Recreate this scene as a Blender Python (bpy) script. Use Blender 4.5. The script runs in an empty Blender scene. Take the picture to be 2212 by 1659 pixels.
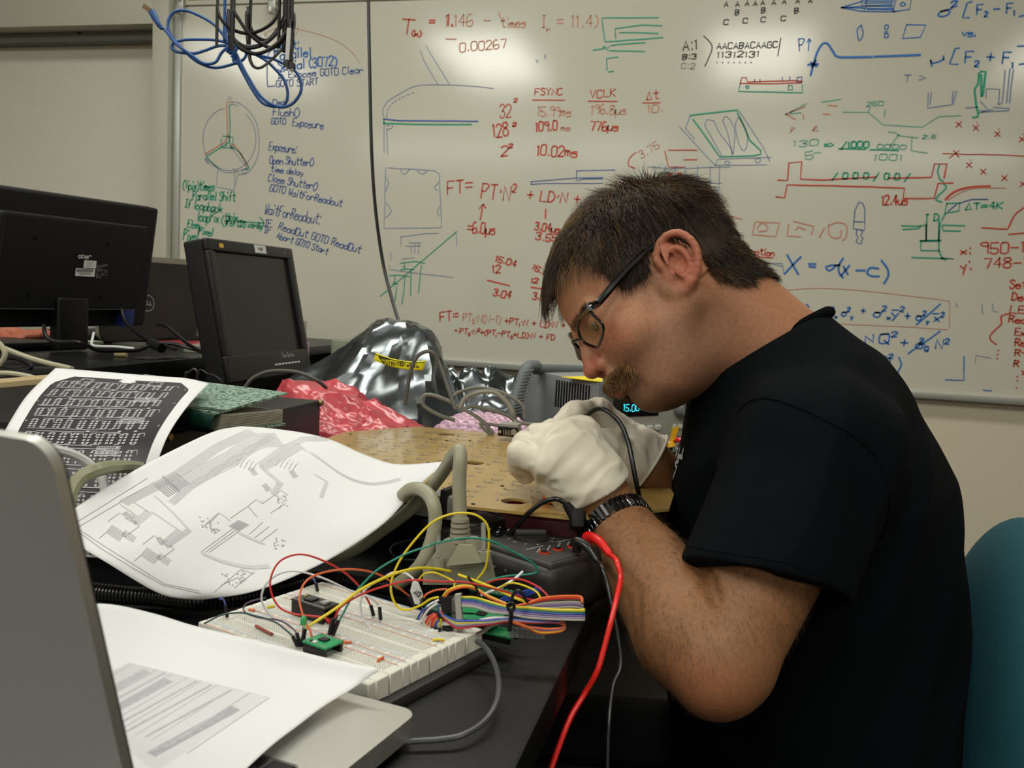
import bpy, bmesh, math, random
import numpy as np
from mathutils import Vector, Matrix
SC = bpy.context.scene
COL = SC.collection
random.seed(7); RNG = np.random.default_rng(7)
# ------------------------------------------------------------------ camera
FPX, CX, CY = 1950.0, 1106.0, 829.5
def Rx(a): c, s = math.cos(a), math.sin(a); return np.array([[1,0,0],[0,c,-s],[0,s,c]])
def Ry(a): c, s = math.cos(a), math.sin(a); return np.array([[c,0,s],[0,1,0],[-s,0,c]])
def Rz(a): c, s = math.cos(a), math.sin(a); return np.array([[c,-s,0],[s,c,0],[0,0,1]])
RAD = math.radians
CR = Rz(RAD(13.5)) @ Rx(math.pi/2 + RAD(-5.6)) @ Rz(RAD(2.85))
CP = np.array([0, 0, 1.05])
cd = bpy.data.cameras.new('camera'); cam = bpy.data.objects.new('camera', cd); COL.objects.link(cam)
cam.matrix_world = Matrix.Translation(CP) @ Matrix(CR.tolist()).to_4x4()
cd.sensor_width = 36; cd.lens = FPX/2212*36; cd.clip_start = .02
cd.dof.use_dof = True; cd.dof.focus_distance = 1.08; cd.dof.aperture_fstop = cd.lens/2.1
SC.camera = cam
# ------------------------------------------------------------------ world, light, exposure
w = bpy.data.worlds.new('world'); SC.world = w; w.use_nodes = True
w.node_tree.nodes['Background'].inputs[0].default_value = (.8,.82,.85,1); w.node_tree.nodes['Background'].inputs[1].default_value = .12
SC.view_settings.view_transform = 'Standard'; SC.view_settings.look = 'None'
SC.view_settings.gamma = 1; SC.view_settings.use_curve_mapping = False
SC.view_settings.exposure = 0.0
def area(x, y, p, sx=.62, sy=1.25, z=2.70):
    ld = bpy.data.lights.new('lamp_light', 'AREA'); ld.shape = 'RECTANGLE'; ld.size = sx; ld.size_y = sy
    ld.energy = p*3.3; ld.color = (.985, 1.0, .925)
    o = bpy.data.objects.new('lamp_light', ld); COL.objects.link(o); o.location = (x, y, z)
LAMPS = [(-1.8,-.55,9,.62,1.25), (.05,-.55,6,.62,1.25), (-3.65,-.55,8,.62,1.25), (1.9,-.55,5,.62,1.25),
         (-2.6,-4.4,16,3.6,.3), (1.2,-4.4,16,3.0,.3), (-.7,1.7,9,2.6,.3)]  # last entry: added strip, shaped to lift the whiteboard wall
for x, y, p, sx, sy in LAMPS: area(x, y, p, sx, sy)
# ------------------------------------------------------------------ pixel <-> place helpers
def ray(px, py): return CR @ np.array([(px-CX)/FPX, -(py-CY)/FPX, -1.0])
def at(px, py, d): return CP + ray(px, py)*d
def onz(px, py, z):
    r = ray(px, py); return CP + r*((z-CP[2])/r[2])
def ony(px, py, y):
    r = ray(px, py); return CP + r*(y/r[1])
def onx(px, py, x):
    r = ray(px, py); return CP + r*(x/r[0])
def depth(P): return float(-((np.asarray(P)-CP) @ CR)[2])
def PT(p):
    if isinstance(p, np.ndarray): return p
    if len(p) == 3: return at(*p)
def catmull(P, n=8, closed=False):
    P = np.asarray(P, float); m = len(P)
    if m < 3 and not closed: return P
    out = []
    segs = m if closed else m-1
    for i in range(segs):
        if closed: p0,p1,p2,p3 = P[(i-1)%m],P[i],P[(i+1)%m],P[(i+2)%m]
        else:
            p1,p2 = P[i],P[i+1]; p0 = P[i-1] if i>0 else 2*p1-p2; p3 = P[i+2] if i+2<m else 2*p2-p1
        for t in np.linspace(0,1,n,endpoint=False):
            out.append(.5*((2*p1)+(-p0+p2)*t+(2*p0-5*p1+4*p2-p3)*t*t+(-p0+3*p1-3*p2+p3)*t**3))
    if not closed: out.append(P[-1])
    return np.array(out)
# ------------------------------------------------------------------ materials
MATS = {}
def lin(h):
    if isinstance(h, str):
        c = [int(h[i:i+2],16)/255 for i in (0,2,4)]
    else: c = h
    return tuple(((v/12.92) if v<=.04045 else ((v+.055)/1.055)**2.4) for v in c)
def mat(name, col, rough=.5, metal=0, spec=.5, noise=0, nscale=40, bump=0, bscale=80, coat=0, alpha=1, trans=0, sss=0, emis=0, vcol=False, stretch=None, ior=1.45):
    if name in MATS: return MATS[name]
    m = bpy.data.materials.new(name); m.use_nodes = True; nt = m.node_tree; b = nt.nodes['Principled BSDF']
    c = lin(col)
    b.inputs['Base Color'].default_value = (*c,1); b.inputs['Roughness'].default_value = rough
    b.inputs['Metallic'].default_value = metal; b.inputs['Specular IOR Level'].default_value = spec
    b.inputs['IOR'].default_value = ior
    if coat: b.inputs['Coat Weight'].default_value = coat; b.inputs['Coat Roughness'].default_value = .12
    if alpha < 1: b.inputs['Alpha'].default_value = alpha
    if trans: b.inputs['Transmission Weight'].default_value = trans
    if sss: b.inputs['Subsurface Weight'].default_value = sss; b.inputs['Subsurface Radius'].default_value = (.012,.005,.003); b.inputs['Subsurface Scale'].default_value = 1.0
    if emis: b.inputs['Emission Color'].default_value = (*c,1); b.inputs['Emission Strength'].default_value = emis
    L = nt.links.new
    tc = nt.nodes.new('ShaderNodeTexCoord'); src = tc.outputs['Object']
    if stretch:
        mp = nt.nodes.new('ShaderNodeMapping'); mp.inputs['Scale'].default_value = stretch; L(src, mp.inputs[0]); src = mp.outputs[0]
    if vcol:
        vc = nt.nodes.new('ShaderNodeVertexColor'); vc.layer_name = 'Col'; base = vc.outputs[0]
    else: base = None
    if noise:
        n = nt.nodes.new('ShaderNodeTexNoise'); n.inputs['Scale'].default_value = nscale; n.inputs['Detail'].default_value = 5; L(src, n.inputs['Vector'])
        mr = nt.nodes.new('ShaderNodeMapRange'); mr.inputs['From Min'].default_value=.3; mr.inputs['From Max'].default_value=.7
        mr.inputs['To Min'].default_value = 1-noise; mr.inputs['To Max'].default_value = 1+noise; L(n.outputs['Fac'], mr.inputs[0])
        mx = nt.nodes.new('ShaderNodeVectorMath'); mx.operation = 'MULTIPLY'
        if base: L(base, mx.inputs[0])
        else: mx.inputs[0].default_value = c
        L(mr.outputs[0], mx.inputs[1]); base = mx.outputs[0]
    if base: L(base, b.inputs['Base Color'])
    if bump:
        n = nt.nodes.new('ShaderNodeTexNoise'); n.inputs['Scale'].default_value = bscale; n.inputs['Detail'].default_value = 4; L(src, n.inputs['Vector'])
        bp = nt.nodes.new('ShaderNodeBump'); bp.inputs['Strength'].default_value = 1; bp.inputs['Distance'].default_value = bump; L(n.outputs['Fac'], bp.inputs['Height']); L(bp.outputs[0], b.inputs['Normal'])
    MATS[name] = m; return m
# ------------------------------------------------------------------ mesh building
def rotm(yaw=0, pitch=0, roll=0): return Rz(RAD(yaw)) @ Ry(RAD(pitch)) @ Rx(RAD(roll))
_BOX = {}
def _bevbox(sx, sy, sz, r, seg):
    k = (round(sx,5),round(sy,5),round(sz,5),round(r,5),seg)
    if k in _BOX: return _BOX[k]
    bm = bmesh.new(); bmesh.ops.create_cube(bm, size=1)
    for v in bm.verts: v.co = Vector((v.co.x*sx, v.co.y*sy, v.co.z*sz))
    if r > 0: bmesh.ops.bevel(bm, geom=bm.edges[:], offset=min(r,.45*min(sx,sy,sz)), segments=seg, profile=.6, affect='EDGES')
    bm.verts.index_update()
    V = np.array([v.co[:] for v in bm.verts]); F = [[v.index for v in f.verts] for f in bm.faces]; bm.free()
    _BOX[k] = (V,F); return _BOX[k]
class MB:
    def __init__(s): s.V = []; s.F = []; s.M = []; s.n = 0
    def add(s, V, F, mi=0):
        V = np.asarray(V, float); s.V.append(V); s.F += [[i+s.n for i in f] for f in F]; s.M += [mi]*len(F); s.n += len(V); return s
    def box(s, c, size, R=None, r=0, seg=2, mi=0):
        V, F = _bevbox(*size, r, seg)
        if R is not None: V = V @ R.T
        return s.add(V + np.asarray(c), F, mi)
    def tube(s, P, r, seg=8, closed=False, mi=0, cap=True, flat=1, up=None):
        P = np.asarray(P, float); m = len(P)
        rr = np.full(m, r) if np.isscalar(r) else np.interp(np.linspace(0,1,m), np.linspace(0,1,len(r)), r)
        T = np.roll(P,-1,0)-np.roll(P,1,0) if closed else np.gradient(P, axis=0)
        T /= np.linalg.norm(T,axis=1)[:,None]+1e-12
        u = np.array(up if up is not None else ([0,0,1] if abs(T[0][2])<.9 else [1,0,0]), float)
        V = []
        for i in range(m):
            u = u - T[i]*(u@T[i]); nu = np.linalg.norm(u); u = u/nu if nu > 1e-9 else np.array([1.,0,0]); b = np.cross(T[i],u)
            for k in range(seg):
                a = 2*math.pi*(k+.5)/seg; V.append(P[i]+rr[i]*(math.cos(a)*u*flat+math.sin(a)*b))
        F = []
        for i in range(m if closed else m-1):
            j = (i+1)%m
            for k in range(seg):
                l = (k+1)%seg; F.append([i*seg+k, i*seg+l, j*seg+l, j*seg+k])
        if cap and not closed: F.append(list(range(seg))[::-1]); F.append([(m-1)*seg+k for k in range(seg)])
        return s.add(V, F, mi)
    def cyl(s, a, b, r, r2=None, seg=20, mi=0):
        return s.tube([a,b], [r, r if r2 is None else r2], seg, mi=mi)
    def prism(s, poly, nrm, h, mi=0):   # poly: list of 3D points, extruded along nrm*h
        P = np.asarray(poly,float); n = len(P); Q = P+np.asarray(nrm)*h
        F = [list(range(n))[::-1], list(range(n,2*n))]+[[i,(i+1)%n,n+(i+1)%n,n+i] for i in range(n)]
        return s.add(np.vstack([P,Q]), F, mi)
    def grid(s, G, mi=0, closed_u=False):
        G = np.asarray(G,float); a, b = G.shape[:2]
        F = []
        for i in range(a if closed_u else a-1):
            for j in range(b-1):
                i2 = (i+1)%a; F.append([i*b+j, i2*b+j, i2*b+j+1, i*b+j+1])
        return s.add(G.reshape(-1,3), F, mi)
ROOT = {}
def _origin(parent):
    return ROOT.get(parent.name, np.zeros(3)) if parent else np.zeros(3)
def build(name, mb, mats, parent=None, smooth=True, angle=40, label=None, kind=None, origin=None, recalc=True):
    if isinstance(mats, bpy.types.Material): mats = [mats]
    V = np.vstack(mb.V)
    org = _origin(parent) if parent else (V.mean(0)*[1,1,0]+[0,0,V[:,2].min()] if origin is None else np.asarray(origin))
    me = bpy.data.meshes.new(name); me.from_pydata((V-org).tolist(), [], mb.F)
    for m in mats: me.materials.append(m)
    if len(mats) > 1: me.polygons.foreach_set('material_index', mb.M)
    if recalc:
        bm = bmesh.new(); bm.from_mesh(me); bmesh.ops.recalc_face_normals(bm, faces=bm.faces[:]); bm.to_mesh(me); bm.free()
    if smooth:
        me.shade_smooth()
        try: me.set_sharp_from_angle(angle=RAD(angle))
        except Exception: pass
    o = bpy.data.objects.new(name, me); COL.objects.link(o)
    if parent: o.parent = parent; ROOT[o.name] = org
    else: o.location = org; ROOT[o.name] = org
    if label: o['label'] = label
    if kind: o['kind'] = kind
    return o
def tag(o, label, cat, group=None):
    o['label'] = label; o['category'] = cat
    if group: o['group'] = group
    return o
def thing(name, loc, label, cat, group=None):
    o = bpy.data.objects.new(name, None); COL.objects.link(o); o.location = loc; o.empty_display_size = .03
    ROOT[o.name] = np.asarray(loc, float); return tag(o, label, cat, group)
def struct(name, mb, m, parent=None, **k):
    return build(name, mb, m, parent, kind='structure', **k)
def solid(name, mb, m, label, cat, group=None, **k): return tag(build(name, mb, m, **k), label, cat, group)
def cable(name, label, cat, pts, r, m, group=None, parent=None, n=8, seg=8, flat=1, up=None):
    P = catmull([PT(p) for p in pts], n); mb = MB(); mb.tube(P, r, seg, flat=flat, up=up)
    if parent is not None: return build(name, mb, m, parent, label=label)
    return solid(name, mb, m, label, cat, group)
# ------------------------------------------------------------------ ink on surfaces
FONT = {'A':'022842 1434','B':'0208 ~083847362505 ~053544332202','C':'~4738180703123243','D':'0208 ~082846442202','E':'48080242 0535','F':'480802 0535','G':'~4738180703123243 434525','H':'0208 4248 0545','I':'2228 1838 1232','J':'~4843321203','K':'0208 480542','L':'080242','M':'0208244842','N':'02084248','O':'~180703123243473818','P':'0208 ~083847362505','Q':'~180703123243473818 2441','R':'0208 ~083847362505 2542','S':'~47381807163544321203','T':'0848 2822','U':'~080312324348','V':'082248','W':'0812263248','X':'0842 0248','Y':'082548 2522','Z':'08480242',
'a':'~45150403123243 4542','b':'0802 ~0415354443321203','c':'~4435150403123243','d':'4842 ~4435150403123243','e':'~044435150403123243','f':'~48382722 1535','g':'~4435150403123243 ~4541301001','h':'0802 ~0415354442','i':'2522 2728','j':'~25211000 2728','k':'0802 4503 1442','l':'2822','m':'0502 ~04152522 ~24354442','n':'0502 ~0415354442','o':'~150403123243443515','p':'0500 ~0415354443321203','q':'4540 ~4435150403123243','r':'0502 ~04153544','s':'~45150434433202','t':'~28233242 0646','u':'~0503123243 4542','v':'052245','w':'0512243245','x':'0542 0245','y':'0523 4510','z':'05450242',
'0':'~180703123243473818','1':'172822','2':'~071838474602 0242','3':'~071838473625 ~253544321203','4':'380444 3832','5':'480805 ~05354443321203','6':'~38180603123243443504','7':'084822','8':'~381807163544433212030415364738','9':'~46260718384742','.':'2223','*':'2526',',':'2211',':':'2223 2627','-':'0545','+':'0545 2327','=':'0646 0444','(':'~38161331',')':'~18363311','/':'0048','|':'2821','>':'074503','<':'470543','{':'~38272615242130','}':'~18272635242110','~':'~0415243545','^':'032743',
'µ':'0500 ~0503123243 4542','σ':'~35150403123243443515 1555','Δ':'02284202','α':'~4524120304152442','#':'1218 3238 0444 0646','?':'~07183847362524 2223','!':'2824 2223','Ÿ':'0523 4510 0747','Ẋ':'0542 0245 2728','¯':'0848','&':'~42071828370412323 4'.replace(' ','')}
NARROW = set('1iIl.,:()|*!')
def glyph(ch):
    out = []
    for st in FONT.get(ch,'').split():
        sm = st[0]=='~' and len(st) > 1
        if sm: st = st[1:]
        P = np.array([[int(st[i]), int(st[i+1])] for i in range(0,len(st)-1,2)], float)
        P[:,1] -= 2
        out.append(catmull(P,4) if sm and len(P) > 2 else P)
    return out
def textstrokes(s, p0, p1, h, slant=.1, jit=.06):
    """strokes (pixel coords) of a line of writing with baseline p0 -> p1 and cap height h px"""
    x = 0; items = []; i = 0
    while i < len(s):
        ch = s[i]; k = 1; dy = 0
        if ch == '^' and i+1 < len(s): i += 1; ch = s[i]; k = .55; dy = 4.0
        elif ch == '_' and i+1 < len(s): i += 1; ch = s[i]; k = .5; dy = -1.6
        if ch == ' ': x += 3.6
        else:
            items.append((ch, x, k, dy)); x += (3.0 if ch in NARROW else 5.3)*k
        i += 1
    p0 = np.array(p0,float); p1 = np.array(p1,float); L = np.linalg.norm(p1-p0); d = (p1-p0)/L; n = np.array([d[1],-d[0]])
    sx = L/max(x-1,1); sy = h/6; out = []
    for ch, x0, k, dy in items:
        off = RNG.normal(0, .25)
        for st in glyph(ch):
            q = st*k + RNG.normal(0, jit, st.shape); xs = q[:,0]-(1.0 if ch in NARROW else 0)
            X = (x0 + xs + slant*q[:,1])*sx; Y = (q[:,1]+dy+off)*sy
            out.append(p0 + X[:,None]*d + Y[:,None]*n)
    return out
def ribbon(mb, P, N, w):
    """flat strip of width w along 3D polyline P lying on a surface with normals N"""
    P = np.asarray(P); m = len(P)
    if m < 2: return
    T = np.gradient(P, axis=0); T /= np.linalg.norm(T,axis=1)[:,None]+1e-12
    S = np.cross(T, N); S /= np.linalg.norm(S,axis=1)[:,None]+1e-12
    P = P.copy(); P[0] -= T[0]*w*.3; P[-1] += T[-1]*w*.3
    V = np.empty((2*m,3)); V[0::2] = P+S*w/2; V[1::2] = P-S*w/2
    mb.add(V, [[2*i,2*i+1,2*i+3,2*i+2] for i in range(m-1)])
def ink(name, strokes, mapfn, w, m, parent, label=None):
    mb = MB()
    for st in strokes:
        st = np.asarray(st,float)
        if len(st) == 2:
            L = np.linalg.norm(st[1]-st[0])
        P, N = mapfn(st); ribbon(mb, P, N, w)
    return build(name, mb, m, parent, smooth=False, label=label, recalc=False)
# ------------------------------------------------------------------ common materials
M_wall = mat('wall_paint','cfc4af',.75,spec=.25,bump=.0006,bscale=160,noise=.02,nscale=3)
M_frame = mat('painted_casing','b3b2a4',.6,noise=.015,nscale=8)
M_board = mat('dry_erase_surface','bfbdaf',.13,spec=.7,noise=.02,nscale=1.5,coat=0)
M_alu = mat('brushed_aluminium','b4b6b0',.38,metal=.7,noise=.03,nscale=120)
M_black = mat('black_plastic','0b0b0d',.42,spec=.4)
M_blackm = mat('matt_black_plastic','121214',.6,spec=.3,bump=.0002,bscale=900)
M_top = mat('black_benchtop','0f0f11',.36,spec=.45,noise=.12,nscale=14,bump=.0001,bscale=500)
M_white = mat('white_plastic','d8d8d2',.4)
M_chrome = mat('chrome','c9c9c9',.2,metal=1)
M_shade = mat('roller_shade','cfccbf',.8,noise=.02,nscale=60)
M_lamp = mat('lamp_diffuser','fff4dc',.6,emis=3.0)
# ------------------------------------------------------------------ room shell
def slab(name, lo, hi, m, parent=None, r=0, **k):
    lo = np.array(lo,float); hi = np.array(hi,float); mb = MB(); mb.box((lo+hi)/2, hi-lo, r=r)
    return struct(name, mb, m, parent, **k)
WY = 2.92
slab('floor', (-5.2,-6.2,-.1), (3.6,3.2,0), mat('vinyl_floor','1e1c1a',.5,noise=.12,nscale=30))  # near-black base colour holds the shade lying on the floor
slab('ceiling', (-5.2,-6.2,2.75), (3.6,3.2,2.85), mat('ceiling_tile','a9a596',.9,noise=.04,nscale=90))
slab('wall_left', (-5.2,-6.2,0), (-5.1,3.2,2.75), M_wall)
slab('wall_right', (3.5,-6.2,0), (3.6,3.2,2.75), M_wall)
slab('wall_rear', (-5.1,-6.2,0), (3.5,-6.1,2.75), M_wall)
mb = MB()
mb.box(((3.5-1.995)/2, 3.02, 1.375), (3.5+1.995, .14, 2.75)); mb.box(((-5.1-1.995)/2, 3.02, 2.395), (5.1-1.995,.14,.71)); mb.box(((-5.1-1.995)/2, 3.02, .3), (5.1-1.995,.14,.6)); mb.box(((-5.1-4.4)/2, 3.02, 1.32), (.7,.14,1.44))
struct('wall_back', mb, M_wall, smooth=False)
slab('baseboard_back', (-5.1,2.935,0), (3.5,2.95,.1), mat('rubber_base','1c1b1a',.6))
# window with a drawn shade at the left
wn = thing('window_1', (-3.2,2.93,.6), 'window behind a drawn pale roller shade left of the whiteboard', 'window'); 
del wn['label'], wn['category']; wn['kind'] = 'structure'
def wpart(name, lo, hi, m, r=.002, **k):
    lo = np.array(lo,float); hi = np.array(hi,float); q = MB(); q.box((lo+hi)/2, hi-lo, r=r); return build(name, q, m, wn, **k)
wpart('casing', (-2.06,2.885,.58), (-1.995,3.10,2.06), M_frame)
wpart('casing', (-4.4,2.885,1.94), (-2.06,3.0,2.06), M_frame)
wpart('casing', (-4.4,2.885,.56), (-4.3,3.10,1.94), M_frame)
wpart('window_sill', (-4.4,2.88,.56), (-2.06,3.10,.60), M_frame)
wpart('shade_headrail', (-4.3,2.96,1.905), (-2.062,3.02,1.965), mat('headrail_grey','6c6a62',.6))
wpart('roller_shade', (-4.3,3.02,.60), (-2.062,3.024,1.96), M_shade, r=0)
wpart('window_pane', (-4.3,3.08,.60), (-2.062,3.086,2.06), mat('window_glass','d8e0e0',.05,trans=.9), r=0)
for x in (-2.94,-2.42,-3.5):
    q = MB(); q.cyl((x,2.955,1.937),(x,2.962,1.937),.006); build('screw', q, M_black, wn)
# ceiling troffers for the room; last strip is added to brighten the board wall
for i,(x, y, p, sx, sy) in enumerate(LAMPS):
    t = thing('ceiling_light', (x,y,2.75), ['ceiling troffer above the near end of the bench','ceiling troffer right above the photographer','ceiling troffer over the left neighbour bench','ceiling troffer at the right side of the room','long fluorescent strip at the rear left of the room','long fluorescent strip at the rear right of the room','short fluorescent strip near the whiteboard'][i], 'ceiling light', 'ceiling lights')
    q = MB()
    for dx, dy, ax, ay in ((sx/2+.02,0,.04,sy+.08),(-sx/2-.02,0,.04,sy+.08),(0,sy/2+.02,sx,.04),(0,-sy/2-.02,sx,.04)): q.box((x+dx,y+dy,2.735),(ax,ay,.03))
    build('frame', q, M_white, t)
    q = MB(); q.box((x,y,2.744),(sx,sy,.01)); build('diffuser', q, M_lamp, t)
# ------------------------------------------------------------------ whiteboard
BX0, BX1, BZ0, BZ1 = -1.985, 1.62, .812, 2.012
wb = thing('whiteboard', (-.18,2.93,BZ0), 'large whiteboard covered with red, blue, green and black marker notes on the back wall', 'whiteboard')
def bpart(name, lo, hi, m, r=0, **k):
    lo = np.array(lo,float); hi = np.array(hi,float); q = MB(); q.box((lo+hi)/2, hi-lo, r=r); return build(name, q, m, wb, **k)
bpart('writing_surface', (BX0+.01,2.92,BZ0+.01), (BX1,2.936,BZ1), M_board)
bpart('frame', (BX0-.004,2.909,BZ0), (BX0+.022,2.948,BZ1), M_alu, .002)
bpart('frame', (BX0-.03,2.925,BZ0), (BX0-.014,2.948,BZ1), M_alu, .002)
bpart('frame', (BX1-.02,2.909,BZ0), (BX1,2.948,BZ1), M_alu, .002)
bpart('frame', (BX0,2.909,BZ0-.008), (BX1,2.948,BZ0+.014), M_alu, .003, label='silver bottom rail')
bpart('frame', (BX0,2.912,BZ1-.004), (BX1,2.948,BZ1+.012), mat('white_rail','bdbbaf',.5), .002, label='white top rail')
bpart('cork_strip', (BX0+.045,2.918,BZ1+.012), (BX1,2.948,BZ1+.055), mat('cork','8a5a2c',.9,noise=.25,nscale=200), .001)
bpart('frame', (BX0,2.912,BZ1+.055), (BX1,2.948,BZ1+.07), MATS['white_rail'], .002)
for px, py in ((390,8),(588,6)):
    P = ony(px,py,2.90); q = MB(); q.box((P[0],2.902,P[2]+.01),(.028,.016,.06),r=.003); q.box((P[0]+.004,2.885,P[2]-.03),(.018,.03,.02),r=.004)
    q.cyl((P[0],2.892,P[2]+.012),(P[0],2.885,P[2]+.012),.005)
    build('map_hook', q, M_alu, wb)
def WB(dy=.0012):
    def fn(st):
        return np.array([ony(x,y,2.92-dy) for x,y in st]), np.array([0,-1.,0])
    return fn
MR = mat('red_marker','b8402f',.6); MRf = mat('faded_red_marker','bf8672',.7); MBl = mat('blue_marker','3c5a98',.6); MBf = mat('faded_blue_marker','7a88a6',.7)
MC = mat('bright_blue_marker','2d69b2',.6); MG = mat('green_marker','2a9474',.6); MGf = mat('faded_green_marker','6fa58e',.7); MK = mat('black_marker','33312d',.6); MKf = mat('faded_black_marker','85837a',.7)
class Ink:
    def __init__(s, sc, ox=0, oy=0): s.sc=sc; s.ox=ox; s.oy=oy; s.S=[]
    def p(s, x, y): return (s.ox+x/s.sc, s.oy+y/s.sc)
    def t(s, txt, x0,y0,x1,y1,h, slant=.1): s.S += textstrokes(txt, s.p(x0,y0), s.p(x1,y1), h/s.sc, slant); return s
    def l(s, *c, sm=False, closed=False):
        P = np.array([s.p(c[i],c[i+1]) for i in range(0,len(c),2)])
        if closed: P = np.vstack([P,P[:1]])
        if sm: P = catmull(P,6)
        else:   # subdivide and wobble like a hand
            Q=[P[0]]
            for a,b in zip(P[:-1],P[1:]):
                k=max(1,int(np.linalg.norm(b-a)/25))
                for i in range(1,k+1): Q.append(a+(b-a)*i/k+(RNG.normal(0,.35,2) if i<k else 0))
            P=np.array(Q)
        s.S.append(P); return s
    def go(s, m, w=2.6, name='marker_writing', label=None): 
        o = ink(name, s.S, WB(), w*.0015, m, wb, label); s.S=[]; return o
I1 = lambda: Ink(2.765); I2 = lambda: Ink(3.16,800,0); I3 = lambda: Ink(3.107,1500,0); I4 = lambda: Ink(3.107,1500,400); I5 = lambda: Ink(4.424,300,300); I6 = lambda: Ink(4.424,800,400)
# --- left region: blue pseudo code
k = I1(); k.t('Start:',1640,310,1790,290,50).t('Parallel',1640,360,1860,335,55).t('Serial (3072)',1660,420,2010,390,55)
k.go(MC,3.0,label='blue marker writing')
k = I1(); k.t('IF Expose GOTO Clear',1660,470,2170,435,42).t('GOTO START',1650,520,1900,505,38).l(1640,290,1600,330,1596,500,1612,515,1642,512,sm=True)
k.t('Clear:',1630,630,1730,625,36).t('Flush()',1630,690,1785,695,48).t('GOTO',1620,740,1705,742,36).t('Exposure',1745,750,1930,770,46)
k.t('Exposure:',1605,895,1770,915,50).t('Open Shutter()',1610,975,1870,990,44).t('time delay',1615,1025,1810,1050,36).t('Close Shutter()',1600,1080,1890,1135,44).t('GOTO WaitForReadout',1608,1140,2040,1235,42)
k.t('WaitForReadout:',1578,1275,1910,1340,62).t('IF',1580,1350,1620,1355,40).t('IF',1578,1390,1620,1392,36).t('ReadOut GOTO ReadOut',1660,1372,2150,1512,44).t('Abort GOTO Start',1650,1420,1955,1520,38)
k.go(MBl,2.1,label='thin blue marker writing')
# --- telescope style drawing
k = I1(); a = np.linspace(0,2*math.pi,40)
k.l(*np.ravel([(1370+158*math.cos(t), 830+188*math.sin(t)) for t in np.linspace(-.9,4.5,40)]).tolist(), sm=True)
k.l(1425,612,1480,655,1530,730,1547,830,1540,930,1500,1010,1460,1040,1420,1046,1408,1110,sm=True).l(1225,945,1240,970,1300,1005,sm=True).l(1395,610,1425,612,1420,630,1390,622).l(1360,598,1368,575,1378,600,1382,578)
k.l(1302,1008,1290,1115,1400,1138).l(1402,1035,1398,1130).l(1390,1005,1420,1035).l(1300,1005,1350,1030,1410,1025,1480,1000,sm=True).l(1380,880,1470,995).l(1225,945,1250,970,1240,975,1222,950).l(1445,1015,1475,1010,1470,1030,1445,1035,1445,1015)
k.go(MBf,1.5,'marker_drawing','faded blue drawing of a round instrument')
k = I1(); k.l(1395,606,1352,612,1358,740,1358,820,1340,850,1225,920,sm=False).l(1380,860,1420,890,1478,995,sm=True).go(MRf,3.2,'marker_drawing','faded red lines in the round drawing')
k = I1(); k.l(1390,620,1368,628,1375,760,1368,850,1230,935,1236,945,1300,1000,sm=False).l(1370,870,1430,910,1485,1000,1465,1010,sm=True).l(1320,830,1322,880,1395,885,1390,820,1330,812).l(1345,880,1365,800,1380,885).go(MG,2.6,'marker_drawing','green lines in the round drawing')
k = I1(); k.t('(Vpix)times',1092,1130,1280,1138,52).t('Parallel Shift',1150,1190,1405,1200,52).t('If loopback',1105,1240,1325,1268,50).t('loopPix',1178,1320,1305,1330,60).t('Hpix',1348,1308,1420,1312,36).t('# of CDS words',1345,1345,1560,1365,36).t('Else,',1118,1355,1200,1365,44).t('Pixel',1185,1400,1270,1410,44).t('Pixel',1092,1435,1180,1445,66)
k.l(1338,1285,1322,1320,1338,1355,sm=True).l(1340,1320,1575,1332).l(1552,1298,1575,1330,1555,1378,sm=True).l(1168,1460,1185,1490,1172,1530,1185,1560,1180,1610,sm=True).t('Sh',1198,1530,1260,1535,46).t('Pix',1165,1650,1215,1652,44)
k.go(MG,3.1,label='green marker writing')
k = I5(); k.t('OneVdac',470,1420,760,1435,75).t('TwoVdac',500,1520,770,1530,75).t('Return',440,1610,600,1640,80).go(MG,3.0,label='green marker writing')
k = I1(); k.l(1580,215,1600,190,1690,160,1850,190,2000,240,2100,310,2150,380,sm=True).l(1580,190,1585,215,1600,212).l(1760,210,1775,190,1782,150).go(MRf,1.2,'marker_drawing','faint red arc')
# --- centre region
k = I2(); k.t('T',205,230,295,235,105).t('(k)',285,245,345,245,38).t('=',400,170,440,170,50).t('1.',520,180,570,180,80).go(MR,3.2,label='red marker writing')
k = I2(); k.t('1.146',510,185,700,180,80).t('- ',770,165,860,165,50).t('times',890,185,1060,185,66).l(875,85,900,150).t('I_r = 11.4)',1170,190,1550,180,80).l(515,265,585,268).t('0.00267',610,355,930,325,60).go(MRf,2.4,label='half wiped red equation')
k = I2(); k.l(340,345,380,440,462,578,sm=True).l(378,310,450,430,540,575,sm=True).l(92,800,85,760,110,700,200,640,320,585,540,580,720,590,842,605,sm=True).go(MBf,1.6,'marker_drawing','faded blue side view drawing')
k = I2(); k.l(90,812,200,824,735,828).go(MBl,3.0,'marker_drawing','blue line')
k = I2(); k.l(92,842,300,848,690,849).l(92,812,92,845).go(MG,3.4,'marker_drawing','green line')
k = I2(); k.l(94,850,94,1040).l(112,880,118,1055).l(150,850,145,875,112,882,sm=True).l(110,860,130,850,128,860)
for i in range(9):
    t0=i/9; f_=lambda t:(110+205*t**1.6, 800-175*t**.6)
    k.l(*f_(t0),*f_(t0+.06))
k.l(105,1145,93,1558,485,1552,472,1190,440,1165,120,1145).l(205,1158,230,1188,270,1155,sm=True).l(320,1165,352,1188,388,1170,sm=True).l(107,1210,125,1250,105,1305,sm=True).l(107,1385,142,1440,102,1488,sm=True).l(466,1242,438,1280,458,1303,sm=True).l(474,1412,456,1440,470,1475,sm=True).go(MBf,1.6,'marker_drawing','faded blue square drawing')
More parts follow.
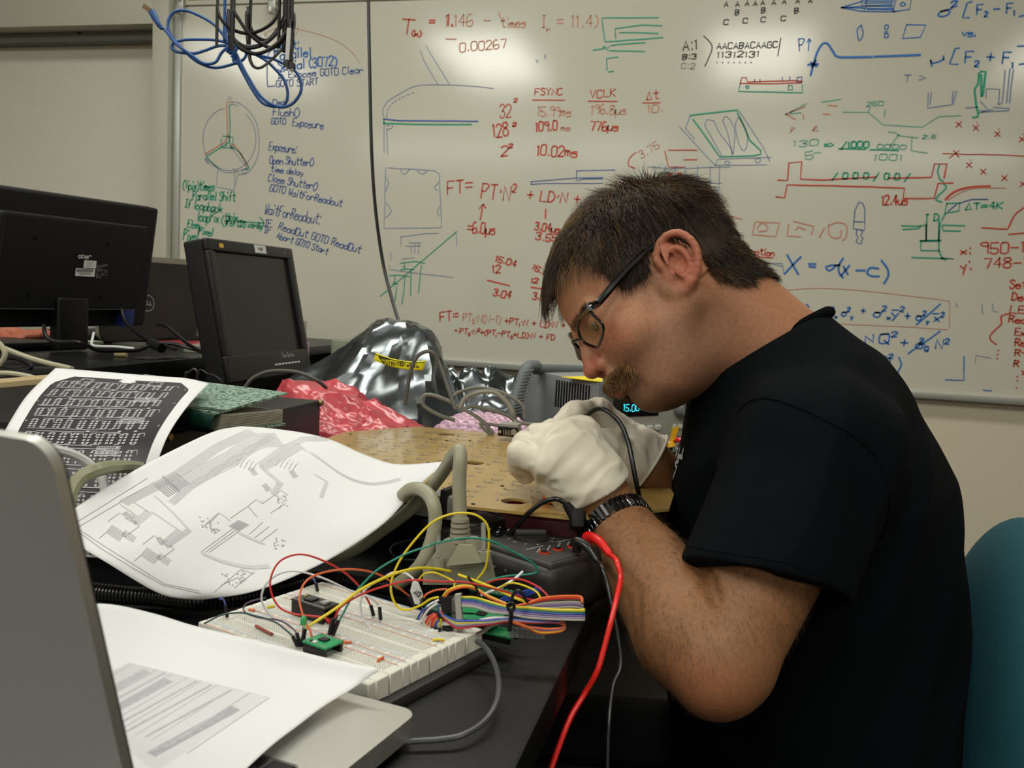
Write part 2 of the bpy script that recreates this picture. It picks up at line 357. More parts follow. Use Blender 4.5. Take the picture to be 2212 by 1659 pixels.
k = I2(); k.t('32',885,805,962,800,88).t('2',978,697,1004,694,24).t('FSYNC',1122,650,1310,645,44).l(1105,682,1325,684).t('VCLK',1500,665,1675,662,52).l(1485,690,1685,692).t('Δt',1885,678,1970,672,56).l(1858,702,1978,700).go(MR,2.3,label='red table heading')
k = I2(); k.t('15.99ms',1140,790,1370,795,66).t('196.8µs',1505,780,1745,780,62).t('10.',1890,770,2000,760,52).t('ms',1300,885,1362,890,40).go(MRf,2.3,label='faded red numbers')
k = I2(); k.t('128',840,940,945,925,88).t('2',970,862,996,860,24).t('109.0',1128,895,1275,890,62).t('776µs',1500,885,1690,895,60).t('2',893,1065,940,1062,66).t('2',945,1010,972,1006,26).t('10.02ms',1135,1062,1412,1070,70).go(MR,3.0,label='red marker numbers')
k = I2(); k.t('FT=',525,1325,700,1312,90).t('PT*N^2',755,1355,985,1370,100).t('+ LD*N +',1065,1360,1430,1395,70).l(750,1500,770,1392,745,1425).l(770,1392,788,1420).t('=6.0µs',660,1590,850,1600,74).l(1197,1428,1195,1490).t('3.04µs',1120,1568,1290,1590,52).t('3.55',1125,1635,1270,1655,50).go(MR,3.0,label='large red formula')
k = I2(); k.l(1095,1240,1405,1215,1590,1212).l(1100,1258,1180,1252,1585,1250).l(1100,1240,1096,1260).l(1408,1165,1408,1235,1450,1222,1585,1220).l(1408,1165,1670,1160).go(MBl,1.7,'marker_drawing','blue drawing of a thin lever')
k = I2(); k.l(1965,120,1580,122,1602,285,1680,280,1998,256).l(1675,262,1670,195,1850,170,1990,175).l(1700,222,1820,222,1965,228).l(1520,342,1598,330).l(1640,312,1690,303,1875,290).l(1630,345,1872,352).l(1588,320,1605,318,1612,342,1625,318).l(1615,475,1612,400,1690,388).l(1625,490,1660,486).go(MG,2.6,'marker_drawing','green drawing of nested rectangles')
k = I2(); k.l(2010,1030,2035,1140,2140,1140).l(2035,1025,2230,1025).l(2140,1090,2230,1090).l(1812,1040,1770,1080,1762,1130,1810,1148,sm=True).go(MR,2.0,'marker_drawing','red bracket drawing')
k = I2(); k.t('3.75',1850,1085,1975,1000,50).go(MRf,1.8)
k = I6(); k.l(95,1062,825,442).l(285,745,430,728,520,745).l(290,808,350,800,420,808).l(180,865,270,858,375,874).l(205,940,265,942).l(325,735,328,795,312,780).l(235,870,232,935,220,920).l(488,765,460,1030).l(390,820,384,1055).l(328,880,322,1000,300,1138).l(252,970,232,1110).go(MG,2.2,'marker_drawing','green diagonal graph drawing')
k = I6(); k.l(298,480,285,580).l(288,495,520,462,650,458).l(395,580,388,655).l(428,560,424,650).l(460,550,460,655).l(335,582,480,580).l(370,552,490,550).l(197,640,195,720).l(180,770,185,805,400,835,790,882).l(820,450,825,580).l(300,705,420,692).go(MBf,1.5,'marker_drawing','faded blue sketch')
k = I6(); k.t('15.04',1188,725,1385,780,58).t('12',1165,840,1245,832,72).l(1118,908,1330,960).t('3.04',1170,1050,1335,1085,66).t('15.5',1540,795,1680,870,50).t('12',1535,930,1600,935,46).l(1535,975,1640,990).t('3.5',1548,1090,1660,1100,66).go(MR,3.0,label='red subtraction')
k = I6(); k.t('FT=',665,1300,845,1282,88).go(MR,3.0); k = I6(); k.t('PT_0*N(N-1)',880,1298,1240,1320,74).go(MRf,2.2,label='faded red formula')
k = I6(); k.t('+PT_1*N + LD*N +',1280,1325,1860,1370,60).t('=',805,1400,825,1402,24).t('PT_0*N^2+(PT_1-PT_0+LD)*N + FD',850,1415,1760,1480,50).go(MR,2.4,label='red formula')
k = I2(); k.l(1130,410,1142,415,1140,430).l(1192,372,1195,400).go(MBl,1.6)
# grid sketch behind the head
k = I2()
k.l(1890,1138,2040,1150,2460,1140)
for i,x in enumerate((1860,1940,2015,2082,2150,2235,2320,2385)): k.l(x,1130,x-14,1400)
k.l(1845,1240,2100,1250,2400,1250).go(MBf,1.5,'marker_drawing','faded blue grid')
k = I2(); 
for cx_,cy_ in ((2040,1205),(2105,1200),(2100,1285),(1960,1285),(2165,1293)):
    for j in range(4): k.l(cx_-14+j*8,cy_+22,cx_-8+j*8,cy_-22)
k.go(MR,2.2,'marker_drawing','red hatch marks')
# --- right region
k = I3()
for i,x in enumerate((200,275,340,395,445,520,590,680,765)): k.t('A',x,45-i*3,x+26,45-i*3,34)
for x in (272,450,672): k.t('B',x,100 if x<300 else 88,x+28,100 if x<300 else 85,34)
for x,y in ((195,165),(325,155),(445,148),(580,138)): k.t('C',x,y,x+34,y,32)
k.t('AACABACAAGC',150,328,558,318,40).t('11312131',150,388,435,382,38).l(580,255,560,375).l(62,240,110,290,118,330,95,390,70,445,sm=True)
k.go(MK,2.1,label='black marker letters')
k = I2(); k.t('A:1',2135,345,2235,335,66).t('B:3',2130,405,2225,400,34).go(MK,2.2,label='black marker letters'); k = I2(); k.t('C:2',2122,468,2215,466,36).go(MKf,1.8,label='faded black letters')
k = I3()
for x in range(150,400,38): k.l(x,420,x+4,420)
k.go(MBl,2.4)
k = I3(); k.l(985,50,1120,10).l(985,50,1120,75,1350,78).l(1120,10,1140,75,1160,-10).l(985,50,1330,30).l(985,52,1330,55).l(1120,5,1340,5).l(1330,78,1355,-10,1455,-10,1445,62,1330,78).l(1395,15,1380,30,1400,40,1418,25,1395,15,sm=True).l(1155,40,1330,42).l(1140,20,1330,18).l(1160,62,1340,65).go(MC,2.2,'marker_drawing','blue drawing of a sharpened pencil shape')
k = I3(); k.l(1120,168,1092,200,1105,272,1132,230,1120,168,sm=True).t('0',1275,192,1300,192,26).t('0',1275,250,1300,250,26).l(1272,215,1298,212).l(1425,165,1555,168,1515,250,1395,258,1425,165).t('P',705,345,745,340,80).l(765,340,770,260,755,285).l(770,260,782,280).go(MC,2.3,'marker_drawing','blue lens, fraction and box sketch')
k = I3(); k.l(780,505,800,430,825,350,860,295,895,295,930,345,960,380,1050,384,1190,382,sm=True).l(1205,380,1350,375,1515,368).l(780,420,820,445).l(790,450,815,405).l(762,435,830,430).go(MC,4.4,'marker_drawing','thick blue pulse curve')
k = I3(); k.t('σ^2',1640,115,1770,80,66)
k.l(1862,10,1830,20,1800,118,1845,118).t('F_2 - F_1',1895,95,2150,85,66).t('vs.',1795,245,1890,245,52).t('µ',1590,430,1680,400,50).l(1778,322,1750,325,1712,430,1768,430).t('F_2 + F_1',1815,420,2140,425,76).l(2168,310,2230,308).l(2180,432,2230,425).l(2180,110,2230,100).go(MC,3.0,label='large blue formulas')
k = I3(); k.t('T >',1405,548,1555,545,44).go(MBf,2.2,label='faded blue letters')
k = I3(); k.l(305,565,318,520,350,522,355,550,690,540,725,548).l(310,560,520,562,720,555).go(MR,2.4,'marker_drawing','red level drawing'); k = I3(); k.l(305,575,295,612,725,622,725,570).l(345,578,368,578,365,592,348,592,345,578).l(632,575,655,572,660,600,632,605,632,575).go(MG,2.4,'marker_drawing','green level drawing')
k = I3(); k.l(690,520,722,515,718,550,685,552,690,520).l(405,530,403,550).l(440,532,440,550).l(590,518,590,540).l(640,515,640,538).go(MBl,2.0,'marker_drawing','blue marks')
k = I3(); k.l(-30,775,290,738,290,760,330,840,370,940,445,1010,445,1035,400,1045,170,1052,120,980,-10,800).go(MG,3.0,'marker_drawing','green panel outline')
k = I3(); k.l(70,840,85,800,130,810,160,880,250,1000,255,1035).l(70,840,120,930,185,1048,sm=True).l(190,810,205,782,235,800,270,880,262,1030,sm=True).l(190,810,225,900,255,1040,sm=True).l(275,830,295,790,320,820,355,900,350,985,330,1010,305,980,280,890,275,830,sm=True).l(-100,850,140,1110,485,1105).l(165,1068,515,1055).l(155,1068,140,1112).l(300,745,460,985,508,1085).l(-30,780,-60,860,0,930).l(205,1085,220,1080,238,1090,225,1105,208,1100,205,1085,sm=True).l(408,1070,425,1062,445,1072,430,1090,410,1085,408,1070,sm=True).go(MBf,1.6,'marker_drawing','blue coil panel drawing')
k = I3(); k.l(995,752,1165,752,1265,836,1530,852,1640,782,1790,775).t('250',1155,712,1268,705,28).l(1168,752,1175,722).l(1272,785,1282,735).go(MGf,2.0,'marker_drawing','thin green step curve')
k = I3(); k.t('130',660,985,830,975,40).t('5',745,1070,800,1060,50).l(800,1030,845,1022).t('0000',1225,995,1420,1000,28).t('1001',1200,1072,1395,1080,40).t('2.5',1530,930,1620,930,24).l(1300,885,1350,890,1372,910,1500,925).l(1310,985,1375,900).l(1460,925,1455,1010,1565,1028).go(MGf,2.2,label='faded green figures')
k = I3(); k.t('=>',870,990,935,990,36).t('/1000',985,990,1170,990,40).l(968,998,1150,1002).l(1180,1005,1370,1010).t('/ 0 0 0 / 0 0 /',925,1195,1445,1205,40).go(MG,3.0,label='green binary number')
k = I3(); k.l(560,1208,625,1210,635,1092,720,1085,712,1202,860,1208,1220,1188).l(1300,1195,1590,1190,1612,1100,1695,1100,1675,1195).l(548,1320,605,1328,622,1240,860,1245,1410,1262,1400,1330,1610,1330,1635,1230,1735,1228).t('12.4us',1258,1375,1430,1372,64).go(MR,3.0,'marker_drawing','red timing diagram')
k = I3(); k.l(1645,1105,1632,1150,1645,1200,1670,1220).l(1675,1235,1690,1260,1640,1310,1622,1340,1660,1355,sm=True).go(MG,3.0,'marker_drawing','green wavy line')
k = I3(); k.l(1665,1030,1760,1033,2000,1038,2230,1048).l(1740,1010,1775,1055).l(1775,1012,1712,1060)
for x,y in ((1775,835),(1890,858),(2035,900),(2200,935),(1845,1108),(1940,1152),(2082,1195),(2205,1235)):
    k.l(x-18,y-16,x+18,y+16).l(x+16,y-18,x-20,y+18)
    if x in (1890,2035,2200,1845): k.l(x+6,y-36,x+7,y-32)
k.go(MR,2.0,'marker_drawing','red cross marks'); 
k = I3(); k.l(1685,1340,1740,1290,1820,1262,1900,1252,1985,1250,sm=True).go(MR,4.0,'marker_drawing','thick red arc'); k = I3(); k.l(1700,1345,1790,1290,1900,1262,2090,1262,sm=True).go(MRf,1.8,'marker_drawing','thin red arc')
k = I3(); k.l(1700,1420,1760,1370).l(1775,1365,1860,1340,1970,1338,sm=True).go(MBl,2.2,'marker_drawing','blue arc')
k = I3(); k.l(1695,1365,1780,1362,1775,1415,1680,1432,1695,1365).t('ΔT=4K',1820,1408,2070,1400,42).l(1685,1430,1660,1480).l(1390,1515,1510,1518,1560,1508).l(1400,1540,1510,1532,1515,1515).l(1562,1440,1555,1610).l(1555,1440,1575,1440).t('D',1608,1478,1640,1478,45).l(1650,1490,1640,1610).l(1665,1510,1815,1515).l(1665,1520,1668,1548,1785,1550).l(1515,1615,1655,1612).go(MG,2.8,'marker_drawing','green piston drawing upper half')
k = I4(); k.l(1555,375,1555,270).l(1640,230,1640,430,1650,465,1670,492).l(1518,375,1650,375).l(1520,378,1518,438,1645,440).l(1458,485,1560,488,1740,495,1650,488,1690,500).go(MG,2.8,'marker_drawing','green piston drawing lower half')
k = I3(); k.l(1920,480,1955,480,1935,640,1925,650,1925,500).l(1910,490,1905,560,1880,600,1890,700,1905,760,1900,785,1868,788).go(MG,4.0,'marker_drawing','thick green upright drawing')
k = I3(); k.l(1570,625,1565,725,1735,700,1760,610,1735,615,1730,690).l(1590,620,1580,700).l(1955,655,1960,595,2050,598,2040,700).l(2085,470,2065,690,2040,700).l(2118,460,2095,690).l(2142,465,2115,690).l(1820,725,1900,718).l(1915,740,1975,740,1920,680).l(1930,752,2110,742,2115,728,2010,720).l(1915,755,2000,735).go(MBf,2.2,'marker_drawing','violet channel drawing')
k = I3(); k.l(612,765,740,715).l(612,765,678,800).l(728,768,735,800).l(895,705,960,712).l(865,765,910,768).l(792,875,825,848,805,850,795,878,830,876).l(640,895,655,850,675,860,650,875).go(MRf,2.4,'marker_drawing','wiped red arrow'); k = I3(); k.l(640,755,750,695).l(612,768,715,755).l(850,685,985,665).go(MGf,2.2,'marker_drawing','faded green strokes')
# lower right
k = I4(); k.l(180,205,250,208,320,228).l(210,240,240,235,262,262,245,285,sm=True).l(405,250,388,330,545,345,572,252,415,245).l(420,290,450,255,490,275,480,305,430,310,sm=True).l(632,262,622,340,712,345).l(665,242,800,275,785,330).l(680,300,700,280,745,300,sm=True).l(872,285,838,350).l(900,270,960,250,1020,270,1020,340,995,372,sm=True).l(900,270,905,330,940,355,980,345,985,300,sm=True).go(MRf,2.6,'marker_drawing','faded red screen shapes')
k = I4(); k.l(1070,245,1078,165,1105,112,1128,120,1145,160,1142,240).l(1070,245,1145,246,1142,302,1066,292,1070,245).l(1090,300,1086,330,1098,350,1085,375,1100,392,1125,392,1118,375,1135,355,1115,340,1130,310,1115,303).go(MBl,1.8,'marker_drawing','blue probe tip drawing')
k = I4(); k.t('action',380,465,535,472,42).l(388,480,528,488).t('a',430,535,475,535,30).l(445,570,440,615).go(MR,2.6,label='red word action'); k = I4()
k.l(622,468,697,598).l(715,480,605,595).l(768,528,815,530).l(770,546,812,550).l(962,540,925,535,880,548,885,562,905,575,930,560,945,540,975,535).l(998,490,970,540,972,590,998,620,sm=True).l(1000,545,1030,600).l(1040,540,985,605).l(1085,572,1145,572).l(1235,560,1180,555,1160,590,1190,610,1240,612,sm=True).l(1255,505,1295,560,1300,610,1272,660,sm=True)
k.go(MC,4.0,label='large blue equation')
k = I4(); k.l(425,565,430,520,590,525,600,590).l(480,518,590,545).go(MBf,1.8,'marker_drawing','faint dashed blue box')
k = I4(); k.t('σ^2_x σ^2_y',880,880,1060,880,50).t('+',1115,870,1145,872,44).t('σ^2_xŸ^2',1200,885,1400,890,60).t('+ σ^2_y x^2',1410,905,1670,915,56).l(1650,798,1488,938).l(1598,862,1640,862).t('σ^2(xy)',560,815,760,835,36).t('N',1145,1060,1205,1050,52).t('Q^2',1238,1065,1355,1060,60).l(1252,1000,1305,996).t('+ σ_Q N^2',1380,1085,1700,1105,62).l(1648,980,1435,1130).t('2',1512,1056,1538,1054,26).l(1250,1150,1290,1150).t('2',1304,1162,1332,1160,28).t('Q',1280,1200,1312,1200,36).l(1372,1155,1388,1205,1362,1258,sm=True).go(MC,3.0,label='blue variance formulas')
k = I4(); k.l(500,715,800,692,1100,705,1500,750,1690,775,1712,800,1710,960,sm=True).l(980,930,1150,938,1420,950,1700,970).go(MRf,1.4,'marker_drawing','thin red box')
k = I4(); k.t('x:',1785,465,1860,460,50).t('y:',1790,580,1865,560,70).t('950-1924',1918,462,2420,440,72).t('748-1722',1940,560,2430,545,66).t('Set',2115,690,2230,695,56).t('Del',2130,770,2230,775,50).t('LED',2118,858,2270,865,50).t('Read',2110,920,2270,930,44).t('Exp',2150,1008,2260,1012,48).t('Rea',2150,1075,2260,1082,48).t('R-',2150,1145,2230,1148,42).t('R',2142,1218,2175,1220,40).t('y',2195,1260,2225,1262,30).l(2120,860,2060,880,2060,930,2020,970,1985,1010,1990,1040,2025,1068,sm=True)
for x,y in ((2038,1108),(2033,1135),(2030,1162),(2165,1285),(2165,1310),(2160,1358)): k.l(x,y,x+4,y+3)
k.l(1928,285,2000,290,2098,295).l(2105,290,2150,200,2212,150,sm=True).l(2110,330,2230,320)
k.go(MR,2.8,label='red marker list')
k = I4(); k.l(1810,1150,1808,1310,1685,1306).l(1938,1376,1995,1380).go(MC,2.2,'marker_drawing','blue corner line')
k = I4(); k.l(1885,1190,1890,1142,1990,1160).l(1755,790,1765,820).l(1930,795,1932,865).l(2000,795,2005,845,2035,850).go(MBf,1.5,'marker_drawing','faint blue marks')
# ------------------------------------------------------------------ bench
XE = -.114; TZ = .75
bench = thing('lab_bench', (-1.0,1.3,0), 'long black lab bench running up to the whiteboard wall under all the equipment', 'bench')
q = MB(); q.box(((XE-2.6)/2,1.36,TZ-.0175), (2.6+XE,2.96,.035), r=.004); build('benchtop', q, M_top, bench)
for y0 in (.0,.98,1.95):
    q = MB(); q.box((-1.5, y0+.46, .36), (2.1,.88,.70), r=.004); build('base_cabinet', q, M_blackm, bench)
q = MB(); q.box((-1.5,1.36,.035),(2.0,2.9,.07)); build('plinth', q, M_black, bench)
XS, SZ = -1.2, .87
riser = thing('bench_riser', (-1.7,1.6,TZ), 'raised black shelf along the middle of the bench under the monitors', 'shelf')
q = MB(); q.box((-1.75,1.535,SZ-.0125),(1.1,2.63,.025),r=.003); build('shelf_board', q, M_top, riser)
for y in (.3,1.55,2.8):
    q = MB(); q.box((-1.75,y,(TZ+SZ-.025)/2),(1.04,.03,SZ-.025-TZ),r=.002); build('support', q, M_blackm, riser)
q = MB(); q.box((-1.32,1.53,(TZ+SZ-.025)/2),(.02,2.5,SZ-.025-TZ)); build('back_panel', q, M_blackm, riser)
# ------------------------------------------------------------------ monitors
def textface(parent, txt, origin, ux, uz, h, m, w, name='lettering', aspect=.75):
    """stroke lettering on a flat face: origin, unit right vector, unit up vector"""
    ux=np.array(ux,float); uz=np.array(uz,float); n=np.cross(ux,uz); L=len(txt)*h*aspect
    S = textstrokes(txt,(0,0),(L*1000,0),h*1000,slant=0,jit=.02)
    def fn(st): return np.array([np.asarray(origin)+ux*(x/1000)+uz*(-y/1000)+n*.0006 for x,y in st]), n
    return ink(name, S, fn, w, m, parent)
M_lbl = mat('paper_label','c9cac8',.6); M_print = mat('grey_print','8d8d8d',.6); M_sil = mat('silver_print','a8a8a8',.4)
# left wide monitor seen from behind (panel plane along Y)
P0_ = at(345,460,2.30); mo = thing('monitor', (-1.5,1.75,SZ), 'wide black monitor seen from behind at the far left, barcode label on its back', 'monitor')
def YZ(x0, R): return lambda x,y,z: np.array([x0,0,0])+R@np.array([x,y,z])
Rm = rotm(pitch=0)
def mbox(par, name, c, s, m, r=.006, R=None, **k):
    q = MB(); q.box(c, s, R=R, r=r, seg=3); return build(name, q, m, par, **k)
yl, yr = 1.50, 2.047; xm = -1.452
def MM(u, dx, z):  # u: distance along the panel from its right (far) end, toward the camera
    return np.array([xm+dx-.15*u+.15*(z-1.2), yr-u*.989, z])
Ryw = rotm(yaw=-8.6); Rmm = Ryw@Ry(RAD(8.5))
ctr = MM(.27,0,1.077)
mbox(mo,'housing', ctr, (.034,.54,.302), M_blackm, .008, Rmm)
mbox(mo,'bezel_rim', ctr+np.array([-.018,0,0]), (.010,.548,.309), mat('grey_bezel','4a4a46',.4), .004, Rmm)
mbox(mo,'back_cover', MM(.265,.028,1.070), (.03,.40,.212), M_blackm, .010, Rmm)
q = MB(); e = [MM(.07,.0445,1.172), MM(.46,.0445,1.172), MM(.46,.0445,.968), MM(.07,.0445,.968)]; q.tube(np.array(e),.0012,6,closed=True); build('trim_line', q, mat('dark_glossy','3c3c3e',.2), mo)
mbox(mo,'stand_neck', MM(.265,.045,.945)+np.array([0,0,-.010]), (.03,.085,.12), M_black, .006, Ryw)
base = onz(190,768,SZ+.006)
q = MB(); q.box((MM(.265,.03,0)[0],MM(.265,0,0)[1],SZ+.010),(.19,.26,.016),R=Ryw,r=.008,seg=3); build('stand_base', q, M_black, mo)
nb = Rmm@np.array([1.,0,0]); ur = Rmm@np.array([0,1.,0]); up = Rmm@np.array([0,0,1.])   # back normal, right direction on the back
def onback(px, py, off=.0455):
    r = ray(px,py); n = nb; p0 = MM(0,off,1.0); t = ((p0-CP)@n)/(r@n); return CP+r*t
def label_rect(par, name, c00, c11, m, off=.0458):
    a = onback(*c00,off); b = onback(*c11,off); q = MB(); u = (b-a)@ur
    q.add([a, a+ur*u, a+ur*u+up*((b-a)@up), a+up*((b-a)@up)],[[0,1,2,3]]); return build(name,q,m,par,smooth=False)
textface(mo,'acer', onback(169,557), ur, up, .012, M_lbl, .0018, 'maker_mark')
label_rect(mo,'sticker',(182,562),(207,580),M_lbl); label_rect(mo,'sticker',(164,579),(204,598),M_lbl)
S=[]
for i in range(26):
    x = 166+i*1.4; S.append([(x,581),(x,588)]); 
for i in range(14):
    x = 172+i*1.8; S.append([(x,589.5),(x,593.5)])
def backmap(st): return np.array([onback(x,y,.0462) for x,y in st]), nb
ink('barcode', S, backmap, .0009, M_black, mo)
S=[[(185,566),(203,567)],[(185,569.5),(203,570)],[(185,573),(199,573.5)],[(185,576),(201,576.5)]]
ink('sticker_text', S, backmap, .0008, M_print, mo)
S=[]
for x,y in ((211,576),(218,576),(224,574),(230,573),(211,584),(215,583),(210,592),(216,598),(210,598)): S += [[(x-2,y-2),(x+2,y-2),(x+2,y+2),(x-2,y+2),(x-2,y-2)]]
S += [[(219,583),(231,584),(231,595),(219,594),(219,583)],[(221,593),(230,585)]]
ink('certification_marks', S, backmap, .0009, M_print, mo)
q = MB(); q.box(MM(.085,.03,.948),(.03,.035,.045),R=Rmm,r=.004); build('video_plug', q, mat('blue_plug','18245c',.4), mo)
for u_,z_ in ((.38,1.125),(.18,1.125),(.38,1.000),(.18,1.000)):
    q = MB(); c=MM(u_,.0435,z_); q.cyl(c,c+nb*.003,.004,seg=12); build('screw', q, M_black, mo)
# second display behind it (rounded grey rim, dark back)
d2 = thing('laptop_lid_display', (-1.42,2.2,SZ), 'dark open laptop with pale rounded rim standing behind the wide monitor', 'laptop')
def rrect(w, h, r, n=6):
    P=[]
    for cx_,cz,a0 in ((w/2-r,h/2-r,0),(-w/2+r,h/2-r,90),(-w/2+r,-h/2+r,180),(w/2-r,-h/2+r,270)):
        for k in range(n+1): a=RAD(a0+90*k/n); P.append((cx_+r*math.cos(a),cz+r*math.sin(a)))
    return P
def panel(par, name, c, u, v, w, h, r, t, m, mb=None):
    n=np.cross(u,v); P=[c+u*a+v*b for a,b in rrect(w,h,r)]; q=mb or MB(); q.prism(P,n,t); return build(name,q,m,par)
A=at(423,565,2.70); B=at(398,722,2.66); Cc=at(300,553,2.50)
v=(A-B); h2=np.linalg.norm(v)+.01; v/=np.linalg.norm(v); u=(A-Cc); u[2]=0; u/=np.linalg.norm(u); v-=u*(v@u); v/=np.linalg.norm(v)
cc=A+v*.004-v*h2/2-u*.182
panel(d2,'rim',cc,u,v,.37,h2,.028,-.012,mat('warm_grey_rim','7d786c',.45))
panel(d2,'lid',cc+np.cross(u,v)*.0008-v*.007-u*.006,u,v,.352,h2-.018,.022,.004,mat('dark_glossy_lid','1d1718',.22,noise=.5,nscale=9))
nn=np.cross(u,v); lc=None
r_=ray(316,655); t_=((cc-CP)@nn)/(r_@nn); lc=CP+r_*t_+nn*.006
q=MB(); P=[lc+u*.022*math.cos(a)+v*.022*math.sin(a) for a in np.linspace(0,2*math.pi,25)]; 
for a_,b_ in zip(P[:-1],P[1:]): ribbon(q,[a_,b_],nn,.0018)
build('logo_ring',q,M_sil,d2,smooth=False)
textface(d2,'DELL',lc-u*.019-v*.005,u,v,.011,M_sil,.0018,'logo_lettering')
q=MB(); bc=B-u*.17+np.array([-.14,.0,-.004]); q.box((bc[0],bc[1],SZ+.012),(.24,.36,.02),R=rotm(yaw=-8),r=.004); build('laptop_base',q,M_blackm,d2)
# right monitor, screen toward the bench edge
m3 = thing('square_monitor', (-1.08,1.88,TZ), 'black square monitor with a blank screen and small white name tag standing on the benchtop', 'monitor')
a1,a2,a3,a4 = at(450,508,1.88),at(482,833,1.86),at(634,546,2.24),at(662,800,2.22)
# plane basis: u along the screen to the right (far), v up
u=((a3-a1)+(a4-a2)); u[2]=0; u/=np.linalg.norm(u); v=(a1-a2)+(a3-a4); v-=u*(v@u); v/=np.linalg.norm(v); n3=np.cross(u,v); c3=(a1+a2+a3+a4)/4
W3=(np.linalg.norm(a3-a1)+np.linalg.norm(a4-a2))/2; H3=(np.linalg.norm(a1-a2)+np.linalg.norm(a3-a4))/2
R3=np.stack([u,n3*-1,v],1)   # local x=u, y=back, z=v
def m3b(name,cx_,cz,w,h,t,m,off=0,r=.004,**k):
    q=MB(); q.box(c3+u*cx_+v*cz+n3*off,(w,t,h),R=R3,r=r,seg=3); return build(name,q,m,m3,**k)
m3b('housing',0,0,W3,H3,.045,M_blackm,-.028,.006); m3b('rear_bulge',0,-.01,W3*.75,H3*.7,.05,M_blackm,-.06,.015)
M_scr=mat('blank_screen','171614',.28,spec=.5)
m3b('screen',0,.015,W3-.05,H3-.085,.002,M_scr,-.0035,0)
bw=.026
M_bez=mat('satin_black_bezel','111215',.35)
m3b('bezel',0,H3/2-bw/2,W3,bw,.012,M_bez,0); m3b('bezel',0,-H3/2+.029,W3,.058,.012,M_bez,0)
m3b('bezel',-W3/2+bw/2,.015,bw,H3-.08,.012,M_bez,0); m3b('bezel',W3/2-bw/2,.015,bw,H3-.08,.012,M_bez,0)
for i in range(8): m3b('control_button',.015+i*.0155,-H3/2+.027,.010,.004,.003,M_lbl,.0065,.001)
textface(m3,'ViewSonic',c3+u*.047-v*(H3/2-.042)+n3*.0062,u,v,.010,M_sil,.0013,'maker_mark',.65)
m3b('name_tag',.028,H3/2-.012,.05,.018,.001,M_lbl,.0067,0); textface(m3,'PAWS',c3+u*.018+v*(H3/2-.0145)+n3*.0074,u,v,.006,M_black,.0012,'tag_lettering',.8)
m3b('badge',-W3/2+.052,H3/2-.014,.016,.009,.001,mat('yellow_badge','c89a28',.4),.0067,0)
textface(m3,'VG',c3+u*(W3/2-.05)+v*(H3/2-.017)+n3*.0067,u,v,.006,M_print,.0008,'model_mark',.8)
q=MB(); bx=c3-n3*.09; q.box((bx[0],bx[1],(TZ+c3[2])/2-.02),(.04,.10,c3[2]-TZ-.03),r=.01); build('stand_neck',q,M_black,m3)
q=MB(); q.tube([(bx[0]+.04,bx[1],TZ+.001),(bx[0]+.04,bx[1],TZ+.012),(bx[0]+.04,bx[1],TZ+.02)],[.12,.12,.08],32); build('stand_base',q,M_black,m3)
# ------------------------------------------------------------------ hanging cables (loops tied up under the ceiling)
M_blue=mat('blue_cable','1f4f8f',.35,spec=.5); D=1.72
bl = thing('ethernet_cable', at(490,-900,D), 'blue ethernet cable hanging from the ceiling, tied into a bow of loops', 'cable')
def c6(x,y,d=0): return (380+x/6.9125, y/6.9125, D+d)
def c1(x,y,d=0): return (x/2.765, y/2.765, D+d)
def strand(par,name,pts,r,m,**k):
    P=catmull([PT(p) for p in pts],10); q=MB(); q.tube(P,r,10,**k); return build(name,q,m,par)
top_=at(488,-10,D)
strand(bl,'drop',[np.array([top_[0],top_[1],2.74]),c6(735,-200),c6(735,300),c6(755,560),c6(800,680)],.0028,M_blue)
strand(bl,'loop',[c6(800,640),c6(560,360),c6(250,190),c6(80,155),c1(1030,80),c1(1003,140),c1(1015,200),c1(1070,270),c1(1140,340),c1(1200,380),c1(1290,405),c1(1400,380),c6(880,930)],.0028,M_blue)
strand(bl,'loop',[c6(800,650,.01),c6(600,600,.01),c6(350,590,.01),c1(1090,240,.01),c1(1030,265,.01),c1(1045,305,.01),c1(1150,320,.01),c6(420,760,.01),c6(620,690,.01),c6(790,680,.01)],.0028,M_blue)
strand(bl,'loop',[c6(790,690,-.008),c6(680,790,-.008),c6(600,920,-.008),c6(490,955,-.008),c6(380,930,-.008),c6(200,800,-.008),c1(1050,260,-.008),c1(1000,195,-.008),c1(960,155,-.008)],.0028,M_blue)
strand(bl,'loop',[c6(900,800,-.01),c6(1050,1100,-.01),c6(1250,1420,-.01),c6(1430,1560,-.01),c6(1600,1600,-.01),c6(1760,1530,-.01),c6(1870,1350,-.01),c6(1840,1150,-.01),c6(1740,1030,-.01),c6(1480,890,-.01),c6(1300,840,-.01),c6(1100,770,-.01),c6(960,700,-.01)],.0029,M_blue)
strand(bl,'loop',[c6(870,820,.01),c6(1000,1080,.01),c6(1150,1350,.01),c6(1300,1540,.01),c6(1480,1590,.01),c6(1620,1560,.01),c6(1670,1400,.01),c6(1620,1200,.01),c6(1500,1050,.01),c6(1340,900,.01),c6(1120,780,.01),c6(950,720,.01)],.0029,M_blue)
strand(bl,'loop',[c6(1060,720,.02),c6(1030,860,.02),c6(900,950,.02),c6(850,880,.02)],.0028,M_blue)
for a_,b_ in (((760,770),(960,640)),((800,800),(940,700)),((850,620),(880,900)),((830,640),(770,780)),((940,640),(840,860))):
    strand(bl,'knot',[c6(*a_,-.012),c6((a_[0]+b_[0])/2+8,(a_[1]+b_[1])/2-10,-.018),c6(*b_,-.012)],.0034,M_blue)
pa,pb=at(342,52,D-.01),at(327,24,D-.01); q=MB(); q.tube([pa,(pa+pb)/2,pb],[.0045,.0062,.0062],10); build('plug_boot',q,M_blue,bl)
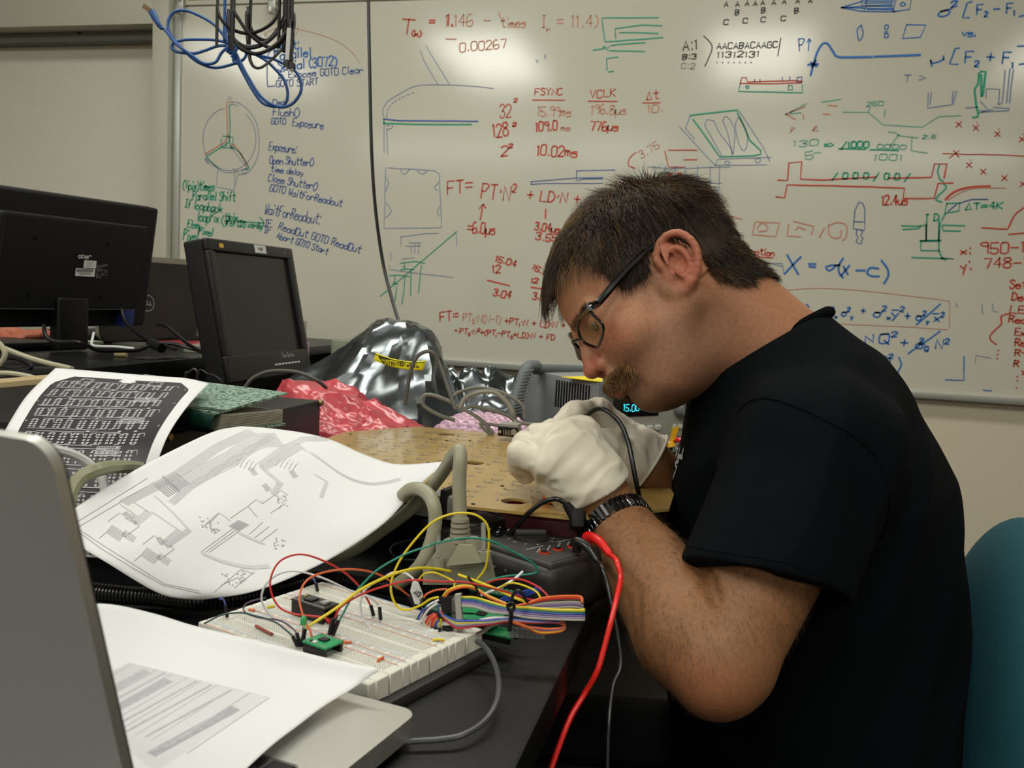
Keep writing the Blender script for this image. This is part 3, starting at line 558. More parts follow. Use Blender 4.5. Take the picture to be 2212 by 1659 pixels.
pc=at(311,13,D-.01); q=MB(); q.tube([pb,pc],[.0062,.0058],4,up=[1,0,1]); build('modular_plug',q,mat('clear_plug','a88f72',.15,trans=.5),bl)
for i in range(4):
    s_=.1+.25*i; e_=pa+(at(350,62,D-.01)-pa)*s_; q=MB(); q.tube([e_,e_+(pa-pb)*.06],[.0048-.0004*i]*2,10); build('boot_rib',q,M_blue,bl)
M_bc=mat('black_cable','0e0d0f',.35,spec=.5); D2=1.6
bk = thing('black_cable_coil', at(560,-900,D2), 'flat black cable hanging in a loose coil over the blue loops', 'cable')
def c7(x,y,d=0): return (380+x/6.9125, y/6.9125, D2+d)
def top7(x,d=0): return np.array([at(380+x/6.9125,-5,D2+d)[0],at(380+x/6.9125,-5,D2+d)[1],2.74])
fl=dict(flat=.45,up=[0,1,0])
strand(bk,'loop',[top7(630),c7(625,-100),c7(620,60),c7(660,260),c7(780,400),c7(950,480),c7(1130,495),c7(1330,420),c7(1470,300),c7(1540,120),c7(1550,-80),top7(1550)],.0030,M_bc,**fl)
strand(bk,'loop',[top7(860,.01),c7(850,-100,.01),c7(800,150,.01),c7(790,400,.01),c7(850,570,.01),c7(980,680,.01),c7(1140,705,.01),c7(1330,640,.01),c7(1500,480,.01),c7(1620,260,.01),c7(1640,-50,.01),top7(1640,.01)],.0045,M_bc,**fl)
strand(bk,'loop',[top7(880,-.01),c7(870,-50,-.01),c7(850,120,-.01),c7(980,350,-.01),c7(1100,510,-.01),c7(1290,660,-.01),c7(1420,710,-.01),c7(1550,650,-.01),c7(1690,420,-.01),c7(1700,100,-.01),top7(1700,-.01)],.0032,M_bc,**fl)
strand(bk,'loop',[top7(1130,.02),c7(1120,-50,.02),c7(1060,180,.02),c7(1060,420,.02),c7(1085,700,.02),c7(1110,900,.02),c7(1180,1005,.02),c7(1290,1000,.02),c7(1460,860,.02),c7(1620,680,.02),c7(1650,500,.02)],.0032,M_bc,**fl)
strand(bk,'loop',[c7(1075,100,.03),c7(1100,350,.03),c7(1180,520,.03),c7(1320,600,.03),c7(1440,560,.03),c7(1520,470,.03)],.0030,M_bc,**fl)
strand(bk,'loop',[c7(880,600,-.02),c7(960,720,-.02),c7(1150,800,-.02),c7(1330,770,-.02),c7(1520,640,-.02),c7(1640,480,-.02)],.0032,M_bc,**fl)
strand(bk,'loop',[top7(1720,-.02),c7(1740,-50,-.02),c7(1765,200,-.02),c7(1770,380,-.02),c7(1735,560,-.02),c7(1720,900,-.02)],.0032,M_bc,**fl)
strand(bk,'loop',[top7(1660,-.02),c7(1690,-30,-.02),c7(1700,300,-.02),c7(1720,600,-.02),c7(1735,920,-.02)],.0030,M_bc,**fl)
pa,pb=at(*c7(1690,420)[:2],D2-.03),at(*c7(1660,900)[:2],D2-.03); q=MB(); q.tube([pa,pb],.0045,4,flat=.5,up=[0,1,0]); build('paper_tag',q,M_lbl,bk)
for x_,y_ in ((1655,905),(1725,940)):
    pa,pb=at(*c7(x_,y_)[:2],D2-.03),at(*c7(x_+5,y_+90)[:2],D2-.03); q=MB(); q.tube([pa,pb],.0065,4); build('plug',q,M_black,bk)
    pc=at(*c7(x_+8,y_+150)[:2],D2-.03); q=MB(); q.tube([pb,pc],[.003,.001],8); build('pin',q,M_chrome,bk)
cable('power_cord','long black cord hanging past the whiteboard down to the silver bag','cable',[np.array([*at(796,-10,1.95)[:2],2.74]),(796,-200,1.95),(796,0,1.95),(799,170,1.95),(803,330,1.95),(811,450,1.95),(826,560,1.95),(845,640,1.93),(868,715,1.90),(885,765,1.88)],.0036,M_bc)
# ------------------------------------------------------------------ instrument box + notebook
box = thing('instrument_chassis', (-.8,1.06,TZ), 'flat black equipment box with brass screws under the green marbled notebook', 'instrument')
M_chas=mat('black_painted_metal','0c0b0d',.4,spec=.5,bump=.0002,bscale=700)
q=MB(); q.box((-.812,1.055,.815),(.43,.395,.126),r=.003); build('case',q,M_chas,box)
for px,py in ((365,944),(558,903),(693,870)):
    r_=ray(px,py); P=CP+r_*((-.597+.0005-CP[0])/r_[0]); q=MB(); q.cyl(P-[.002,0,0],P+[.003,0,0],.0055,.004,seg=14); build('screw',q,mat('brass_screw','8a7a52',.35,metal=.8),box)
for x_ in (-1.0,-.63):
    for y_ in (.89,1.22):
        q=MB(); q.cyl((x_,y_,TZ),(x_,y_,TZ+.004),.012,seg=12); build('foot',q,M_black,box)
nbk = thing('notebook', (-.66,1.0,.88), 'green marbled hardcover notebook lying on the black equipment box', 'notebook')
M_marb=mat('green_marbled_cover','6f8a7a',.5)
nt=M_marb.node_tree; b_=nt.nodes['Principled BSDF']; tc=nt.nodes['Texture Coordinate'] if 'Texture Coordinate' in nt.nodes else nt.nodes.new('ShaderNodeTexCoord')
n_=nt.nodes.new('ShaderNodeTexNoise'); n_.inputs['Scale'].default_value=260; n_.inputs['Detail'].default_value=6; cr=nt.nodes.new('ShaderNodeValToRGB')
cr.color_ramp.elements[0].position=.42; cr.color_ramp.elements[0].color=(*lin('3c5648'),1); cr.color_ramp.elements[1].position=.56; cr.color_ramp.elements[1].color=(*lin('8aa394'),1)
nt.links.new(tc.outputs['Object'],n_.inputs['Vector']); nt.links.new(n_.outputs['Fac'],cr.inputs[0]); nt.links.new(cr.outputs[0],b_.inputs['Base Color'])
M_spine=mat('dark_green_spine','0c2a20',.3); M_pages=mat('page_block','a9a79a',.8,noise=.12,nscale=500,stretch=(.02,.02,6))
cR=onz(622,852,.918); cF=onz(475,892,.905); cB=onz(430,838,.915)
# rectangle: F front corner, R right corner; spine side runs F -> L (toward the left)
uR=(cR-cF); uR[2]=0; wN=np.linalg.norm(uR); uR/=wN; uL=np.array([-uR[1],uR[0],0]); lN=.255
def nbz(z): return z
F0=np.array([cF[0],cF[1],0])
def cover(name,z0,z1,m,t=.0025,w0=-.004,w1=None,l0=0):
    w1=w1 if w1 is not None else wN
    a=F0+uR*w0; b=F0+uR*w1; P=[a+[0,0,z0],b+[0,0,z1],b+uL*lN+[0,0,z1],a+uL*lN+[0,0,z0]]
    q=MB(); q.prism(P,[0,0,1],t); return build(name,q,m,nbk)
cover('front_cover',.9035,.918,M_marb); cover('back_cover',.8805,.8805,M_marb,w1=wN-.002)
q=MB(); a=F0+uR*.004+uL*.003; b=F0+uR*(wN-.006)+uL*.003; P=[a+[0,0,.8835],b+[0,0,.8835],b+uL*(lN-.006)+[0,0,.8835],a+uL*(lN-.006)+[0,0,.8835]]; P2=[p+[0,0,h] for p,h in zip(P,(.0195,.015,.015,.0195))]
q.add(P+P2,[[3,2,1,0],[4,5,6,7],[0,1,5,4],[1,2,6,5],[2,3,7,6],[3,0,4,7]]); build('page_block',q,M_pages,nbk,smooth=False)
for k_ in range(8):
    z=.886+k_*.002; q=MB(); q.add([a-uL*.0012+[0,0,z],b-uL*.0012+[0,0,z*.9+.8835*.1],b-uL*.0012+[0,0,z*.9+.8835*.1+.0007],a-uL*.0012+[0,0,z+.0007]],[[0,1,2,3]]); q.prism([a-uL*.001+[0,0,z],b-uL*.001+[0,0,z-.001],b+uL*.01+[0,0,z-.001],a+uL*.01+[0,0,z]],[0,0,1],.0006); build('page_signature',q,M_pages,nbk,smooth=False)
q=MB(); sp=[F0+uR*(-.012)*math.sin(t)+[0,0,.893+.0125*math.cos(t)] for t in np.linspace(0,math.pi,9)]
q.grid([[p for p in sp],[p+uL*lN for p in sp]]); build('spine',q,M_spine,nbk)
q=MB(); P=[F0+uR*(-.002)+[0,0,.9064],F0+uR*.032+[0,0,.9085],F0+uR*.032+uL*lN+[0,0,.9085],F0+uR*(-.002)+uL*lN+[0,0,.9064]]; q.prism(P,[0,0,1],.0006); build('spine_tape',q,M_spine,nbk)
# ------------------------------------------------------------------ gold circuit board on a red tray
Zp=.83; xl,xr,yf,yb=-.562,-.052,.886,1.382; ch=.085
M_gold=mat('gold_board_laminate','a88a4e',.22,spec=.6,noise=.07,nscale=16,coat=.25)
M_pad=mat('tinned_pads','b9bdb6',.3,metal=.6); M_hole=mat('dark_hole','14100a',.8); M_trace=mat('dark_trace','5c4c2a',.5)
pcb=thing('gold_circuit_board',((xl+xr)/2,(yf+yb)/2,Zp-.004),'large octagonal gold circuit board covered with small pads under the gloved hands','circuit board')
def PX(x,y,z=Zp): return np.array([x,y,z])
out=[(xl+.24,yf),(xr-ch,yf),(xr,yf+ch),(xr,yb-ch),(xr-ch,yb),(xl+ch*.9,yb),(xl,yb-ch*1.3),(xl,yf+.24)]
holes=[(onz(1110,1083,Zp),.014),(onz(1025,1000,Zp),.013),(onz(965,939,Zp),.013)]
bm=bmesh.new()
def loopv(pts): 
    vs=[bm.verts.new(p) for p in pts]; return [bm.edges.new((vs[i],vs[(i+1)%len(vs)])) for i in range(len(vs))]
E_=loopv([(x,y,Zp) for x,y in out])
for P,r in holes: E_+=loopv([(P[0]+r*math.cos(t),P[1]+r*math.sin(t),Zp) for t in np.linspace(0,2*math.pi,28,endpoint=False)])
bmesh.ops.triangle_fill(bm,use_beauty=True,use_dissolve=False,edges=E_)
rg=bmesh.ops.extrude_face_region(bm,geom=bm.faces[:]); bmesh.ops.translate(bm,verts=[g for g in rg['geom'] if isinstance(g,bmesh.types.BMVert)],vec=(0,0,-.003))
bm.verts.index_update(); q=MB(); q.add([v.co[:] for v in bm.verts],[[v.index for v in f.verts] for f in bm.faces]); bm.free()
build('laminate',q,M_gold,pcb,angle=30)
flat_=lambda st:(np.array([[x,y,Zp+.0005] for x,y in st]),np.array([0,0,1.]))
S=[];S2=[]
for i in range(15):
    for j in range(17):
        x=xl+.05+i*.031+RNG.normal(0,.003); y=yf+.045+j*.026+RNG.normal(0,.002)
        if x>xr-.05 or y>yb-.04 or any(np.hypot(x-P[0],y-P[1])<.022 for P,_ in holes): continue
        if x+y < xl+yf+.26: continue
        for k_ in range(RNG.integers(7,12)):
            a_=RNG.uniform(-.008,.008); b2=RNG.uniform(-.006,.006); l_=RNG.uniform(.001,.0025); S.append([(x+a_,y+b2),(x+a_+l_,y+b2+l_*.6)])
        if RNG.random()<.8: S2.append([(x-.006,y+.004),(x-.002,y-.005),(x+.003,y-.005),(x+.006,y+.001)])
o=ink('pad_clusters',S,flat_,.0014,M_pad,pcb); o['kind']='stuff'; o=ink('traces',S2,flat_,.0007,M_trace,pcb); o['kind']='stuff'
q=MB()
for P,r in holes:
    for s_ in (-1,1):
        for k_ in range(4):
            c=np.array([P[0]+s_*(r+.005)+RNG.normal(0,.001),P[1]+(k_-1.5)*.003,Zp]); q.cyl(c,c+[0,0,.0012],.0013,seg=8)
build('hole_rivets',q,M_pad,pcb,kind='stuff')
q=MB()
for px,py in ((965,952),(880,922),(1015,952),(1085,1050),(1022,1089),(757,938),(925,1000),(1110,1020)):
    P=onz(px,py,Zp); q.cyl(P+[0,0,-.0005],P+[0,0,.0007],.0022,seg=10)
build('small_holes',q,M_hole,pcb,kind='stuff')
for px in (1129,1143,1160):
    P=onz(px,1042,Zp); q=MB(); q.box(P+[0,0,.001],(.004,.0022,.0022),r=.0004); build('chip',q,M_black,pcb)
tray=thing('red_tray',(-.3,1.12,TZ),'dark red plastic tray holding up the gold circuit board','tray')
q=MB(); q.box((-.15,1.13,TZ+.035),(.14,.44,.07),r=.006); build('body',q,mat('dark_red_plastic','5a0d12',.45),tray)
q=MB(); q.box((-.15,1.13,TZ+.0725),(.15,.455,.005),r=.002); build('rim',q,mat('dark_red_plastic','5a0d12',.45),tray)
# black block between tray and multimeter
q=MB(); q.box((-.45,1.14,TZ+.036),(.09,.40,.072),r=.006); solid('rack_module',q,M_chas,'black metal module beside the red tray under the gold board','instrument')
# ------------------------------------------------------------------ sheets of paper
def proj(P):
    q=(np.asarray(P)-CP)@CR; return np.stack([CX-FPX*q[...,0]/q[...,2], CY+FPX*q[...,1]/q[...,2]],-1)
class Sheet:
    """Coons patch between four 3D border curves: c0 (v=0), c1 (v=1), d0 (u=0), d1 (u=1)"""
    def __init__(s,c0,c1,d0,d1,nu=40,nv=40):
        def rs(P,n):
            P=catmull([PT(p) for p in P],12); L=np.r_[0,np.cumsum(np.linalg.norm(np.diff(P,axis=0),axis=1))]; t=np.linspace(0,L[-1],n)
            return np.stack([np.interp(t,L,P[:,k]) for k in range(3)],1)
        c0,c1,d0,d1=rs(c0,nu),rs(c1,nu),rs(d0,nv),rs(d1,nv); u=np.linspace(0,1,nu)[:,None,None]; v=np.linspace(0,1,nv)[None,:,None]
        s.G=(1-v)*c0[:,None]+v*c1[:,None]+(1-u)*d0[None]+u*d1[None]-((1-u)*(1-v)*c0[0]+u*(1-v)*c0[-1]+(1-u)*v*c1[0]+u*v*c1[-1])
        a=np.gradient(s.G,axis=0); b=np.gradient(s.G,axis=1); n=np.cross(a,b); n/=np.linalg.norm(n,axis=2)[...,None]
        if n[...,2].mean()<0: n=-n
        s.N=n; s.PXY=proj(s.G); s.nu,s.nv=nu,nv
    def uv(s,st,off=.0005):
        P=[];N=[]
        for u,v in st:
            x=min(max(u,0),1)*(s.nu-1); y=min(max(v,0),1)*(s.nv-1); i=min(int(x),s.nu-2); j=min(int(y),s.nv-2); a=x-i;b=y-j
            f_=lambda A:(1-a)*(1-b)*A[i,j]+a*(1-b)*A[i+1,j]+(1-a)*b*A[i,j+1]+a*b*A[i+1,j+1]
            n=f_(s.N); P.append(f_(s.G)+n*off); N.append(n)
        return np.array(P),np.array(N)
    def inv(s,px,py):
        d=((s.PXY-[px,py])**2).sum(2); i,j=np.unravel_index(d.argmin(),d.shape); i=min(max(i,1),s.nu-2); j=min(max(j,1),s.nv-2)
        du=(s.PXY[i+1,j]-s.PXY[i-1,j])/2; dv=(s.PXY[i,j+1]-s.PXY[i,j-1])/2; r=np.array([px,py])-s.PXY[i,j]
        try: k=np.linalg.solve(np.stack([du,dv],1),r)
        except Exception: k=[0,0]
        return ((i+min(max(k[0],-3),3))/(s.nu-1),(j+min(max(k[1],-3),3))/(s.nv-1))
    def px(s,st):
        # subdivide so long strokes follow the curl
        Q=[tuple(st[0])]
        for a,b in zip(st[:-1],st[1:]):
            a=np.array(a,float);b=np.array(b,float);k=max(1,int(np.linalg.norm(b-a)/18))
            for t in range(1,k+1): Q.append(tuple(a+(b-a)*t/k))
        U=[s.inv(*p) for p in Q]; U=[u for u in U if -.01<=u[0]<=1.01 and -.01<=u[1]<=1.01]
        if len(U)<2: return np.zeros((2,3)),np.array([0,0,1.])
        return s.uv(U)
    def build(s,name,m,parent,thick=.0004):
        q=MB(); q.grid(s.G); o=build(name,q,m,parent)
        md=o.modifiers.new('thickness','SOLIDIFY'); md.thickness=thick; md.offset=0; return o
M_paper=mat('white_paper','d4d4d5',.75,spec=.2); M_toner=mat('black_toner','2c2b2e',.45); M_tl=mat('printed_white_lines','a9a8ab',.6)
M_g1=mat('grey_ink','8f8f94',.7); M_g2=mat('light_grey_ink','bdbdc1',.7)
class K2(Ink):
    def t2(s,*a,**k): return s
def draw(sheet,name,S,w,m,par): return ink(name,S,sheet.px,w,m,par)
# A: circuit layout print leaning against the black box
sA=thing('layout_printout',(-.8,1.1,TZ),'paper print of a black octagonal circuit layout leaning on the black box','paper')
A_=Sheet([(120,795,1.15),(220,803,1.125),(330,812,1.10),(400,817,1.083),(452,828,1.065)],
         [(-55,1150,.925),(60,1160,.915),(170,1165,.905),(260,1165,.895),(315,1160,.885)],
         [(120,795,1.15),(62,850,1.08),(25,905,1.02),(0,955,.985),(-25,1030,.955),(-55,1150,.925)],
         [(452,828,1.065),(415,866,.995),(378,915,.945),(352,965,.915),(330,1040,.90),(315,1160,.885)],44,44)
A_.build('sheet',M_paper,sA)
n1,n2=30,40; G=[]
for i in range(n1+1):
    row=[]
    for j in range(n2+1):
        v=.075+.90*j/n2; cut=max(0,.15-v)*1.25; lo=.085+cut; hi=.925-cut*.9; row.append(A_.uv([(lo+(hi-lo)*i/n1,v)],.0006)[0][0])
    G.append(row)
q=MB(); q.grid(G); build('printed_area',q,M_toner,sA)
S=[];S2=[]
for r in range(9):
    v=.16+r*.088
    for c in range(10):
        u=.15+c*.073+(RNG.random()-.5)*.012
        if u>.87: continue
        w_=.026
        for s_ in (-1,1):
            for k_ in range(4): S.append([(u+s_*w_/2-.004,v-.022+k_*.015),(u+s_*w_/2+.005,v-.022+k_*.015)])
        S2.append([(u-w_/2,v-.03),(u+w_/2,v-.03)] if RNG.random()<.6 else [(u-w_/2,v+.03),(u+w_/2,v+.03)])
        if RNG.random()<.5: S2.append([(u+w_/2,v-.03),(u+.045,v-.03),(u+.05,v-.01)])
        if RNG.random()<.5: S2.append([(u-w_/2,v+.03),(u-.04,v+.03)])
    S2.append([(.13,v+.036),(.5+RNG.random()*.3,v+.036)]); S2.append([(.2,v-.036),(.6+RNG.random()*.25,v-.036)])
    for k_ in range(3):
        u=.2+RNG.random()*.6; S.append([(u,v+.046),(u+.012,v+.046)])
for u,v in ((.28,.125),(.70,.118)):
    for k_ in range(8):
        a=k_*math.pi/4; S.append([(u+.038*math.cos(a)-.004,v+.028*math.sin(a)),(u+.038*math.cos(a)+.004,v+.028*math.sin(a))])
    S2.append([(u-.04,v-.03),(u+.04,v-.03),(u+.04,v+.03),(u-.04,v+.03),(u-.04,v-.03)])
for u,v in ((.66,.30),(.66,.48),(.60,.66)):
    for k_ in range(9): S2.append([(u+k_*.016,v-.02),(u+k_*.016,v+.02),(u+k_*.016+.006,v+.02)])
    for k_ in range(6): S2.append([(u,v-.02+k_*.008),(u+.14,v-.02+k_*.008)])
ink('printed_pads',S,lambda st:A_.uv(st,.0010),.0024,M_tl,sA); ink('printed_traces',S2,lambda st:A_.uv(st,.0009),.0009,M_tl,sA)
S=[[(.49,.085),(.56,.087)],[(.48,.098),(.57,.100)],[(.50,.108),(.55,.109)]]; ink('printed_logo',S,lambda st:A_.uv(st,.0010),.004,M_paper,sA)
S=[]
for u,v in ((.26,.078),(.45,.08),(.62,.08),(.80,.082),(.095,.165),(.905,.16),(.095,.33),(.91,.33),(.91,.52),(.1,.5)):
    S.append([(u+.006*math.cos(a),v+.005*math.sin(a)) for a in np.linspace(0,2*math.pi,9)])
ink('printed_holes',S,lambda st:A_.uv(st,.0010),.0006,M_tl,sA)
# B: schematic, curling sheet in the middle
sB=thing('schematic_sheet',(-.45,.85,TZ),'large curling white sheet printed with a grey circuit schematic beside the gold board','paper')
B_=Sheet([(115,1130,.78),(200,1072,.83),(300,1011,.88),(410,955,.93),(470,930,.96),(520,921,.98)],
         [(430,1297,.79),(540,1280,.80),(640,1243,.82),(730,1198,.84),(830,1130,.86),(900,1055,.89),(965,997,.915)],
         [(115,1130,.78),(165,1175,.775),(230,1215,.77),(320,1270,.775),(370,1290,.78),(430,1297,.79)],
         [(520,921,.98),(580,925,.985),(660,936,.98),(720,952,.965),(790,983,.95),(860,1003,.935),(965,997,.915)],56,56)
B_.build('sheet',M_paper,sB)
def c7b(*c): return [(c[i]/3.456,880+c[i+1]/3.456) for i in range(0,len(c),2)]
def cB3(*c): return [(500+c[i]/3.16,650+c[i+1]/3.16) for i in range(0,len(c),2)]
def off(P,dx,dy): return [(x+dx,y+dy) for x,y in P]
S=[]
for i in range(11): S.append(off(c7b(1250,560,1500,430,1700,330,1800,250,1900,200,2050,195),i*2.2,i*2.8))
for i in range(7): S.append(off(c7b(890,720,1150,585,1300,500,1600,300,1850,185),i*3,i*1.6-6))
for i in range(5): S.append(off(c7b(1000,710,1090,770,990,850),i*3.2,i*2)); S.append(off(c7b(890,720,990,790,930,830),i*3,i*2)); S.append(off(c7b(1130,780,1320,910,1200,1010),i*3,i*1.6)); S.append(off(c7b(1150,660,1260,760,1395,905,1230,1020),i*2.4,i*1.6))
for i in range(6): S.append(off(c7b(1300,730,1450,600,1760,410,2050,230),-i*2.4,-i*1.6))
for i in range(6): S.append(off(c7b(1940,440,2100,350,2230,270),i*2,i*2))
for i in range(5): S.append(off(c7b(1940,450,2070,560,2020,640),i*2.5,i*1.3))
for i in range(4): S.append(off(cB3(200,1130,330,1240,280,1320),i*2.2,i)); S.append(off(cB3(560,1180,640,1230,600,1340),i*2.2,i))
for i in range(5): S.append(off(cB3(180,1110,330,1000,480,930,640,930),i*2,i*2.2))
for i in range(3): S.append(off(cB3(480,1000,560,1045,640,1100,720,1160,800,1205,880,1232,960,1245,1050,1235,1150,1210),i*1,i*2.4))
draw(B_,'bus_lines',S,.0007,M_g2,sB)
S=[]
for i in range(12): S.append(off(c7b(1150,580,1260,670),i*4.2,-i*2.4+0)); 
for i in range(8): S.append(off(c7b(1240,535,1340,610),i*1.6-8,i*2.2-6))
draw(B_,'large_chip_symbol',S,.0010,M_g1,sB)
S=[]
for (x,y) in ((850,900),(1110,1070)):
    for i in range(9): S.append(off(c7b(x-60,y+40,x-10,y-20),i*3.4,i*2.2))
    for i in range(7): S.append(off(c7b(x+60,y+60,x+90,y+20),i*3.6,i*2.4))
    S += [c7b(x-110,y+80,x-40,y+20),c7b(x-45,y-45,x+40,y-110,x+80,y-90),c7b(x+80,y+70,x+190,y-10,x+150,y-40)]
for (x,y) in ((940,810),(990,845),(1190,1000),(1240,1020),(1880,480),(2180,500),(1980,600)):
    for i in range(6): S.append(off(c7b(x-25,y-15,x+10,y-30),i*2,i*2.6))
for (x,y) in ((1790,400),(2090,400)):
    for i in range(5): S.append(off(c7b(x,y-10,x-30,y+40),i*9,i*2.5)); S.append(off(c7b(x+8,y-22,x+14,y-18),i*9,i*2.5))
S += [c7b(530,885,1100,530),c7b(575,900,1150,560),c7b(530,890,760,1060,990,1200,1220,1330,1500,1390),c7b(570,900,780,1040,1230,1320,1480,1370),
      c7b(1630,790,1530,880),c7b(1560,870,1640,790,1720,850),c7b(1720,830,1850,740,1910,690,1960,720,1960,700),c7b(1850,740,1920,820),c7b(1500,1080,1760,890),c7b(1530,1085,1775,905),c7b(1560,1085,1790,920),c7b(1860,950,1960,860),c7b(1900,975,2010,890),c7b(1950,1000,2070,910),
      c7b(1600,1380,1800,1210,1880,1240),c7b(1650,1330,1780,1270),c7b(1750,1350,1900,1230),c7b(1960,720,2100,620,2150,660),c7b(2020,790,2130,720)]
for i in range(10): S.append(off(c7b(1730,860,1810,895),i*2.2-6,i*-1.4+8))
draw(B_,'thin_symbols',S,.00055,M_g1,sB)
S=[]
for i in range(7): S.append(off(c7b(1500,1080,1620,1130,1760,1170,1880,1185,2000,1175),i*.9,i*1.1))
for i in range(5): S.append(off(c7b(1780,930,1900,985,1960,1005),i*1,i*1.4))
draw(B_,'curved_bus',S,.0009,M_g2,sB)
S=[]
for i in range(90):
    x=RNG.choice([1530,1590,2070,2090,1700,1800]); y={1530:850,1590:920,2070:1020,2090:700,1700:1290,1800:1280}[int(x)]; x=x+RNG.normal(0,25); y=y+RNG.normal(0,28); S.append(c7b(x,y,x+8,y+5))
draw(B_,'tiny_text_marks',S,.0009,M_g1,sB)
# C: bottom sheet on the laptop
sC=thing('table_printout',(-.35,.5,TZ),'white sheet with a printed grey table lying over the open aluminium laptop','paper')
C_=Sheet([(20,1350,.60),(130,1312,.625),(230,1305,.65),(330,1325,.66),(420,1352,.655),(560,1385,.64),(700,1420,.63),(820,1445,.612)],
         [(-60,2000,.385),(100,1950,.40),(300,1850,.425),(400,1778,.440)],
         [(20,1350,.60),(0,1500,.54),(-30,1750,.45),(-60,2000,.385)],
         [(820,1445,.612),(770,1482,.607),(700,1525,.583),(640,1570,.555),(585,1612,.528),(500,1690,.488),(400,1778,.440)],50,50)
C_.build('sheet',M_paper,sC)
def c8(*c): return [(c[i]/2.967,1100+c[i+1]/2.967) for i in range(0,len(c),2)]
S=[]
for t in np.linspace(0,1,62):   # fine columns of the table
    a=np.array(c8(820,985)[0])*(1-t)+np.array(c8(400,1200)[0])*t; b=np.array(c8(1725,1210)[0])*(1-t)+np.array(c8(1000,1680)[0])*t; S.append([tuple(a),tuple(b)])
draw(C_,'table_rules',S,.0003,mat('very_light_ink','d2d2d6',.8),sC)
S=[]
for k_,w_ in ((.03,0),(.2,1),(.31,0),(.42,0),(.52,1),(.63,0),(.74,1),(.86,0),(1.0,0)):
    a=np.array(c8(820,985)[0])*(1-k_)+np.array(c8(1725,1210)[0])*k_; d=np.array(c8(400,1200)[0])-np.array(c8(820,985)[0]); d=d*1.25+np.array([0,30])*k_; S.append([tuple(a),tuple(a+d)])
draw(C_,'table_columns',S,.0006,M_g2,sC)
S=[]
for k_,n_ in ((.14,60),(.33,70),(.93,95)):
    a=np.array(c8(840,1000)[0])*(1-k_)+np.array(c8(1560,1300)[0])*k_; d=(np.array(c8(400,1215)[0])-np.array(c8(820,985)[0]))*1.3
    for i in range(n_):
        p=a+d*i/n_+[0,i*.0]; S.append([tuple(p+[-9,-5]),tuple(p+[9,4])])
draw(C_,'table_hatching',S,.0005,mat('mid_grey_ink','a8a8ae',.8),sC)
S=[]
for k_ in (.24,.5,.62,.78):
    a=np.array(c8(860,1000)[0])*(1-k_)+np.array(c8(1640,1210)[0])*k_; d=(np.array(c8(400,1215)[0])-np.array(c8(820,985)[0]))*1.3
    for i in range(45):
        p=a+d*i/45; S.append([tuple(p),tuple(p+[3,1])])
draw(C_,'table_entries',S,.0010,mat('mid_grey_ink','a8a8ae',.8),sC)
# small sheet edge under the schematic at the left
u_=thing('loose_sheet',(-.6,.8,TZ),'edge of a white sheet sticking out under the curling schematic at the left','paper')
U_=Sheet([(125,1140,.84),(180,1160,.83)],[(150,1200,.80),(215,1205,.79)],[(125,1140,.84),(150,1200,.80)],[(180,1160,.83),(215,1205,.79)],8,8); U_.build('sheet',M_paper,u_)
# ------------------------------------------------------------------ aluminium laptop, lid back toward the camera
M_alum=mat('laptop_aluminium','d2d1cc',.36,metal=.85,noise=.01,nscale=300); M_key=mat('black_keys','0d0c14',.35)
LA=onz(905,1535,.772); LB=onz(750,1659,.772); d2_=(LB-LA); d2_[2]=0; d2_/=np.linalg.norm(d2_); d1_=np.array([d2_[1],-d2_[0],0]); 
if d1_@ray(0,1500)[:3]*0+d1_[0]>0: d1_=-d1_
lap=thing('aluminium_laptop',(LA[0],LA[1],TZ),'silver laptop with its grey lid filling the left foreground, palm rest under the printout','laptop')
LW,LD=.325,.227
cen=LA+np.array([0,0,-.0075])+d1_*LW/2+d2_*LD/2-(d1_+d2_)*0
zz=np.array([0,0,1.])
_p=onz(600,1640,.772)-LA; pass
def lp(name,a,b,w_,h_,r,z0,t,m,**k):  # rounded plate in the base plane
    c=LA*[1,1,0]+d1_*a+d2_*b+zz*z0; P=[c+d1_*x+d2_*y for x,y in rrect(w_,h_,r)]; q=MB(); q.prism(P,zz,t); return build(name,q,m,lap,**k)
lp('base',LW/2,LD/2,LW,LD,.012,.757,.0145,M_alum); lp('bottom_case',LW/2,LD/2,LW-.01,LD-.01,.012,.752,.005,MATS['matt_black_plastic'])
lp('keyboard_well',LW/2,LD-.0715,.276,.122,.004,.7716,.0003,mat('key_well','6d6c68',.5,metal=.5))
kk=MB()
for i in range(14):
    for j in range(6):
        a=LW/2-.130+i*.0200; b=LD-.022-j*.0197; c=LA*[1,1,0]+d1_*a+d2_*b+zz*.773
        kq=MB(); kq.box(c,(.0165,.0155,.0022),R=np.stack([d1_,d2_,zz],1),r=.0012,seg=1); build('key',kq,M_key,lap)
lp('trackpad',LW/2,.052,.105,.076,.004,.7714,.0004,mat('trackpad_glass','9b9a95',.3))
ta=RAD(14); up_=np.array([0,0,math.cos(ta)])+d2_*math.sin(ta); nb_=np.cross(d1_,up_)
if nb_@d2_<0: nb_=-nb_
hc=LA*[1,1,0]+d1_*LW/2+d2_*(LD-.002)+zz*.776; c=hc+up_*.1105
def lid(name,w_,h_,r,o,t,m,c=c):
    P=[c+nb_*o+d1_*x+up_*y for x,y in rrect(w_,h_,r,8)]; q=MB(); q.prism(P,nb_,t); return build(name,q,m,lap)
lid('lid',LW,.221,.012,0,.0045,M_alum); lid('lid_rim',LW-.001,.220,.012,-.0012,.0012,mat('lid_gasket','1a1a1a',.5)); lid('screen_glass',LW-.004,.217,.011,-.0022,.001,mat('screen_glass','08080a',.08))
q=MB(); q.tube([hc-d1_*.13,hc+d1_*.13],.0065,14); build('hinge',q,MATS['matt_black_plastic'],lap)
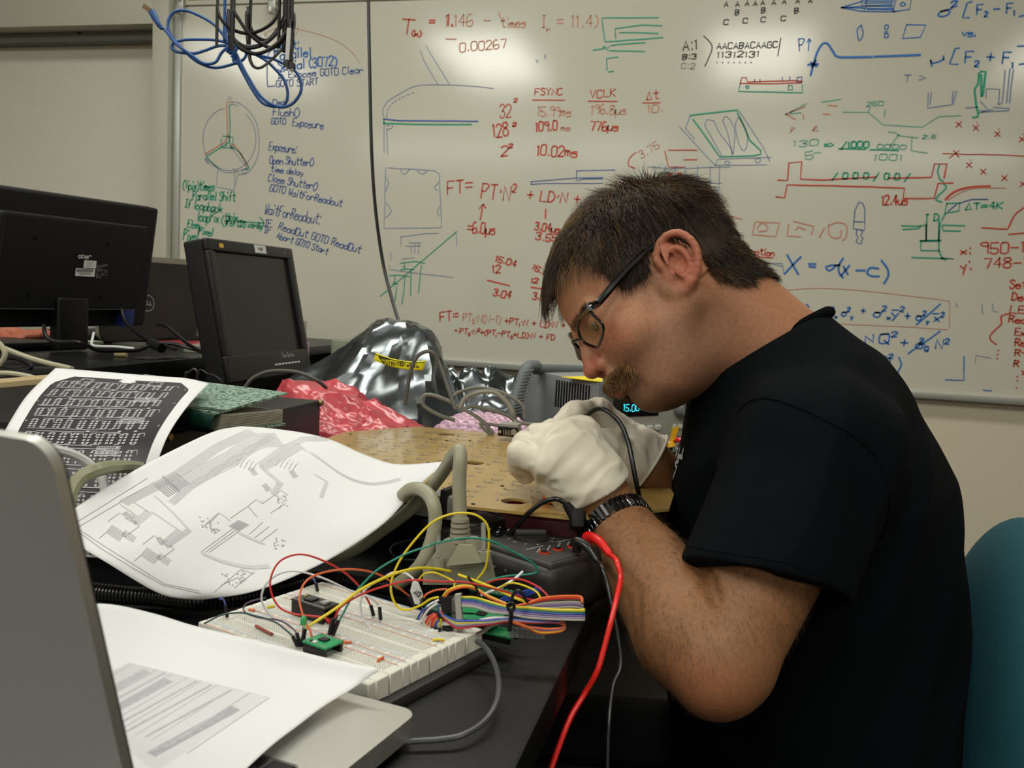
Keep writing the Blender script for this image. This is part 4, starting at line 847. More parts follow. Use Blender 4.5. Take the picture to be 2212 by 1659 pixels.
# ------------------------------------------------------------------ bench power supply
Fc=np.array([-.215,1.594,.770]); ux=np.array([.69,.724,0]); uy=np.array([-.724,.69,0]); RP=np.stack([ux,uy,zz],1)
psu=thing('bench_power_supply',(Fc[0],Fc[1],TZ),'light grey bench power supply with lit digits and rows of buttons behind the hands','power supply')
M_ps=mat('supply_grey','7c7f80',.5,noise=.02,nscale=40); M_pf=mat('front_panel_grey','a3a69c',.5); M_pd=mat('bumper_grey','5f6466',.55)
def pb(name,a,b,c_,s,m,r=.003,**k):
    q=MB(); q.box(Fc+ux*a+uy*b+zz*c_,s,R=RP,r=r); return build(name,q,m,psu,**k)
pb('case',.1065,.135,.0665,(.213,.25,.133),M_ps,.004); pb('front_panel',.1065,-.002,.0665,(.213,.012,.133),M_pf,.004)
pb('front_bumper',.004,-.004,.0665,(.020,.024,.14),M_pd,.006); pb('front_bumper',.209,-.004,.0665,(.020,.024,.14),M_pd,.006); pb('rear_bumper',.1065,.262,.0665,(.216,.022,.142),M_pd,.006)
pb('front_bumper',.1065,-.003,.136,(.21,.022,.010),M_pd,.004)
pb('display',.072,-.0085,.095,(.108,.003,.046),mat('display_window','0a0f12',.12),.001)
M_dig=mat('cyan_digits','39c8dc',.5,emis=2.2)
textface(psu,'15.00V 1.0A',Fc+ux*.040-uy*.0103+zz*.083,ux,zz,.012,M_dig,.0012,'digits',.62)
for i in range(13):
    pb('vent_slot',-.0008,.040+i*.0085,.098,(.002,.0036,.052),M_black,.0008)
for i in range(5):
    pb('button',.048+i*.0195,-.010,.050,(.012,.006,.009),M_white,.0015); pb('button',.048+i*.0195,-.010,.029,(.012,.006,.009),M_ps,.0015)
for i in range(2): pb('button',.168+i*.014,-.010,.050,(.008,.006,.009),M_white,.0015)
pb('button',.172,-.010,.029,(.020,.006,.009),M_ps,.0015)
for i in range(5):
    for z_ in (.0505,.0295):
        a=Fc+ux*(.0435+i*.0195)-uy*.0133+zz*z_; q=MB(); ribbon(q,[a,a+ux*.008],-uy,.0012); build('button_print',q,M_print,psu,smooth=False)
q=MB(); c0=Fc+ux*.180-uy*.008+zz*.085; q.tube([c0,c0-uy*.016,c0-uy*.020],[.017,.015,.013],28); build('knob',q,M_ps,psu)
for i,mm in enumerate((mat('red_post','b01f18',.4),M_black,mat('red_post','b01f18',.4),M_black,M_chrome)):
    c0=Fc+ux*(.06+i*.03)-uy*.008+zz*.010; q=MB(); q.tube([c0,c0-uy*.012,c0-uy*.016],[.005,.0055,.004],14); build('binding_post',q,mm,psu)
for a in (.02,.19):
    for b in (.02,.24):
        q=MB(); c0=Fc+ux*a+uy*b; q.cyl(c0*[1,1,0]+zz*TZ,c0,.010,seg=14); build('foot',q,M_black,psu)
q=MB(); hp=[(1106,905,1.70),(1112,878,1.70),(1122,840,1.71),(1134,805,1.72),(1142,792,1.73),(1160,789,1.75)]
q.tube(catmull([PT(p) for p in hp],6),.0125,12,flat=.8,up=[0,1,0]); build('carry_handle',q,M_pd,psu,label='ridged grey carry handle')
q=MB(); q.tube(catmull([PT(p) for p in ((1142,797,1.75),(1230,799,1.82),(1330,803,1.90),(1420,808,1.96))],6),.0105,12,up=[0,1,0]); build('carry_handle',q,M_pd,psu)
q=MB()
for i in range(14):
    p=at(1110+i*2.1-6,895-i*7,1.685-.0); q.tube([p,p+ (at(1135,0+800,1.685)-at(1110,800,1.685))*.9+zz*.004],.0016,6)
build('handle_ridges',q,M_pd,psu,kind='stuff')
ya,yb_,yc,yd=at(1205,813,1.80),at(1300,826,1.66),at(1302,817,1.69),at(1240,812,1.80)
q=MB(); z0=Fc[2]+.1335; P=[np.array([p[0],p[1],z0+h]) for p,h in ((onz(1212,815,z0),.0),(onz(1300,826,z0),0),(onz(1330,822,z0),.001),(onz(1300,814,z0),.001))]; q.prism(P,zz,.0012)
solid('yellow_tag',q,mat('bright_yellow','e3cf16',.4),'yellow and red warning card lying on top of the grey power supply','card')
# ------------------------------------------------------------------ bags
def vnoise(P,s,seed=0):
    P=np.asarray(P)*s+seed*17.3; i=np.floor(P).astype(int); f=P-i; f=f*f*(3-2*f)
    def h(a,b,c): v=np.sin(a*127.1+b*311.7+c*74.7)*43758.5453; return v-np.floor(v)
    r=0
    for dx in (0,1):
        for dy in (0,1):
            for dz in (0,1):
                r=r+h(i[...,0]+dx,i[...,1]+dy,i[...,2]+dz)*(f[...,0] if dx else 1-f[...,0])*(f[...,1] if dy else 1-f[...,1])*(f[...,2] if dz else 1-f[...,2])
    return r
def mound(c,sx,sy,h,yaw,fn,nu=90,nv=44,p=2.4):
    """closed lumpy bag: footprint superellipse, height profile, displacement fn(P, unit dir)"""
    R=rotm(yaw=yaw); G=np.zeros((nu,nv,3))
    for i in range(nu):
        a=2*math.pi*i/nu; ca,sa=math.cos(a),math.sin(a); k=(abs(ca)**p+abs(sa)**p)**(-1/p)
        for j in range(nv):
            t=j/(nv-1)*math.pi/2; G[i,j]=[sx*ca*k*math.cos(t)**.7,sy*sa*k*math.cos(t)**.7,h*math.sin(t)]
    G=fn(G); G[...,2]=np.maximum(G[...,2],0); G=G@R.T+np.asarray(c); q=MB(); q.grid(G,closed_u=True)
    q.add(np.vstack([G[:,0]]),[list(range(nu))[::-1]]); return q
def ridges(P,s,seed,amp):
    return amp*(1-2*np.abs(vnoise(P,s,seed)-.5)*2)
M_bag=mat('static_shield_bag','767c80',.2,metal=.9,noise=.15,nscale=10)
sc=onz(815,985,TZ)
def fbag(G):
    G=G.copy(); x=G[...,0]; d=np.zeros_like(x)
    n=ridges(G*[1,1,.6],9,1,.042)+ridges(G*[1.5,1,.4],22,2,.014)+ridges(G,55,3,.003)
    r=np.linalg.norm(G[...,:2],axis=-1,keepdims=True)+1e-6
    G[...,:2]*=(1+(n-.015)[...,None]*3.0*(G[...,2:]*4+.5))*(1-.42*np.clip(G[...,2:]/.212,0,1))
    G[...,0]+=.12*np.clip(G[...,2]/.212,0,1)**1.5*.55
    G[...,2]=G[...,2]*(1+n*1.6)
    return G
q=mound((-.705,1.67,TZ),.215,.135,.225,14,fbag,64,26,2.0)
sb=thing('static_shield_bag',(-.735,1.66,TZ),'crumpled silver see-through anti-static bag with a yellow warning label','bag')
build('film',q,M_bag,sb,angle=12)
dep_b=1.52
def bagpt(px,py,d=1.56): return (px,py,d)
yl_=Sheet([bagpt(812,762),bagpt(850,775),bagpt(890,781),bagpt(920,779)],[bagpt(807,778),bagpt(845,792),bagpt(885,799),bagpt(914,800)],[bagpt(812,762),bagpt(807,778)],[bagpt(920,779),bagpt(914,800)],12,6)
o_=yl_.build('warning_label',mat('label_yellow','e0d40f',.35),sb)
S=textstrokes('! ATTENTION static',(828,787),(905,794),7,0,.02)+[[(811,765),(850,778),(890,784),(917,782)],[(818,770),(842,777),(829,785),(818,770)],[(820,772),(838,777),(829,783),(822,774),(832,778)]]
ink('label_print',S,lambda st:yl_.uv([yl_.inv(*p) for p in st],.0012),.0011,M_black,sb)
q=mound((-.50,1.84,TZ),.17,.10,.10,10,lambda G:np.concatenate([G[...,:2]*(1+ridges(G,20,5,.12)[...,None]),(G[...,2:]*(1+ridges(G,26,6,.5)[...,None]))],-1),80,30)
solid('static_shield_bag',q,M_bag,'smaller crumpled silver bag lying between the big one and the power supply','bag')
M_pink=mat('pink_bubble_film','b3434c',.3,spec=.6,noise=.2,nscale=25,coat=.3); M_pink2=mat('light_pink_film','b892a8',.28,spec=.6,coat=.4,noise=.08,nscale=60)
def fpink(G):
    G=G.copy(); n=ridges(G,22,7,.010)+ridges(G*[1,1,2],55,8,.004)+vnoise(G,110,9)*.003
    G[...,:2]*=1+(ridges(G,12,3,.10))[...,None]; G[...,2]+=n*np.clip(G[...,2]*30,0,1)-.045*(G[...,0]/.15+.0)*np.clip(G[...,2]*12,0,1); return G
q=mound((-.455,1.50,TZ),.185,.085,.105,22,fpink,150,50,3)
def fpinkb(G):
    G=fpink(G); return G
cpk=onz(730,945,TZ+.04)
q=mound((-.635,1.475,TZ),.190,.085,.100,-14,fpink,160,54,3.2)
solid('pink_bubble_bag',q,M_pink,'reddish pink anti-static bubble bag beside the black equipment box','bag')
def fb2(G):
    G=G.copy(); nrm=G/ (np.linalg.norm(G,axis=-1,keepdims=True)+1e-6); X=G[...,0]*100; Y=(G[...,1]+G[...,2]*.6)*100
    bub=np.clip(np.sin(X*3.3)*np.sin(Y*3.3),0,1)**.6*.0035; G+=nrm*bub[...,None]; G[...,2]+=ridges(G,14,4,.006)*np.clip(G[...,2]*30,0,1); return G
q=mound((-.405,1.50,TZ),.115,.07,.088,-10,fb2,220,60,3.2)
solid('pink_bubble_bag',q,M_pink2,'pale pink bubble wrap bag behind the gold board, right of the red one','bag')
# ------------------------------------------------------------------ grey cables around the bags
M_gc=mat('grey_cable','77766f',.45); M_gc2=mat('beige_cable','a8a48c',.45); M_wc=mat('white_cable','c4c6c6',.4); M_dgc=mat('dark_grey_cable','55534f',.45)
cable('grey_cable','thin dark grey cable arching from behind the notebook over the red bag','cable',[(515,850,1.5),(528,838,1.5),(545,818,1.5),(575,804,1.5),(612,801,1.5),(650,806,1.5),(685,822,1.5),(705,838,1.52)],.0032,M_dgc)
cable('grey_cable','grey cable standing in a tall loop in front of the silver bag','cable',[(875,875,1.38),(880,840,1.38),(888,800,1.38),(900,772,1.38),(918,760,1.38),(935,762,1.38),(948,782,1.38),(962,820,1.37),(972,850,1.36),(984,885,1.35)],.0030,M_dgc)
cg=lambda *c:[(500+c[i]/3.16,650+c[i+1]/3.16,1.42) for i in range(0,len(c),2)]
cable('grey_cable','grey cable coil on top of the pale pink bag, outer turn','cable',cg(1525,815,1420,780,1320,720,1305,660,1350,640,1450,670,1550,720,1700,810,1790,910),.0031,M_gc)
cable('grey_cable','grey cable coil on top of the pale pink bag, upper turn','cable',cg(1500,660,1560,620,1680,590,1800,610,1900,650,1990,720,2000,800),.0028,M_gc)
cable('grey_cable','grey cable running to the connector standing on the gold board','cable',cg(1560,730,1600,660,1700,620,1800,625,1880,690,1920,760,1935,830)+[(1110,935,1.36)],.0042,mat('connector_cable','8f8e84',.45))
cable('grey_cable','grey cable coil on top of the pale pink bag, lower turn','cable',cg(1560,750,1640,720,1750,740,1880,780,1960,830,2080,845,2140,850)+[(1200,915,1.42)],.0030,M_gc)
cable('grey_cable','grey cable coil on top of the pale pink bag, short front turn','cable',cg(1700,830,1720,870,1790,930,1700,840,1830,850,1980,840),.0026,M_gc)
cn=thing('serial_connector',onz(1098,950,Zp),'grey D-shaped cable connector standing on the far edge of the gold board','connector')
fc_=onz(1097,952,Zp)+zz*.010
q=MB(); q.box(fc_+[0,.012,.006],(.030,.024,.020),r=.003); build('hood',q,mat('connector_cable','8f8e84',.45),cn)
q=MB(); q.box(fc_+[0,-.002,.004],(.031,.004,.0145),r=.001); build('flange',q,M_black,cn)
for s_ in (-1,1):
    q=MB(); q.cyl(fc_+[s_*.0115,-.004,.004],fc_+[s_*.0115,-.0075,.004],.0026,seg=12); build('screw',q,M_chrome,cn)
for i in range(6):
    q=MB(); q.box(fc_+[(i-2.5)*.0023,-.0045,.003],(.0008,.001,.008)); build('pin',q,M_chrome,cn)
# ------------------------------------------------------------------ far clutter on the shelf and behind
q=MB(); P=onz(715,880,TZ); q.box((-.98,2.42,TZ+.075),(.22,.16,.150),r=.006); q.box((-.98,2.338,TZ+.075),(.20,.004,.132),r=.002)
solid('grey_green_instrument',q,mat('grey_green_case','7f8672',.5),'small grey-green instrument case behind the silver bag','instrument')
bx_=thing('pink_box',(-1.1,2.45,TZ),'small pale bracket and pink cup beside the square monitor','bracket')
q=MB(); a=at(652,722,2.5); q.box(a,(.02,.02,.075),r=.003); q.box((a[0],a[1],(TZ+a[2])/2),(.02,.02,a[2]-TZ)); build('bracket',q,M_alu,bx_)
q=MB(); a=at(658,740,2.48); q.tube([a*[1,1,0]+zz*TZ,a],[.016,.013],16); build('pink_cup',q,M_pink2,bx_)
def shelfbox(name,px,py,s,m,label,cat,yaw=0,z=SZ,r=.003,group=None):
    P=onz(px,py,z); q=MB(); q.box(P+zz*(s[2]/2+.0005),s,R=rotm(yaw=yaw),r=r); return solid(name,q,m,label,cat,group)
q=MB(); P=onz(455,715,SZ); q.box(P+zz*.020,(.05,.075,.04),r=.004); q.box(P+np.array([.026,0,.022]),(.003,.05,.024))
lc_=solid('lcd_gadget',q,mat('pale_grey_plastic','9fa39a',.5),'small pale gadget with a dark display beside the square monitor','gadget')
shelfbox('closed_laptop',418,732,(.20,.28,.012),M_blackm,'thin black closed device on the far shelf beside the monitor','laptop',-5)
shelfbox('red_folder',425,742,(.16,.22,.004),M_pink,'red folder edge under the thin black device','folder',-5,SZ)
P=onz(418,760,SZ); q=MB(); q.tube([P+zz*.001,P+zz*.016,P+zz*.018],[.024,.022,.018],20); solid('tape_roll',q,mat('pale_tape','8b8b7d',.5),'small grey roll next to an orange scrap on the shelf','tape roll')
q=MB(); a_=onz(438,757,SZ)+zz*.004; q.prism([a_+[-.02,-.02,0],a_+[.02,-.015,.006],a_+[.025,.02,.004],a_+[-.015,.025,.01]],zz,.001); solid('orange_wrapper',q,mat('orange_paper','c48522',.5),'orange paper scrap on the shelf beside the square monitor','paper scrap')
q=MB(); a_=onz(455,752,SZ)+zz*.001; q.box(a_+[.0,.03,.001],(.10,.13,.002)); solid('white_note',q,M_paper,'white note under the orange scrap on the shelf','paper')
P=onz(292,752,SZ); q=MB(); q.tube([P+zz*.001,P+zz*.012,P+zz*.012],[.052,.054,.050],32); q.tube([P+zz*.0125,P+zz*.0135],[.04,.04],32)
solid('disc_case',q,mat('disc_silver','8e8f8a',.3,metal=.5),'round silver disc tub lying on the shelf behind the cables','disc case')
P=onz(259,772,SZ); q=MB(); q.tube([P+[-.012,0,.008],P+[.012,.008,.008]],.008,16); solid('cork',q,mat('cork_end','a08f66',.7),'small beige cork lying beside the monitor foot','cork')
for i,(px,py) in enumerate(((330,775),(362,773))):
    q=MB(); a_=onz(px,py,SZ)+zz*.002; q.prism([a_+[-.03,-.03,0],a_+[.02,-.04,0],a_+[.04,.03,0],a_+[-.02,.035,0]],zz,.0008); solid('plastic_scrap',q,mat('clear_film','5d5e5c',.15,alpha=.6),['crumpled clear film scrap near the shelf edge behind the print','clear film scrap on the shelf edge next to the square monitor'][i],'scrap')
# keyboard and papers behind the wide monitor
a_=onz(20,745,SZ); q=MB(); q.box(at(70,735,2.6)*[1,1,0]+zz*(SZ+.0125),(.16,.42,.014),R=rotm(yaw=-10),r=.005); q.box(at(70,735,2.6)*[1,1,0]+zz*(SZ+.003),(.12,.34,.005),R=rotm(yaw=-10),r=.003)
solid('grey_keyboard',q,mat('laptop_edge_grey','8d8880',.4,metal=.3),'grey slim keyboard tray showing under the wide monitor','keyboard')
q=MB(); a_=at(75,757,2.25); q.box(a_*[1,1,0]+zz*(SZ+.004),(.14,.30,.008),R=rotm(yaw=-8),r=.001); solid('paper_pad',q,mat('greenish_paper','b4bfae',.7),'pale greenish paper pad under the wide monitor','paper')
# ------------------------------------------------------------------ beige and black cables at the left
cable('beige_cable','beige cable curled in a loop at the left edge below the wide monitor','cable',[(-20,735,1.6),(-2,742,1.6),(10,760,1.6),(8,775,1.6),(-4,790,1.6),(-20,800,1.6)],.0048,M_gc2)
cable('beige_cable','beige cable running from the left edge toward the top of the layout print','cable',[(-10,745,1.75),(20,757,1.75),(60,772,1.75),(105,785,1.74),(140,793,1.72),(155,797,1.7)],.0052,M_gc2)
cable('beige_cable','second beige cable slanting down to the layout print at the left edge','cable',[(-10,806,1.5),(25,807,1.5),(60,813,1.5),(90,821,1.5),(120,824,1.5)],.0045,M_gc2)
cable('beige_cable','thick tan cable crossing the left edge below the shelf','cable',[(-20,832,1.45),(20,830,1.45),(60,826,1.45),(110,822,1.45)],.0105,mat('tan_cable','a8946f',.5))
cable('black_cable','black cable bent back at the left edge on the shelf','cable',[(-10,773,1.66),(20,772,1.66),(45,776,1.66),(65,788,1.66),(62,796,1.66),(30,800,1.66),(-10,797,1.66)],.0048,M_bc)
cable('black_cable','black video cable curving from the blue plug down to the shelf','cable',[(262,668,2.10),(268,690,2.08),(285,712,2.05),(315,732,2.0),(345,742,1.97),(380,755,1.95)],.0032,M_bc)
cable('black_cable','black cable looping from the wide monitor across its stand','cable',[(95,700,1.80),(97,720,1.80),(110,735,1.80),(135,739,1.80),(165,739,1.80),(190,748,1.82),(215,757,1.85),(260,758,1.9),(300,756,1.95),(330,745,1.98),(370,742,2.0),(410,752,2.0),(450,763,1.98),(475,775,1.95)],.0042,M_bc)
cable('black_cable','black cable running from the dark laptop to the square monitor','cable',[(340,702,2.15),(360,706,2.1),(380,722,2.05),(405,742,2.0),(435,760,1.95),(470,780,1.9)],.0042,M_bc)
cable('black_cable','thin black cable loop standing behind the layout print','cable',[at(400,835,1.55)*[1,1,0]+zz*(TZ+.003),(400,822,1.55),(408,805,1.55),(420,798,1.55),(427,808,1.55),(426,822,1.55),at(426,830,1.55)*[1,1,0]+zz*(TZ+.003)],.0025,M_bc)
cable('black_cable','thin black cable arching toward the square monitor foot','cable',[at(415,830,1.6)*[1,1,0]+zz*(TZ+.003),(425,812,1.6),(450,808,1.6),(475,820,1.6),(480,842,1.6),at(480,860,1.6)*[1,1,0]+zz*(TZ+.003)],.002,M_bc)
q=MB(); a_=at(325,741,1.985); b2=at(350,752,1.96); q.tube([a_,b2],[.011,.011],12); solid('ferrite_core',q,M_black,'black ferrite lump on the cable behind the layout print','ferrite')
cable('white_cable','white cable bent around the monitor stand','cable',[(203,718,2.0),(199,735,1.99),(199,745,1.97),(215,748,1.96),(250,749,1.95),(290,753,1.95)],.0028,M_wc)
cable('white_cable','thick white cable arching from the laptop lid over the layout print','cable',[(25,985,.80),(60,975,.82),(110,970,.84),(165,985,.86),(205,1015,.87),(225,1045,.87),(225,1075,.86),(215,1100,.85)],.0048,M_wc)
cable('grey_green_cable','thick grey-green cable arching under the schematic sheet','cable',[(150,1130,.80),(147,1095,.81),(155,1060,.82),(175,1032,.83),(210,1015,.84),(255,1008,.87),(300,1010,.91),(340,1022,.95)],.0066,mat('khaki_cable','83846a',.4))
cable('white_cable','thick white cable passing under the left corner of the schematic','cable',[(95,1150,.78),(110,1140,.79),(130,1150,.80),(165,1175,.80),(200,1190,.80)],.0055,M_wc)
# round multi-pin connector
rc=thing('round_connector',(-.60,.76,TZ),'black round multi-pin connector beside the laptop lid','connector')
c0=at(118,1212,.70); ax=np.array([.75,-.5,.42]); ax/=np.linalg.norm(ax)
q=MB(); q.tube([c0-ax*.035,c0-ax*.012,c0-ax*.012,c0],[.0105,.0118,.0125,.0125],32); build('shell',q,mat('black_metal_shell','141314',.3,metal=.4),rc)
q=MB(); q.tube([c0+ax*.0002,c0+ax*.001],[.0105,.0105],32); build('insert',q,M_blackm,rc)
e1=np.cross(ax,zz); e1/=np.linalg.norm(e1); e2=np.cross(ax,e1)
for r_,n_ in ((.0085,10),(.0045,5)):
    for i in range(n_):
        a=2*math.pi*i/n_; p=c0+ax*.001+e1*r_*math.cos(a)+e2*r_*math.sin(a); q=MB(); q.cyl(p,p+ax*.0015,.0008,seg=6); build('contact',q,mat('brass_screw','8a7a52'),rc)
# yellow kapton-like tape
tp=Sheet([(178,1222,.78),(196,1240,.78)],[(125,1290,.76),(140,1308,.76)],[(178,1222,.78),(163,1240,.775),(148,1262,.77),(132,1275,.765),(125,1290,.76)],[(196,1240,.78),(182,1252,.775),(160,1270,.77),(148,1284,.765),(140,1308,.76)],10,24)
t_=thing('yellow_tape',(-.52,.7,TZ),'twisted strip of shiny yellow tape beside the laptop lid','tape'); tp.build('strip',mat('yellow_tape_film','b9b028',.15,spec=.8,coat=.6),t_)
# ------------------------------------------------------------------ coiled wrist-strap cord
M_coil=mat('coil_cord','0b0b0c',.28,spec=.6)
def coil(pts,R,r,turns):
    P=catmull([PT(p) for p in pts],30); L=np.r_[0,np.cumsum(np.linalg.norm(np.diff(P,axis=0),axis=1))]; n=turns*12; t=np.linspace(0,L[-1],n)
    C_0=np.stack([np.interp(t,L,P[:,k]) for k in range(3)],1); T=np.gradient(C_0,axis=0); T/=np.linalg.norm(T,axis=1)[:,None]; U=np.cross(T,[0,0,1.]); U/=np.linalg.norm(U,axis=1)[:,None]; V=np.cross(T,U)
    a=np.linspace(0,turns*2*math.pi,n)[:,None]; return C_0+R*(np.cos(a)*U+np.sin(a)*V)
cd_=thing('coiled_cord',(-.3,.9,TZ),'black coiled wrist-strap cord stretched across the bench behind the breadboard','cord')
Z=lambda px,py,z:onz(px,py,z)
q=MB(); q.tube(coil([Z(110,1262,.762),Z(180,1275,.762),Z(260,1285,.762),Z(340,1290,.762),Z(430,1300,.762),Z(520,1290,.764),Z(620,1265,.764),Z(700,1250,.765),Z(800,1262,.765),Z(880,1272,.765),Z(960,1270,.767),Z(1005,1250,.775),(1040,1215,.93),(1062,1195,.94)],.0068,.0019,150),.0019,6); build('coil',q,M_coil,cd_)
q=MB(); q.tube(catmull([PT(p) for p in ((1062,1195,.94),(1085,1172,.935),(1110,1145,.93),(1140,1110,.92),(1170,1087,.915),(1200,1078,.91),(1222,1088,.91),(1235,1105,.91))],10),.0026,10); build('straight_lead',q,M_coil,cd_)
q=MB(); q.tube([PT(p) for p in ((1222,1088,.905),(1231,1100,.905),(1240,1115,.905))],[.004,.0052,.0055],12); q.box(at(1245,1122,.905),(.013,.016,.020),R=rotm(yaw=20,roll=-30),r=.003); build('snap_plug',q,M_blackm,cd_)
# ------------------------------------------------------------------ thick grey parallel cable with connector
pcb_c=thing('parallel_cable',(-.25,.85,TZ),'thick beige-grey data cable with a big ribbed connector hood standing on the bench','cable')
M_pc=mat('parallel_cable_grey','8f8d78',.42); M_hd=mat('connector_hood','8a8775',.5)
def strandp(par,name,pts,r,m):
    q=MB(); q.tube(catmull([PT(p) for p in pts],12),r,14); return build(name,q,m,par)
strandp(pcb_c,'cable_run',[(995,1140,.84),(993,1095,.84),(992,1040,.84),(994,1000,.84),(994,978,.845),(988,974,.85),(978,986,.86),(960,1015,.88),(935,1048,.90),(905,1080,.92),(875,1110,.93),(820,1150,.94),(770,1185,.94),(700,1215,.93)],.0066,M_pc)
strandp(pcb_c,'cable_run',[(870,1070,.88),(885,1058,.87),(905,1056,.86),(925,1068,.85),(938,1095,.84),(940,1130,.84),(930,1175,.84),(912,1215,.84),(890,1240,.85),(860,1262,.86)],.0066,M_pc)
for k_ in range(5):
    z0=1120+k_*11; q=MB(); q.tube([at(994,z0,.835),at(994,z0+7,.835)],[.0085+.0004*k_]*2,20); build('strain_relief_rib',q,M_hd,pcb_c)
q=MB(); q.tube([at(994,1118,.836),at(994,1172,.836)],[.0075,.008],16); build('strain_relief',q,M_hd,pcb_c)
p4=[at(*p) for p in ((970,1160,.835),(1022,1162,.835),(1052,1212,.835),(1062,1258,.84),(925,1258,.84),(925,1225,.84))]
q=MB(); nrm=np.array([.23,.97,0]); q.prism([p-nrm*.009 for p in p4],nrm,.018); build('hood',q,M_hd,pcb_c,angle=20)
p5=[at(*p) for p in ((990,1176,.822),(1018,1178,.822),(1040,1215,.822),(965,1222,.822))]; q=MB(); q.prism([p-nrm*.001 for p in p5],nrm,.004); build('hood_inset',q,mat('connector_hood_light','98957f',.5),pcb_c)
for x0,y0 in ((948,1205),(1046,1190)):
    q=MB(); q.tube([at(x0,y0,.83),at(x0,y0+22,.83)],[.0065,.0065],14); build('thumb_screw',q,M_hd,pcb_c); q=MB(); q.tube([at(x0-2,y0-60,.84),at(x0-1,y0,.83)],.0025,8); build('screw_shaft',q,M_gc,pcb_c)
g2=thing('grey_connector',onz(905,1100,TZ),'grey data connector lying at the left front edge of the gold board','connector')
q=MB(); q.box(at(925,1085,.965),(.075,.030,.026),R=rotm(yaw=-8),r=.005); build('hood',q,M_gc,g2); q=MB(); q.box(at(972,1082,.955),(.008,.034,.030),R=rotm(yaw=-8),r=.002); build('flange',q,M_blackm,g2)
q=MB(); q.tube(catmull([at(885+22*math.cos(a)-a*1.5,1085+17*math.sin(a),.95) for a in np.linspace(-1,5,20)],4),.005,10); build('coiled_lead',q,M_gc,g2)
cable('usb_cable','dark grey usb cable curving across the benchtop beside the laptop corner','cable',[(1030,1385,.72),(1048,1398,.71),(1068,1432,.69),(1078,1475,.66),(1072,1520,.635),(1045,1560,.615),(1000,1588,.60),(950,1598,.595),(890,1602,.592),(840,1608,.59)],.0022,mat('usb_grey','3d3e42',.35))
cable('thin_black_wire','thin black wire loop on the dark benchtop behind the connector hood','wire',[(905,1210,.93),(868,1208,.93),(845,1195,.94),(850,1178,.95),(890,1166,.95),(930,1160,.95)],.0012,mat('dark_wire','2c2c2e',.3))
# ------------------------------------------------------------------ breadboard
BZ=.775
bA=onz(430,1345,BZ); bB=onz(790,1478,BZ); bC=onz(1075,1375,BZ)
ub=bB-bA; LBd=np.linalg.norm(ub)+.004; ub/=np.linalg.norm(ub); vb=np.array([-ub[1],ub[0],0]); WBd=abs((bC-bB)@vb)+.006
bA=bA-ub*.002; RB=np.stack([ub,vb,zz],1)
BB=lambda a,b,h=0:bA*[1,1,0]+ub*a+vb*b+zz*(BZ+h)
bb=thing('breadboard',BB(LBd/2,WBd/2)*[1,1,0]+zz*TZ,'wide white solderless breadboard on a dark plate, crowded with jumper wires and small boards','breadboard')
M_bb=mat('cream_breadboard','cfcec4',.5,bump=.00015,bscale=300); M_red=mat('red_stripe','cf8a78',.6); M_blu=mat('blue_stripe','9fb0c8',.6); M_dot=mat('hole_grey','8d8b82',.7)
q=MB(); q.box(BB(LBd/2,WBd/2,0)*[1,1,0]+zz*(TZ+.0045),(LBd+.016,WBd+.012,.009),R=RB,r=.002); build('base_plate',q,mat('dark_plate','2a2a28',.5),bb)
NB=3; wb_=WBd/NB
for i in range(NB):
    y0=i*wb_
    for y1,w_ in ((y0+.0045,.0085),(y0+wb_/2-.0075,.0145),(y0+wb_/2+.0075,.0145),(y0+wb_-.0045,.0085)):
        q=MB(); q.box(BB(LBd/2,y1,0)*[1,1,0]+zz*(TZ+.017),(LBd,w_-.0004,.016),R=RB,r=.0008,seg=1); build('strip',q,M_bb,bb)
    q=MB(); q.box(BB(LBd/2,y0+wb_/2,0)*[1,1,0]+zz*(TZ+.0155),(LBd-.001,.004,.013),R=RB); q.box(BB(LBd/2,y0+wb_/2,0)*[1,1,0]+zz*(TZ+.015),(LBd-.001,wb_-.001,.011),R=RB); build('strip_core',q,M_bb,bb)
flb=lambda st:(np.array([BB(a,b,.0004) for a,b in st]),zz)
Sr=[];Sb=[];Sd=[]
for i in range(NB):
    y0=i*wb_
    for y in (y0+.0012,y0+wb_-.0078): Sr.append([(.006,y),(LBd-.006,y)])
    for y in (y0+.0080,y0+wb_-.0012): Sb.append([(.006,y),(LBd-.006,y)])
    for k_ in range(int((LBd-.012)/.00254)):
        a=.007+k_*.00254
        for b in (y0+.0034,y0+.0058,y0+wb_-.0056,y0+wb_-.0032):
            if k_%6!=5: Sd.append([(a,b),(a+.0008,b)])
        for r_ in range(5):
            for b in (y0+wb_/2-.0125+r_*.00235,y0+wb_/2+.0030+r_*.00235): Sd.append([(a,b),(a+.0008,b)])
ink('red_rail_line',Sr,flb,.0008,M_red,bb); ink('blue_rail_line',Sb,flb,.0008,M_blu,bb)
o=ink('contact_holes',Sd,flb,.0008,M_dot,bb); o['kind']='stuff'
M_gpcb=mat('green_solder_mask','1c8a56',.35,spec=.6); M_kpcb=mat('dark_solder_mask','26231f',.4); M_chip=mat('chip_black','0e0e10',.35)
